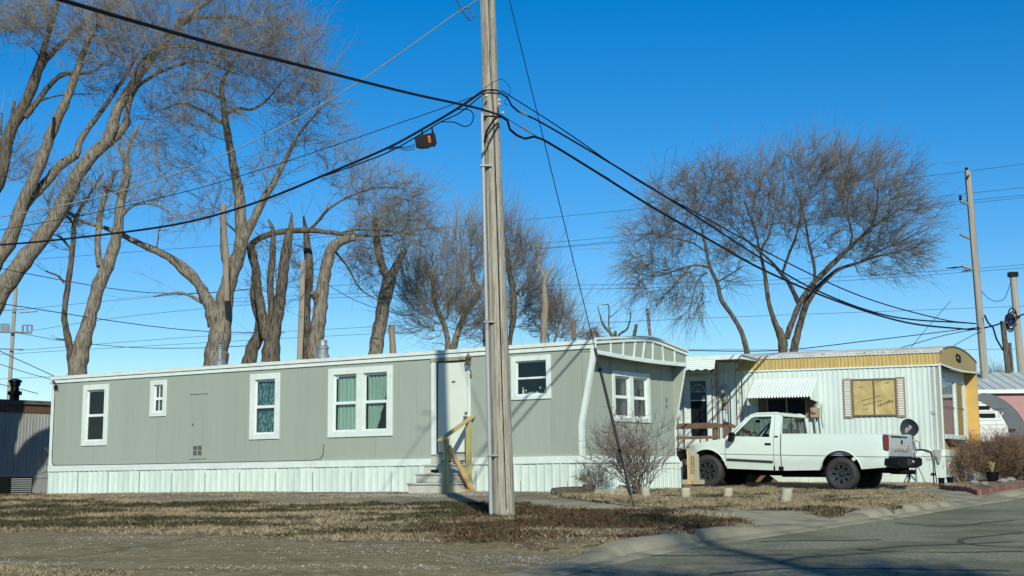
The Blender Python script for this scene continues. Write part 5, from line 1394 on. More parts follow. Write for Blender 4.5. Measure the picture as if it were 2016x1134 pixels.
# splice case hanging on the bundle
sc = thing('splice_case', 'black rectangular splice case with orange label hanging from the cable bundle', 'splice case', tuple(P(838, 277, 23.7)), (0, math.radians(-10), math.radians(12)))
m = MB(); m.prism([(x * .9, z * .9) for x, z in [(-.185, -.10), (-.10, -.135), (.0, -.135), (.03, -.15), (.06, -.125), (.13, -.115), (.15, -.135), (.17, -.10), (.185, -.10), (.185, .09), (.165, .12), (.0, .115), (-.01, .10), (-.175, .10), (-.185, .085)]], -.06, .06, 'y'); m.build('case', M['black_plastic'], sc, bevel=.012)
for x in (-.035, .14): MB().box(x - .012, x + .012, -.02, .02, .10, .20).build('hanger', M['black_plastic'], sc)
for x in (-.14, -.10, -.05, .11): MB().box(x - .008, x + .008, -.069, -.058, -.10, .085).build('rib', M['black_plastic'], sc)
lab = MB().box(.035, .072, -.066, -.061, -.05, .06).build('label_plate', M['orange'], sc)
MB().box(.045, .062, -.069, -.067, -.035, -.005).build('label_print', M['black_plastic'], lab); MB().box(.045, .062, -.069, -.067, .01, .04).build('label_print', M['black_plastic'], lab)
for k, y in enumerate((286, 290, 295)):
    cable(f'{("upper", "middle", "lower")[k]} of three thin leads joining the splice case to the bundle', [(817, y - 2), (800, y + 3 - k), (782, y + 3 - 3 * k), (765, 291 + k * 2)], 23.65, 23.8, .006, name='lead', cat='cable')
# strand grips
for px, py, lb in ((1030, 223, 'grip on the middle cable'), (1036, 255, 'pale grip on the thin messenger strand'), (930, 192, 'metal grip on the bundle left of the pole')):
    a = P(px - 9, py - 6 if px > 1000 else py + 6, PYN + .2); b = P(px + 9, py + 6 if px > 1000 else py - 6, PYN + .3)
    o = MB().tube([(0, 0, 0), tuple((b - a) * .5), tuple(b - a)], [.008, .024, .008], 8).build('strand_grip', M['steel'], None, smooth=True); o.location = tuple(a); props(o, lb + ' beside the big pole', 'cable grip')
# guy wire with its guard
gb = Gnd(1248, 999); gt = P(1003, 0, PY + .9)
gdir = (gt - gb); L_ = np.linalg.norm(gdir); gdir /= L_
gy = thing('guy_wire', 'slanting guy wire with a dark plastic guard in front of the bare shrub', 'guy wire', tuple(gb))
MB().tube([tuple(-gdir * .2), tuple(gdir * (L_ * 1.35))], .0085, 6).build('wire', M['cable'], gy)
g0, g1 = .22, np.linalg.norm(P(1164, 690, PY + .9) - gb) * .995
g1 = L_ * .315
MB().tube([tuple(gdir * g0), tuple(gdir * g1)], .026, 10).build('guard', M['black_rubber'], gy, smooth=True)
MB().tube([tuple(gdir * g0 + np.array([.028, -.01, 0])), tuple(gdir * (g1 * .45) + np.array([.028, -.01, 0]))], .008, 6).build('anchor_rod', M['steel'], gy)
for t in (.35, .86): MB().tube([tuple(gdir * g1 * t), tuple(gdir * (g1 * t + .05))], .036, 8).build('guard_clip', M['black_plastic'], gy)

# far poles
def far_pole(label, bpx, tpx, Y, wpx0, wpx1, group='utility poles in the distance', m='pole_far', name='utility_pole', cat='utility pole'):
    b = P(*bpx, Y); t = P(*tpx, Y); d = (t - b) / np.linalg.norm(t - b); b2 = b - d * ((b[2] - .7) / max(d[2], .1))
    return pole(name, label, b2, t, wpx0 / 2 * Y / F_PX, wpx1 / 2 * Y / F_PX, m, cat, group, rough=.004, k=18, n=12), b2
rp, rpb = far_pole('tall grey pole with three side brackets right of the gold bow front', (1939, 745), (1905, 336), RP, 17, 12, None)
def rel(px, py, Y, b): return P(px, py, Y) - b
for (x0, y0, x1, y1) in ((1905, 402, 1891, 396), (1909, 470, 1890, 461), (1914, 530, 1893, 524)):
    MB().tube([rel(x0, y0, RP - .1, rpb), rel(x1, y1, RP - .1, rpb)], .055, 8).build('bracket', M['steel'], rp)
for (x, y) in ((1891, 385), (1903, 330)):
    MB().lathe([(.03, 0), (.07, .05), (.04, .1), (.07, .16), (.03, .22)], tuple(rel(x, y + 10, RP, rpb)), 'z', 10).build('insulator', M['black_plastic'], rp, smooth=True)
m = MB(); m.tube([rel(1907, 345, RP - .2, rpb), rel(1903, 352, RP - .2, rpb)], .04, 6); m.build('pole_cap', M['black_plastic'], rp)
for (x0, y0, x1, y1) in ((1862, 528, 1896, 525), (1893, 534, 1912, 533)):
    MB().tube([rel(x0, y0, RP - .2, rpb), rel((x0 + x1) / 2, y0 - 1, RP - .2, rpb), rel(x1, y1, RP - .2, rpb)], [.015, .035, .015], 8).build('insulator', M['black_plastic'], rp)
m = MB(); m.tube([rel(1938, 620, RP - .3, rpb), rel(1945, 635, RP - .3, rpb), rel(1955, 645, RP - .3, rpb), rel(1962, 668, RP - .3, rpb), rel(1975, 690, RP - .3, rpb)], .035, 6); m.build('hanging_wire', M['cable'], rp)
p5, p5b = far_pole('shorter wooden pole with dark cap at the right edge, tangled wires near its middle', (2012, 748), (1994, 540), 60, 15, 13, None)
MB().box(-.17 + (P(1994, 540, 60) - p5b)[0], .17 + (P(1994, 540, 60) - p5b)[0], -.18, .18, (P(1994, 545, 60) - p5b)[2], (P(1994, 536, 60) - p5b)[2]).build('pole_cap', M['black_plastic'], p5)
m = MB(); r4_ = np.random.default_rng(4)
for k in range(9):
    c = rel(1990 + r4_.uniform(-6, 5), 630 + r4_.uniform(-14, 10), 59.7, p5b); rr_2 = r4_.uniform(.12, .3)
    m.tube([c + rr_2 * np.array([math.cos(a) * .6, -.1, math.sin(a)]) for a in np.linspace(0, 5.5, 14)], .03, 5)
m.build('wire_tangle', M['cable'], p5)
far_pole('leaning brown pole stump just left of the right edge pole', (1987, 748), (1974, 632), 59, 13, 10, None, 'bark_dark')
far_pole('thin short pole stub behind the leaning brown stump', (1994, 748), (1988, 675), 60, 7, 6, None, 'bark_dark')
lp, lpb = far_pole('distant grey pole with insulator crossarms at the left edge', (18, 768), (31, 566), 85, 9, 7, None)
LY = 84.7
for (x0, y0, x1, y1, r_) in ((-30, 652, 62, 655, .07), (4, 611, 48, 609, .035), (38, 616, 74, 613, .035), (-30, 686, 46, 688, .04)):
    MB().tube([rel(x0, y0, LY, lpb), rel(x1, y1, LY, lpb)], r_, 6).build('crossarm', M['steel'], lp)
m = MB(); 
for x in (3, 8, 13, 18, 45, 54, 63): m.tube([rel(x, 652, LY, lpb), rel(x, 640, LY, lpb)], .06, 6)
m.tube([rel(45, 640, LY, lpb), rel(63, 640, LY, lpb)], .04, 6); m.tube([rel(0, 638, LY, lpb), rel(18, 638, LY, lpb)], .04, 6); m.build('insulator_rack', M['steel'], lp)
far_pole('thin cut post standing above the roof between the twiggy stump and the wide tree', (1281, 672), (1274, 607), 50, 7, 6, None)
far_pole('weathered grey pole behind the roof stack among the dark trunks', (590, 712), (597, 512), 47, 13, 10, None)

FL = ['highest thin power line crossing the sky, rising to the tip of the tall right pole', 'upper of three close thin power lines right of the guy wire', 'middle of three close thin power lines right of the guy wire', 'lowest of three close thin power lines right of the guy wire',
      'upper of two level thin lines meeting the lowest bracket of the tall right pole', 'lower of two level thin lines meeting the lowest bracket of the tall right pole', 'thin power line passing behind the foot of the wide tree, above the roofs', 'lowest thin power line, skimming just above both roofs',
      'thin line leaving the far left pole near its top', 'thin line leaving the far left pole at its insulator crossarm', 'thin line leaving the far left pole at its lowest crossarm']
FG = 'thin power lines crossing the sky far behind the homes'
def fw(pxs, Y0, Y1, r=.02, lab='thin power line crossing the sky far behind the homes', g=FG): return cable(lab, pxs, Y0, Y1, r, name='power_line', cat='power line', group=g, n=30)
for a in ([(-60, 520), (600, 470), (1240, 413), (1840, 345), (2100, 312)], [(900, 492), (1240, 463), (1860, 386), (2100, 361)], [(900, 502), (1240, 475), (1860, 400), (2100, 376)], [(700, 512), (1000, 494), (1240, 472), (1700, 422), (2100, 380)],
          [(400, 590), (1085, 562), (1240, 560), (1600, 548), (1914, 529), (2100, 514)], [(420, 596), (1085, 570), (1240, 568), (1600, 556), (1914, 535), (2100, 521)],
          [(-40, 700), (600, 664), (1350, 628), (1930, 606), (2100, 600)], [(-40, 748), (1000, 700), (1340, 688), (1700, 690), (2100, 686)], [(36, 610), (260, 588), (500, 570), (700, 560)], [(36, 655), (260, 622), (600, 590)], [(36, 690), (400, 662), (800, 640)]):
    fw(a, 88, 88, .011, FL.pop(0), 'power lines far behind the homes')
for lb, a, Y0, Y1, r in (('black wire slanting from the left edge across two forked trunks towards the roof stack', [(-60, 590), (4, 598), (258, 637), (400, 652), (560, 655)], 40, 52, .012),
                   ('thin wire sloping from the upper left edge behind the big leaning trunks', [(-60, 515), (55, 539), (258, 573), (400, 577), (520, 566)], 40, 52, .011),
                   ('thin wire sagging from the far left pole towards the grey home', [(26, 654), (127, 671), (260, 684), (395, 685), (500, 680)], 84, 60, .014),
                   ('service wire dropping from the left edge to the roof corner of the grey home', [(-80, 642), (0, 691), (60, 719), (114, 744)], 38, 42.0, .011),
                   ('lower service wire dropping from the left edge behind the roof corner', [(-80, 690), (0, 717), (50, 733), (101, 747)], 39, 42.3, .009),
                   ('low wire running across the roof of the far left home', [(-80, 728), (0, 756), (40, 766), (75, 775)], 44, 48, .011),
                   ('thin wire slanting down behind the leaning trunks to the tree with upright shoots', [(500, 455), (612, 538), (710, 596), (830, 628), (900, 650)], 55, 60, .012),
                   ('wire running from the right poles low over the gold fronted home', [(1340, 690), (1530, 690), (1700, 672), (1930, 644)], 50, 57.9, .016),
                   ('wire from the far right pole sloping down behind the gold bow front', [(1940, 645), (1860, 660), (1790, 680), (1720, 700)], 57.9, 57, .014),
                   ('black cable from the tall right pole to the tangled pole at the right edge', [(1926, 648), (1960, 640), (1992, 628), (2060, 600)], 57.9, 61, .03),
                   ('thin guy strand rising from the gold bow front towards the tall right pole', [(1780, 700), (1830, 640), (1872, 592)], 56, 57, .010),
                   ('curving thin wire between the tall right pole and the capped pole', [(1921, 560), (1950, 590), (1975, 590), (1990, 555)], 58, 60, .012),
                   ('low wire crossing the tall right pole just above the homes', [(1820, 715), (1900, 668), (1932, 652)], 57.9, 57.8, .012),):
    cable(lb, a, Y0, Y1, r, name='power_line', cat='power line', n=30)

# ================================================================== TREES
def cr(pts, n):
    pts = np.array(pts, float); K = len(pts)
    d = np.r_[0, np.cumsum(np.linalg.norm(np.diff(pts[:, :3], axis=0), axis=1))]; d /= d[-1]
    out = []
    for q in np.linspace(0, 1, n):
        i = int(np.clip(np.searchsorted(d, q, side='right') - 1, 0, K - 2)); u = (q - d[i]) / (d[i + 1] - d[i] + 1e-12)
        tg = lambda j: (pts[min(j + 1, K - 1)] - pts[max(j - 1, 0)]) / (d[min(j + 1, K - 1)] - d[max(j - 1, 0)])
        h = d[i + 1] - d[i]
        out.append((2 * u ** 3 - 3 * u ** 2 + 1) * pts[i] + (u ** 3 - 2 * u ** 2 + u) * tg(i) * h + (-2 * u ** 3 + 3 * u ** 2) * pts[i + 1] + (u ** 3 - u ** 2) * tg(i + 1) * h)
    return np.array(out)
def unit(a): return a / (np.linalg.norm(a, axis=-1, keepdims=True) + 1e-9)

def tree(label, Y, limbs, crowns, n_att, n_twig, seed, zm=(0, 0, 1.62), bark='bark', twig='twig', twig_len=.7, up=.25, name='bare_tree', spread=1.0, base_px=None, droop=0., rmin=.010, group=None, twig_r=.0056, cat='tree', wobble=.05, fan=.25):
    """limbs: lists of (x, y, width) in zoomed pixels, each optionally with a depth offset as 4th value on the first point"""
    r = np.random.default_rng(seed)
    n_att = int(n_att * (.68 if fan > .5 else .66))
    ox, oy, sc = zm
    tubes = []; nodes = []; nrad = []; ndir = []
    for li, L in enumerate(limbs):
        dz0, dz1 = L[0], L[1]; L = L[2:]
        pts = []
        for i, (x, y, wd) in enumerate(L):
            yy = Y + dz0 + (dz1 - dz0) * i / (len(L) - 1)
            p = P(ox + x / sc, oy + y / sc, yy); pts.append((*p, wd / sc / 2 / F_PX * yy))
        n = max(8, int(len(pts) * 5))
        c = cr(pts, n)
        c[1:-1, :3] += r.normal(0, wobble * .35, (n - 2, 3)) * np.clip(c[1:-1, 3:4] * 3, .1, 1)
        c[:, 3] = np.maximum(c[:, 3], .006)
        tubes.append(c)
        dd = unit(np.gradient(c[:, :3], axis=0))
        keep = slice(int(n * .25) if li == 0 else 2, n)
        nodes.append(c[keep, :3]); nrad.append(c[keep, 3]); ndir.append(dd[keep])
    root = tubes[0][0, :3].copy(); fork = tubes[0][int(len(tubes[0]) * .5), :3]
    gz = .75; 
    if root[2] > gz and base_px is None:   # carry the main stem down to the ground
        pass
    nodes = np.concatenate(nodes); nrad = np.concatenate(nrad); ndir = np.concatenate(ndir)
    cap = len(nodes) + n_att * 4 + 8
    NP_ = np.empty((cap, 3)); NR = np.empty(cap); ND = np.empty((cap, 3)); cnt = len(nodes)
    NP_[:cnt] = nodes; NR[:cnt] = nrad; ND[:cnt] = ndir
    att = []
    if crowns and n_att:
        wts = np.array([c[2] * c[3] for c in crowns], float); wts /= wts.sum()
        for ci, nn in enumerate(r.multinomial(n_att, wts)):
            cxp, cyp, rx, ry = crowns[ci][:4]; dz = crowns[ci][4] if len(crowns[ci]) > 4 else rx / sc * Y / F_PX * .8
            q = unit(r.normal(0, 1, (nn, 3))) * r.uniform(.2, 1.0, (nn, 1)) ** .5 * r.choice([.9, 1.0, 1.12], (nn, 1))
            for a in q: att.append(P(ox + (cxp + a[0] * rx) / sc, oy + (cyp + a[1] * ry) / sc, Y + a[2] * dz))
        att = np.array(att)
        d0 = np.array([np.min(np.sum((nodes - a) ** 2, 1)) for a in att])
        att = att[np.argsort(d0 * r.uniform(.6, 1.6, len(att)))]
    br = []; brr = []
    for a in att:
        dv = a - NP_[:cnt]; dist = np.linalg.norm(dv, axis=1)
        cosd = np.sum(dv * ND[:cnt], 1) / (dist + 1e-6)
        cost = dist * (1.35 - .45 * cosd) + .35 * np.maximum(0, -dv[:, 2]) * (1 - droop)
        i = int(np.argmin(cost)); p0 = NP_[i]; L = dist[i]
        if L < .12: continue
        d0_ = ND[i]; e = unit(a - p0)
        t0 = unit(d0_ * .55 + e + r.normal(0, .16, 3)) * L; t1 = unit(e + fan * .8 * unit(a - fork) + np.array([0, 0, up * .6 - droop * .8]) + r.normal(0, .18, 3)) * L * .8
        t = np.linspace(0, 1, 6)[:, None]
        c = (2 * t ** 3 - 3 * t ** 2 + 1) * p0 + (t ** 3 - 2 * t ** 2 + t) * t0 + (-2 * t ** 3 + 3 * t ** 2) * a + (t ** 3 - t ** 2) * t1
        c[1:-1] += r.normal(0, .02 * L, (4, 3))
        r0 = min(NR[i] * .75, .011 + .020 * L); r1 = max(rmin * .6, r0 * .4)
        rad = np.linspace(r0, r1, 6)
        br.append(c); brr.append(rad)
        k = [1, 2, 3, 5][:4]
        NP_[cnt:cnt + 4] = c[k]; NR[cnt:cnt + 4] = rad[k]; ND[cnt:cnt + 4] = unit(np.gradient(c, axis=0))[k]; cnt += 4
    tr_ = thing(name, label, cat, tuple(root), group=group)
    # limbs: the trunk and limbs are one continuous piece, ends capped by a closing ring
    m = MB()
    for c in tubes:
        k = 14 if c[0, 3] > .15 else 9
        m.tube([tuple(p) for p in c[:, :3] - root], list(c[:, 3] * (1 + .06 * np.sin(np.arange(len(c)) * 1.9 + c[0, 0]))), k)
    m.build('trunk', M[bark], tr_, smooth=True)
    if len(br):
        V, Fc = tubes_np(np.array(br) - root, np.array(brr), 5)
        np_obj('branches', V, Fc, M[bark if twig != 'twig_dark' else 'bark_dark'], tr_)
    n_twig = int(n_twig * .31)
    twig_len *= 1.1
    if n_twig and cnt:
        pw_ = (NR[:cnt] < .06).astype(float) + 1e-9
        pw_[:len(nodes)] *= .5
        pw_ /= pw_.sum()
        i = r.choice(cnt, n_twig, p=pw_)
        p0 = NP_[i] + ND[i] * r.uniform(-.1, .1, (n_twig, 1))
        rad_ = unit(p0 - fork)
        d = unit(ND[i] * .8 + rad_ * fan + r.normal(0, .50 - .17 * fan, (n_twig, 3)) + np.array([0, 0, up - droop]))
        L = twig_len * r.lognormal(.05, .45, (n_twig, 1))
        d2 = unit(d + r.normal(0, .2, (n_twig, 3)) + np.array([0, 0, up * .6 - droop * .9])); d3 = unit(d2 + r.normal(0, .22, (n_twig, 3)) + np.array([0, 0, up * .5 - droop]))
        C = np.stack([p0, p0 + d * L * .33, p0 + (d + d2) * L * .33, p0 + (d + d2 + d3) * L * .33], 1)
        R_ = np.array([1.0, .85, .65, .35])[None] * twig_r * r.uniform(.7, 1.3, (n_twig, 1))
        # side shoots from the middle of the twigs
        j = r.choice(n_twig, int(n_twig * .8)); s0 = C[j, 1 + (r.random(len(j)) > .5)]
        e = unit(d2[j] * 1.0 + r.normal(0, .45, (len(j), 3)) + np.array([0, 0, up * .5 - droop * .6])); l = L[j] * .45
        C2 = np.stack([s0, s0 + e * l * .33, s0 + e * l * .66 + r.normal(0, .02, (len(j), 3)), s0 + e * l + r.normal(0, .04, (len(j), 3))], 1)
        R2 = np.array([.7, .6, .5, .3])[None] * twig_r * np.ones((len(j), 1))
        V, Fc = tubes_np(np.concatenate([C, C2]) - root, np.concatenate([R_, R2]), 3)
        np_obj('crown', V, Fc, M[twig], tr_)
    return tr_

Z7 = (0, 0, 1.62); Z8 = (400, 0, 1.62); Z5_ = (780, 400, 3.36); Z1 = (1200, 240, 2.268)
# the big leaning trees at the left
tree('big tree with the lowest, thickest sunlit trunk leaning right from the left edge', 43.6,
     [[0, 1.5, (-190, 1560, 96), (-120, 1250, 84), (-60, 1060, 74), (0, 935, 64), (100, 800, 56), (180, 690, 50), (240, 570, 44), (290, 500, 42), (345, 440, 38), (375, 350, 34), (420, 275, 30), (480, 190, 26), (560, 90, 22), (640, 20, 17), (740, -40, 12)],
      [0.8, 1.4, (290, 490, 30), (345, 460, 28), (395, 405, 26), (408, 385, 22)], [1.2, .6, (400, 400, 22), (412, 330, 18), (440, 275, 15), (520, 225, 12), (640, 195, 8), (740, 230, 5)],
      [1.3, 2, (560, 90, 14), (620, 60, 12), (720, 55, 9), (810, 70, 6)], [.6, -1, (420, 275, 14), (440, 210, 11), (500, 160, 8), (600, 150, 5), (700, 170, 4)],
      [1.2, 2.5, (480, 190, 12), (540, 150, 10), (660, 160, 7), (760, 220, 4)]],
     [(560, 80, 260, 190), (700, 130, 240, 170), (850, 110, 190, 150), (420, 120, 160, 150), (960, 220, 90, 110), (640, 330, 170, 90)], 1250, 15000, 11, Z7, twig_len=.62, up=.05)
tree('big tree with three upright forking stems at the left edge of the photo', 45,
     [[0, 0, (-150, 1500, 80), (-90, 1100, 66), (-40, 880, 56), (30, 770, 48), (70, 650, 42), (120, 545, 38), (165, 420, 34), (215, 310, 28), (250, 215, 24), (290, 110, 19), (330, 50, 14), (420, -30, 9)],
      [0, .8, (-60, 940, 40), (-20, 880, 36)] , [0, 1, (60, 690, 34), (90, 640, 33), (140, 590, 31), (195, 525, 29), (245, 495, 27)],
      [0.9, 1.3, (240, 500, 26), (262, 440, 20), (330, 345, 16), (385, 265, 12), (430, 190, 8), (470, 120, 5)],
      [0, -1, (165, 440, 16), (172, 400, 12), (172, 370, 9)], [0, -1, (250, 215, 14), (270, 150, 11), (310, 80, 9), (300, 0, 7)]],
     [(200, 60, 220, 90), (320, 200, 120, 150), (60, 60, 120, 90)], 420, 5600, 12, Z7, twig_len=.55, up=.05)
tree('dark forked trunk rising at the very left edge behind the big leaning trees', 46,
     [[0, 0, (-120, 1550, 66), (-90, 1100, 58), (-50, 700, 50), (0, 560, 44), (28, 430, 42), (80, 330, 36), (120, 230, 32), (140, 160, 22), (168, 60, 18), (195, -20, 14)],
      [0, 1, (120, 232, 26), (150, 185, 22), (190, 145, 18), (250, 90, 14), (330, 25, 12), (410, -30, 8)],
      [0, .8, (80, 375, 22), (130, 310, 19), (165, 265, 17), (200, 238, 17), (232, 235, 15), (300, 228, 8), (330, 200, 6)],
      [0, 0, (32, 420, 14), (40, 360, 12), (46, 322, 10)], [0, 0, (130, 320, 8), (170, 308, 6), (230, 300, 5), (290, 300, 3)], [0, 0, (2, 430, 9), (6, 360, 6)]],
     [(160, 80, 180, 100), (60, 520, 90, 80), (40, 50, 100, 70)], 260, 3600, 13, Z7, bark='bark_dark', twig_len=.5, up=.05)
tree('forked tree with a ribbed grey trunk rising behind the left end of the grey home', 44,
     [[0, 0, (235, 1300, 68), (255, 1134, 58), (290, 1000, 42), (320, 900, 44), (345, 840, 42), (375, 740, 34), (385, 640, 30), (405, 560, 27), (402, 500, 18), (440, 400, 9)],
      [0, .5, (318, 850, 22), (311, 770, 20), (325, 660, 19), (350, 590, 16), (372, 545, 10)],
      [0, -.5, (385, 690, 14), (425, 655, 10), (480, 650, 8), (530, 670, 6), (562, 700, 4)], [0, 1, (400, 520, 12), (385, 470, 10), (387, 430, 7)], [0, .6, (320, 590, 9), (380, 620, 9)]],
     [(420, 560, 130, 130), (300, 620, 90, 80)], 170, 1500, 14, Z7, twig_len=.5)
tree('slim dark crooked stem left of the ribbed forked trunk', 45,
     [[0, 0, (238, 1300, 30), (225, 1125, 26), (205, 1010, 19), (218, 900, 19), (232, 790, 17), (240, 700, 14), (285, 620, 10), (330, 550, 6)],
      [0, 0, (205, 902, 8), (185, 880, 7), (145, 865, 4)], [0, 0, (240, 720, 9), (210, 690, 7), (190, 700, 5)], [0, 0, (228, 1085, 6), (180, 1080, 3)], [0, .6, (232, 800, 9), (180, 750, 6), (110, 760, 4)]],
     [(250, 620, 130, 120), (180, 720, 110, 90)], 200, 1900, 15, Z7, bark='bark_dark', twig='twig_dark', twig_len=.5)
tree('tall spreading tree with a thick sunlit trunk behind the small roof stack', 46,
     [[0, 0, (690, 1300, 90), (690, 1134, 76), (705, 1040, 66), (712, 985, 58), (728, 900, 50), (765, 800, 44), (768, 700, 38), (762, 620, 34), (745, 530, 27), (725, 420, 24), (712, 330, 18), (708, 270, 14), (760, 170, 8)],
      [0, -1, (685, 1040, 46), (672, 985, 42), (632, 905, 30), (590, 870, 26), (540, 822, 23), (455, 782, 20), (395, 752, 17), (330, 725, 13), (250, 700, 10), (190, 650, 6)],
      [0, -.6, (648, 950, 28), (620, 880, 24), (560, 830, 20), (480, 790, 18), (410, 765, 12)], [0, 0, (645, 965, 12), (600, 940, 10), (560, 935, 8), (490, 945, 4)],
      [0, 1, (722, 400, 14), (690, 380, 11), (640, 350, 10), (575, 330, 7), (520, 350, 5)], [0, -.8, (712, 320, 12), (665, 292, 9), (610, 285, 7), (555, 300, 4)], [0, .8, (728, 360, 13), (760, 345, 11), (800, 350, 9), (850, 320, 7), (900, 260, 5)],
      [0, 0, (760, 790, 34), (800, 720, 28), (838, 640, 24), (880, 570, 19), (915, 500, 14), (960, 420, 9), (1020, 350, 6)], [0, 0, (738, 880, 26), (715, 820, 23), (712, 740, 21), (712, 660, 19)],
      [0, 0, (700, 1000, 16), (735, 985, 14)]],
     [(560, 420, 160, 150), (900, 220, 170, 180), (980, 380, 150, 150), (620, 620, 150, 120), (730, 200, 160, 120), (860, 560, 90, 90)], 1050, 9500, 16, Z7, twig_len=.6, up=.1)
tree('tree with a long level limb reaching right over the cut trunks', 47,
     [[0, 0, (120, 1300, 60), (150, 1134, 44), (185, 1040, 38), (165, 950, 32), (168, 860, 28), (150, 795, 24), (165, 770, 20), (232, 742, 19), (340, 735, 17), (430, 745, 13), (520, 752, 9), (600, 752, 5)],
      [0, -1, (340, 735, 11), (375, 695, 10), (402, 665, 8), (470, 625, 6), (560, 598, 4), (640, 600, 3)], [0, 1, (430, 748, 9), (470, 735, 7), (560, 735, 5), (680, 750, 3)], [0, 1, (420, 800, 8), (460, 850, 6), (500, 920, 4), (560, 960, 3)], [0, .5, (150, 800, 10), (110, 745, 8), (60, 700, 5)]],
     [(600, 640, 150, 110), (470, 560, 120, 90), (560, 760, 110, 90), (640, 690, 90, 90)], 620, 5200, 17, Z8, bark='bark_dark', twig_len=.55, up=.1)
tree('pair of dark broken topped trunks joined low behind the middle of the grey home', 46,
     [[0, 0, (225, 1300, 70), (215, 1134, 60), (230, 1040, 40), (245, 960, 36), (258, 850, 34), (270, 770, 30), (280, 715, 14), (283, 680, 5)],
      [0, 0, (212, 1100, 44), (218, 1000, 24), (214, 900, 22), (222, 800, 20), (222, 730, 13), (208, 700, 7)], [0, .4, (205, 1080, 36), (180, 960, 28), (170, 880, 24), (160, 800, 20)]],
     [(230, 850, 110, 170)], 90, 700, 18, Z8, bark='bark_dark', twig='twig_dark', twig_len=.5)
tree('slender dark trunk with a thin broken top beside the tall roof stack', 48,
     [[0, 0, (325, 1300, 42), (325, 1110, 38), (325, 980, 36), (336, 870, 32), (332, 780, 24), (325, 720, 14), (320, 690, 6)]],
     [(330, 860, 80, 130)], 60, 500, 19, Z8, bark='bark_dark', twig='twig_dark', twig_len=.4)
tree('thick trunk sawn off to an elbow and leaning right, shaded at its foot', 46.5,
     [[0, 0, (345, 1300, 62), (357, 1130, 52), (370, 1010, 46), (384, 900, 40), (402, 815, 36), (420, 780, 34), (450, 765, 28), (486, 757, 22)], [0, -.3, (375, 985, 30), (362, 950, 28), (352, 932, 24)]],
     [(470, 780, 70, 60)], 30, 260, 20, Z8, bark='bark', twig_len=.5)
tree('trunk forking into two cut arms with fine new shoots, left of the wooden post stub', 50,
     [[0, 0, (525, 1300, 52), (550, 1120, 46), (572, 990, 42), (592, 900, 44), (606, 870, 30), (622, 835, 24), (646, 795, 15)], [0, .3, (588, 890, 30), (570, 845, 26), (556, 780, 25), (552, 700, 17)], [0, -.2, (570, 1010, 14), (560, 960, 12)]],
     [(600, 720, 80, 90), (690, 740, 60, 70), (520, 780, 60, 110), (520, 860, 50, 90)], 320, 3200, 21, Z8, twig_len=.55, droop=.25)
tree('low bushy tree of two leaning stems with dense upright shoots left of the big pole', 52,
     [[0, 0, (350, 1130, 40), (342, 970, 38), (332, 860, 36), (292, 745, 34), (252, 640, 32), (242, 560, 28), (240, 480, 18)],
      [0, .5, (360, 1100, 50), (376, 970, 50), (402, 870, 44), (465, 710, 38), (530, 620, 40), (545, 575, 36), (515, 520, 34), (500, 430, 28), (490, 335, 14)], [0, .3, (550, 590, 30), (580, 520, 24), (600, 440, 16)]],
     [(300, 560, 240, 260), (480, 330, 160, 230), (200, 720, 190, 200), (480, 760, 170, 170), (120, 480, 110, 180)], 900, 9000, 22, Z5_, bark='bark', fan=.6, twig_len=.85, up=.55)
tree('bushy tree with upright shoots showing right behind the big pole', 53,
     [[0, 0, (745, 1130, 30), (752, 930, 26), (775, 740, 46), (770, 560, 44), (745, 440, 36), (735, 300, 24)], [0, .2, (800, 600, 30), (812, 570, 18)], [0, .5, (590, 1100, 24), (585, 800, 22), (600, 640, 16)]],
     [(830, 520, 130, 330), (760, 330, 90, 200), (900, 700, 110, 180), (640, 760, 120, 160)], 520, 5200, 23, Z5_, bark='bark_dark', twig='twig_mid', fan=.6, twig_len=.85, up=.55)
tree('pale smooth trunk ending in a crooked fork between the pole and the guy wire', 50,
     [[0, 0, (970, 1130, 46), (972, 920, 42), (980, 780, 50), (985, 640, 40), (978, 540, 32), (990, 490, 30), (1015, 450, 20), (1045, 425, 14)], [0, .3, (982, 495, 22), (965, 455, 16), (940, 400, 14), (945, 345, 14), (925, 318, 8)]],
     [(960, 330, 60, 50)], 20, 200, 24, Z5_, bark='bark_pale', twig_len=.5, up=.5)
tree('small bush of fine upright shoots right of the pale forked trunk', 54, [[0, 0, (1030, 1130, 14), (1040, 960, 12), (1060, 860, 8), (1090, 760, 5)], [0, .4, (1020, 1000, 9), (1000, 860, 6)]],
     [(1080, 760, 100, 170), (1030, 800, 90, 120)], 240, 2000, 25, Z5_, bark='bark_dark', twig_len=.7, up=.6)
tree('short rough stump rising above the roof left of the guy wire', 50, [[0, 0, (1178, 1100, 30), (1178, 905, 28), (1176, 820, 26), (1174, 775, 22)], [0, 0, (1160, 900, 6), (1155, 830, 5), (1160, 795, 4)]],
     [(1250, 880, 100, 40)], 50, 700, 26, Z5_, bark='bark', twig_len=.35, name='tree_stump', cat='stump')
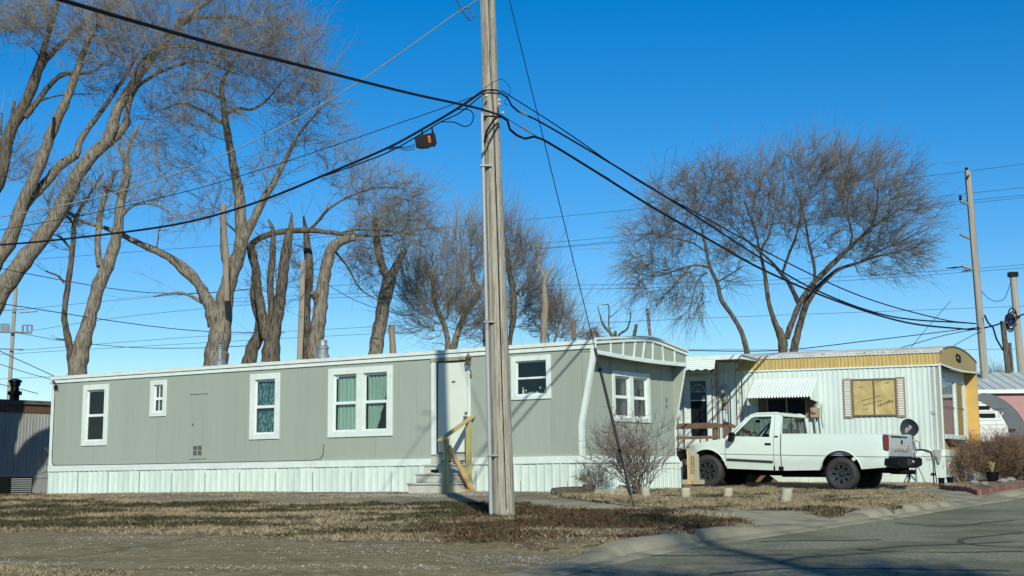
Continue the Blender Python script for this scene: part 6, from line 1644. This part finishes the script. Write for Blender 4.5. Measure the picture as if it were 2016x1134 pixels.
tree('low sawn tree with five stubby arms above the bow front roof', 48, [[0, 0, (1450, 1150, 60), (1450, 1000, 50), (1440, 900, 30), (1410, 850, 20), (1370, 805, 17), (1350, 745, 9), (1332, 680, 5)], [0, .2, (1448, 960, 24), (1450, 880, 22), (1450, 848, 20)],
     [0, 0, (1420, 870, 10), (1406, 800, 9), (1404, 674, 8), (1360, 674, 4)], [0, .3, (1406, 760, 7), (1440, 735, 6), (1480, 690, 3), (1500, 665, 2)], [0, 0, (1455, 960, 18), (1475, 872, 16), (1525, 835, 14), (1545, 780, 10), (1552, 735, 7), (1540, 690, 3)], [0, .2, (1450, 1000, 26), (1345, 900, 24), (1325, 860, 22), (1308, 825, 20)], [0, .3, (1460, 1010, 28), (1565, 900, 26), (1580, 850, 24), (1588, 805, 22)]],
     [(1545, 700, 40, 40), (1340, 700, 20, 30)], 20, 60, 27, Z5_, bark='bark_dark', twig_len=.3)
m = None
tree('cut post like trunk standing above the roof left of the low bushy tree', 50, [[0, 0, (608, 1300, 22), (605, 1120, 21), (600, 1036, 20)]], [], 0, 0, 28, Z8, bark='bark_pale', name='tree_stump', cat='stump')
tree('pale barkless snag standing in front of the spreading tree', 45, [[0, 0, (76, 960, 20), (72, 830, 21), (66, 740, 20), (64, 652, 19)]], [], 0, 0, 29, Z8, bark='bark_pale', name='tree_stump', cat='stump')
# wide tree over the white and gold home
tree('wide umbrella-shaped bare tree behind the white and gold home', 50,
     [[0, 0, (776, 1150, 50), (775, 1030, 42), (772, 975, 42), (738, 895, 25), (714, 820, 20), (702, 745, 20), (690, 665, 17), (672, 580, 12), (645, 470, 8), (600, 350, 5)],
      [0, .5, (790, 965, 30), (820, 885, 26), (855, 800, 26), (900, 735, 24), (975, 655, 26), (1060, 572, 20), (1150, 490, 14), (1280, 400, 8), (1400, 330, 4)],
      [.6, 1, (812, 1150, 44), (822, 1030, 38), (850, 905, 30), (888, 795, 28), (918, 755, 26), (955, 715, 22), (1020, 660, 17), (1100, 632, 12), (1200, 600, 9), (1380, 560, 4)],
      [.5, -1, (850, 822, 22), (802, 720, 20), (770, 682, 17), (720, 622, 12), (650, 562, 10), (560, 480, 6), (480, 400, 4)], [.2, -1.5, (770, 682, 12), (805, 580, 12), (830, 520, 11), (860, 400, 8), (900, 240, 4)],
      [.5, 1.5, (915, 735, 16), (915, 650, 14), (890, 540, 12), (870, 430, 8), (820, 250, 4)], [.5, 2, (1000, 640, 12), (1080, 530, 9), (1060, 380, 7), (1100, 240, 4)], [.4, -2, (1080, 560, 10), (1180, 440, 7), (1200, 300, 4)],
      [0, .8, (672, 580, 8), (720, 480, 7), (740, 350, 4)], [0, -1.2, (1110, 630, 7), (1240, 560, 6), (1420, 480, 3)]],
     [(870, 300, 330, 200, 3.5), (1150, 300, 280, 190, 3.5), (650, 330, 230, 190, 3.2), (1300, 470, 200, 190, 2.8), (1230, 600, 170, 120, 2.2), (980, 470, 330, 160, 3.5), (600, 520, 200, 120, 2.5), (1000, 200, 300, 110, 3)], 2100, 22000, 30, Z1, bark='bark_dark', twig='twig_mid', fan=.8, twig_len=.62, up=.12, droop=.08)
tree('smaller bare tree leaning left with drooping twigs, left of the wide tree', 49,
     [[0, 0, (625, 1150, 30), (616, 1040, 27), (590, 940, 22), (542, 855, 20), (500, 795, 21), (480, 715, 17), (452, 655, 16), (430, 565, 12), (412, 480, 8), (380, 380, 5)],
      [0, -1.2, (445, 650, 11), (382, 640, 10), (300, 662, 8), (200, 688, 6), (90, 668, 3)], [0, .6, (436, 672, 8), (400, 700, 6), (375, 770, 4), (350, 880, 2.5)], [0, 1.2, (480, 715, 9), (540, 680, 7), (600, 640, 4)], [0, 1, (430, 580, 8), (370, 540, 7), (280, 520, 5), (180, 500, 3)], [0, 0, (360, 643, 6), (280, 740, 4), (200, 820, 3)]],
     [(330, 370, 190, 170, 3), (230, 540, 190, 140, 3), (440, 300, 180, 150, 3), (200, 700, 150, 110, 2.5), (370, 760, 90, 140, 2), (520, 640, 90, 120, 2)], 1000, 10500, 31, Z1, bark='bark_dark', twig='twig_mid', fan=.6, twig_len=.62, up=.0, droop=.3)
tree('distant scrubby bush showing above the pale metal roof', 75, [[0, 0, (415, 140, 8), (415, 110, 6), (400, 60, 3)]], [(415, 95, 95, 60)], 130, 900, 32, (1850, 720, 2.58) if False else (1900, 730, 6.67), bark='bark_dark', twig='twig_dark', twig_len=.5, up=.4)
# tree on the near side of the road, out of view, whose shade falls over the kerb and the asphalt
def near_tree():
    g0 = np.array([4.6, -1.2, .13])
    r = np.random.default_rng(77); root = g0
    limbs = [cr([(0, 0, 0, .26), (.1, .05, 3, .21), (.0, .1, 6.0, .17), (.3, .0, 9, .12), (.2, .3, 12, .06), (.3, .4, 14.6, .02)], 30)]
    for k in range(13):
        z0 = r.uniform(4, 7.6); a = r.uniform(0, 6.28); L = r.uniform(1.8, 3.4) * (1.15 - z0 / 16)
        d = np.array([math.cos(a), math.sin(a)])
        limbs.append(cr([(0.1, .1, z0, .09), (d[0] * L * .4, d[1] * L * .4, z0 + L * .35, .06), (d[0] * L * .8, d[1] * L * .8, z0 + L * .8, .035), (d[0] * L, d[1] * L, z0 + L * 1.2, .012)], 14))
    t = thing('bare_tree', 'bare roadside tree on the near side of the road, beside the viewer', 'tree', tuple(root))
    m = MB()
    for c in limbs: m.tube([tuple(p) for p in c[:, :3]], list(c[:, 3]), 9)
    m.build('trunk', M['bark'], t, smooth=True)
    nodes = np.concatenate([c[5:, :3] for c in limbs[1:]] + [limbs[0][14:, :3]]); dirs = np.concatenate([unit(np.gradient(c[:, :3], axis=0))[5:] for c in limbs[1:]] + [unit(np.gradient(limbs[0][:, :3], axis=0))[14:]])
    n = 1500; i = r.choice(len(nodes), n); d = unit(dirs[i] * .5 + r.normal(0, .6, (n, 3)) + [0, 0, .2]); L = r.uniform(.6, 1.8, (n, 1))
    C = np.stack([nodes[i], nodes[i] + d * L * .4, nodes[i] + d * L * .7 + r.normal(0, .08, (n, 3)), nodes[i] + d * L + r.normal(0, .15, (n, 3))], 1)
    R_ = np.array([.022, .017, .012, .005])[None] * r.uniform(.6, 1.2, (n, 1))
    n2 = 6000; j = r.choice(n, n2); q = C[j, r.integers(1, 4, n2)]; e = unit(d[j] * .6 + r.normal(0, .6, (n2, 3))); l = r.uniform(.3, .8, (n2, 1))
    C2 = np.stack([q, q + e * l * .4, q + e * l * .7 + r.normal(0, .04, (n2, 3)), q + e * l + r.normal(0, .06, (n2, 3))], 1)
    V, Fc = tubes_np(np.concatenate([C, C2]), np.concatenate([R_, np.tile([.008, .007, .006, .003], (n2, 1))]), 3)
    np_obj('crown', V, Fc, M['twig'], t)
near_tree()

# ================================================================== SHRUBS
def shrub(label, base, n_stem, h, spread, m, seed, name='bare_shrub', twigs=1200, thick=.010, up=.55, lean=(0, 0), cat='shrub', tl=.28, group=None):
    r = np.random.default_rng(seed); st = []; sr = []
    t = thing(name, label, cat, tuple(base), group=group)
    P0 = []; D0 = []
    for k in range(n_stem):
        a = r.uniform(0, 6.28); s = spread * r.uniform(.25, 1) ** .7; H = h * (1.05 - .45 * (s / spread) ** 2) * r.uniform(.75, 1.05)
        e = np.array([math.cos(a) * s + lean[0], math.sin(a) * s * .8 + lean[1], H])
        b = np.array([math.cos(a), math.sin(a), 0]) * .07 * r.uniform(0, 1)
        ts = np.linspace(0, 1, 9)[:, None]
        c = b + (e - b) * np.concatenate([ts ** 1.0, ts ** 1.0, ts ** .8], 1)
        c[1:-1] += r.normal(0, .035 * h, (7, 3)); st.append(c); sr.append(np.linspace(thick * r.uniform(.7, 1.3), .004, 9))
        g = unit(np.gradient(c, axis=0)); P0.append(c[2:]); D0.append(g[2:])
    P0 = np.concatenate(P0); D0 = np.concatenate(D0)
    V, Fc = tubes_np(np.array(st), np.array(sr), 5); np_obj('stems', V, Fc, M[m], t)
    n = twigs // 3; i = r.choice(len(P0), n); d = unit(D0[i] + r.normal(0, .6, (n, 3)) + [0, 0, up * .3]); L = tl * 1.6 * r.uniform(.5, 1.3, (n, 1))
    C = np.stack([P0[i], P0[i] + d * L * .35, P0[i] + d * L * .7 + r.normal(0, .02, (n, 3)), P0[i] + d * L + r.normal(0, .04, (n, 3))], 1); R_ = np.array([.0055, .005, .004, .003])[None] * np.ones((n, 1))
    j = r.choice(n, twigs); q = C[j, r.integers(1, 4, twigs)]; e = unit(d[j] * .7 + r.normal(0, .6, (twigs, 3)) + [0, 0, up * .3]); l = tl * r.uniform(.3, 1.1, (twigs, 1))
    C2 = np.stack([q, q + e * l * .35, q + e * l * .7, q + e * l + r.normal(0, .02, (twigs, 3))], 1)
    V, Fc = tubes_np(np.concatenate([C, C2]), np.concatenate([R_, np.tile([.0038, .0034, .003, .002], (twigs, 1))]), 3); np_obj('twigs', V, Fc, M[m], t)
    return t
b = Gnd(1262, 975); shrub('large bare brown shrub in front of the bow end window of the grey home', b, 34, 1.42, .92, 'shrub_twig', 1, twigs=1300, thick=.013, lean=(-.1, 0), tl=.26)
b = Gnd(1180, 974); shrub('small sparse grey shrub low by the skirting corner of the grey home', b, 7, .5, .3, 'shrub_twig', 2, twigs=260, thick=.006, tl=.16, lean=(-.1, .0))
def at_home2(p):
    return Matrix.Translation(T2['loc']) @ Matrix.Rotation(-T2['yaw'], 4, 'Z') @ Vector(p)
b = at_home2((.35, .25, -.05)); shrub('open bare shrub with dark stems at the near corner of the gold bow front', b, 20, 1.05, .62, 'shrub_red', 3, twigs=700, thick=.010, tl=.2)
b = at_home2((.9, 1.2, -.05)); shrub('dense reddish brown shrub in front of the gold bow front', b, 50, 1.15, .75, 'shrub_red', 4, twigs=5000, thick=.008, tl=.22)
for k, (u, v, h_, s_) in enumerate(((1.25, 2.6, 1.0, .75), (1.35, 4.0, 1.0, .8), (1.1, 5.3, 1.05, .85), (1.5, 6.6, 1.1, .85))):
    b = at_home2((u, v, -.05)); shrub(('dense brown twiggy shrub right of the dark flower pot', 'tangled grey brown shrub below the travel trailer side', 'tall grey brown shrub below the trailer nose', 'last tangled shrub at the right edge of the photo')[k], b, 42, h_, s_, 'shrub_twig', 5 + k, twigs=3600, thick=.008, tl=.24)
b = at_home2((1.6, 3.2, -.05)); shrub('tall thin sapling stems standing before the white trailer side', b, 7, 2.3, .5, 'shrub_twig', 12, name='sapling', twigs=200, thick=.007, tl=.25, up=1.0, cat='sapling')
b = P(140, 950, 46.5); b[2] = .66; shrub('thin bare shrub in the shade between the far left home and the grey home', b, 14, 1.3, .7, 'shrub_twig', 20, twigs=500, thick=.008)

# ================================================================== SMALL THINGS
def fix(o, base, label, cat, rot=0., group=None):
    o.location = tuple(base); o.rotation_euler = (0, 0, rot); return props(o, label, cat, group)
# four short concrete bollards along the path edge
for k, (px, py, h_, r_, lb) in enumerate(((1272, 980, .20, .09, 'short concrete stub at the foot of the large bare shrub'), (1350, 981, .20, .10, 'short leaning concrete stub below the white corner trim of the grey home'),
                                       (1433, 981, .19, .09, 'short round concrete stub in the straw grass below the front wheel'), (1547, 988, .24, .105, 'tallest concrete stub, nearest the driveway on the straw grass'))):
    b = Gnd(px, py)
    m = MB(); n_ = 16; vs = []
    rr = np.random.default_rng(k)
    for i, (t, q) in enumerate(((-.3, 1), (.0, 1.02), (.3, .99), (.7, 1.0), (.93, .98), (1.0, .90))):
        for j in range(n_):
            a = 2 * math.pi * j / n_; rad = r_ * q * (1 + rr.normal(0, .02)); vs.append((rad * math.cos(a) + t * .02 * (k - 1), rad * math.sin(a), t * h_ + (rr.normal(0, .006) if i > 3 else 0)))
    m.add(vs, [(i * n_ + j, i * n_ + (j + 1) % n_, (i + 1) * n_ + (j + 1) % n_, (i + 1) * n_ + j) for i in range(5) for j in range(n_)] + [tuple(range(5 * n_, 6 * n_))])
    fix(m.build('concrete_stub', M['bollard'], None, smooth=True), b, lb, 'concrete stub', group='concrete stubs along the path')
b = Gnd(1089, 977); b2 = Gnd(1168, 973); L_ = np.linalg.norm(b2 - b)
lg = thing('log', 'dark old log lying along the skirting left of the shrub', 'log', tuple(b + [0, 0, .08]))
v_ = (b2 - b) / L_
MB().tube([tuple(v_ * L_ * t + np.array([0, 0, .01 * math.sin(t * 5)])) for t in np.linspace(0, 1, 9)], [.085, .088, .09, .085, .09, .088, .09, .092, .085], 12).build('bark', M['log'], lg, smooth=True)
MB().lathe([(.05, -.004), (.05, .0)], (0, 0, 0), 'y', 10).build('cut_face', M['stone'], lg)
lg.children[-1].rotation_euler = (0, 0, math.atan2(v_[1], v_[0]) - math.pi / 2); lg.children[-1].location = tuple(-v_ * .003)
for px, w_, h_, lb, c in ((1160, .22, .2, 'small dark crate behind the right end of the log', 'crate'), (1180, .46, .11, 'long flat pale stone block right of the log', 'stone block'), (1213, .30, .12, 'squat pale stone between the log and the guy wire', 'stone block'), (1227, .22, .19, 'upright pale stone beside the guy wire foot', 'stone block')):
    b = Gnd(px, 974); fix(MB().box(-w_ / 2, w_ / 2, -.1, .1, -.05, h_).build('crate' if c == 'crate' else 'stone_block', M['log' if c == 'crate' else 'bollard'], None, bevel=.03 if c != 'crate' else .006), b, lb, c, -.5)
# printed board standing in a timber cross base before the truck
b = P(1367, 952, 34.9); ps = thing('timber_sign', 'weathered upright board with vertical reddish lettering on a cut timber base by the truck', 'sign', tuple(b), (0, 0, -.45))
MB().prism([(-.13, .08), (.13, .08), (.125, .66), (.06, .70), (-.10, .80), (-.13, .76)], -.03, .03, 'y').build('board', M['weathered_board'], ps, bevel=.006)
MB().box(-.145, -.115, -.06, .06, .0, .78).build('edge_board', M['raw_wood'], ps, bevel=.004)
r3 = np.random.default_rng(3); m = MB()
for k in range(13):
    z = .22 + k * .033
    for q in range(2): x = -.06 + q * .055 + r3.uniform(-.01, .01); m.box(x, x + r3.uniform(.02, .045), -.036, -.0305, z, z + r3.uniform(.008, .02)); m.box(x, x + .008, -.036, -.0305, z, z + .026)
m.build('lettering', M['red_print'], ps)
MB().box(-.27, .27, -.10, -.03, -.02, .09).build('base_timber', M['weathered_board'], ps, bevel=.008); MB().box(-.05, .03, -.35, .35, -.02, .08).build('base_timber', M['raw_wood'], ps, bevel=.008)
# low rough timber bench with a dark sack, left of the truck nose
b = Gnd(1345, 950); b = P(1345, 945, 37.2); b[2] = .90
bn = thing('timber_table', 'rough brown timber table between the grey home and the truck nose', 'table', tuple(b), (0, 0, -.52))
MB().box(-.5, .22, -.06, .50, .52, .60).build('top', M['deck_brown'], bn, bevel=.006); MB().box(-.5, .16, -.085, -.062, .44, .62).build('apron_board', M['deck_brown'], bn, bevel=.005); MB().box(.10, .23, -.09, -.062, .43, .63).build('painted_end', mat('faded_red', (.40, .12, .08), .8), bn)
for x in (-.42, .08):
    for y in (-.05, .42): MB().box(x, x + .10, y, y + .09, -.1, .52).build('leg', M['deck_brown'], bn, bevel=.005)
m = MB(); m.lathe([(.24, 0), (.28, .06), (.27, .18), (.30, .24), (.2, .27), (.08, .30)], (0, 0, 0), 'z', 9)
o = m.build('black_sack', M['black_plastic'], None); fix(o, at_home2((0, 0, 0)), 'black lumpy sack lying on the rough timber table', 'sack'); o.location = (Matrix.Translation(tuple(b)) @ Matrix.Rotation(-.52, 4, 'Z')) @ Vector((-.16, .1, .60))
# satellite dish on a post behind the tailgate
b = at_home2((-.64, -.42, -.02)); sd_ = thing('satellite_dish', 'dark grey satellite dish with pale lettering on a slim post behind the tailgate', 'satellite dish', tuple(b), (0, 0, -T2['yaw'] + .35))
m = MB(); m.tube([(0, 0, -.1), (0, 0, 1.02)], .025, 10); m.build('post', M['steel'], sd_, smooth=True)
for a in (.6, 3.6): MB().tube([(0, 0, .55), (.28 * math.cos(a), .28 * math.sin(a), 0)], .014, 6).build('brace', M['steel'], sd_)
D = frame_mtx((-.12, -.10, 1.33), (.72, -.60, .34), (-.34, .08, .93))
vs = []; NR_, NA = 7, 32
for i in range(NR_ + 1):
    rr = i / NR_
    for j in range(NA):
        a = 2 * math.pi * j / NA; vs.append((.27 * rr * math.cos(a), .235 * rr * math.sin(a) - .02 * rr * rr * math.cos(2 * a), .07 * rr * rr - .07))
m = MB(); m.add(vs + [(x, y, z - .012) for x, y, z in vs], [(i * NA + j, i * NA + (j + 1) % NA, (i + 1) * NA + (j + 1) % NA, (i + 1) * NA + j) for i in range(NR_) for j in range(NA)] + [(256 + i * NA + j, 256 + i * NA + (j + 1) % NA, 256 + (i + 1) * NA + (j + 1) % NA, 256 + (i + 1) * NA + j) for i in range(NR_) for j in range(NA)] + [(NR_ * NA + j, NR_ * NA + (j + 1) % NA, 256 + NR_ * NA + (j + 1) % NA, 256 + NR_ * NA + j) for j in range(NA)])
ref = m.build('reflector', M['dish_grey'], sd_, smooth=True); ref.matrix_local = D
text_obj('dish', .15, M['pale_print'], ref, frame_mtx((-.06, .01, -.045), (1, .25, 0), (-.25, 1, 0)), 'lettering', .004, True, .2)
m = MB(); m.tube([(-.02, -.25, -.05), (-.1, -.3, .18), (-.25, -.12, .40)], .018, 8); m.box(-.33, -.17, -.14, -.04, .34, .46); o = m.build('feed_arm', M['dish_grey'], sd_, bevel=0); o.matrix_local = D
m = MB(); m.tube([(.02, .03, 1.05), (.12, .0, 1.0), (.13, .02, .82), (.05, .02, .74), (.03, .03, .90)], .010, 6); m.build('coax_loop', M['cable'], sd_)
o = MB().tube([(-.75, -.03, .80), (-.5, -.05, .80), (-.32, -.06, .74), (-.25, -.08, .55), (-.24, -.1, .3), (-.20, -.16, .0), (-.2, -.3, -.04)], .014, 6).build('cable', M['cable'], None); fix(o, T2['loc'], 'black cable drooping down the white skirting right of the satellite dish', 'cable', -T2['yaw'])
# garden bed: red brick edging, pots, solar lights, stones
bed_pts = resample(np.array([tuple(Gnd(1852, 962)[:2]), tuple(Gnd(1874, 966)[:2])] + [(9.52, 30.75), (10.0, 31.35), (11.0, 32.85), (12.6, 35.3), (14.4, 38.0)]), .098)
be = thing('brick_edging', 'row of upright red bricks edging the shrub bed by the kerb', 'brick edging', (bed_pts[0][0], bed_pts[0][1], float(z_ground(*bed_pts[0]))))
bk = None; rr = np.random.default_rng(9)
for i in range(len(bed_pts) - 1):
    p = (bed_pts[i] + bed_pts[i + 1]) / 2; d = bed_pts[i + 1] - bed_pts[i]
    if bk is None: bk = MB().box(-.044, .044, -.03, .03, -.08, .11).build('brick', M['brick'], be, bevel=.006); o = bk
    else: o = dup(bk, be)
    o.location = (p[0] - bed_pts[0][0], p[1] - bed_pts[0][1], float(z_ground(*p)) - float(z_ground(*bed_pts[0])) + rr.normal(0, .008))
    o.rotation_euler = (rr.normal(0, .04), rr.normal(0, .05), math.atan2(d[1], d[0]) + rr.normal(0, .06))
def pot(px, py, Y, r_, h_, lb, m='black_plastic', plant=False):
    b = Gnd(px, py) if Y is None else P(px, py, Y)
    t = thing('flower_pot', lb, 'flower pot', tuple(b))
    MB().lathe([(r_ * .75, 0), (r_, h_ * .9), (r_ * 1.06, h_ * .9), (r_ * 1.06, h_), (r_ * .92, h_), (r_ * .85, h_ * .85)], (0, 0, 0), 'z', 18).build('pot', M[m], t, smooth=True)
    if plant:
        q = MB(); rr = np.random.default_rng(2)
        for k in range(26):
            a = rr.uniform(0, 6.28); e = np.array([math.cos(a) * .08, math.sin(a) * .08, h_ + rr.uniform(.1, .26)]); q.tube([(0, 0, h_ * .8), tuple(e * [.5, .5, .9]), tuple(e)], [.008, .018, .004], 4)
        q.build('leaves', M['lemon'], t)
pot(1955, 948, 34.4, .15, .22, 'wide black flower pot with a yellow green plant in the shrub bed', plant=True)
pot(1854, 954, 35.6, .08, .16, 'black flower pot leaning at the left end of the shrub bed')
pot(1871, 950, 36.2, .09, .13, 'low dark flower pot just behind the leaning one')
o = MB().lathe([(.01, -.1), (.01, .16), (.07, .17), (.05, .22), (.01, .24)], (0, 0, 0), 'z', 12).build('garden_light', M['black_plastic'], None); fix(o, P(1838, 950, 36.4), 'black garden spike light standing against the white skirting', 'garden light')
for k, (px, py, s_) in enumerate(((1918, 953, .12), (1975, 951, .14), (1990, 948, .13), (1938, 955, .1), (1865, 957, .09))):
    m = MB(); m.lathe([(s_ * .8, 0), (s_, s_ * .3), (s_ * .6, s_ * .65), (s_ * .1, s_ * .75)], (0, 0, 0), 'z', 8); b = P(px, py, 33.9)
    fix(m.build('stone', M['stone'], None), b, ('flat tan stone left of the wide black pot', 'rounded pinkish stone right of the wide black pot', 'tan stone among leaves near the right edge', 'small pale stone directly under the wide black pot', 'small pink stone at the left end of the brick row')[k], 'stone', k * 1.1, 'stones in the shrub bed')
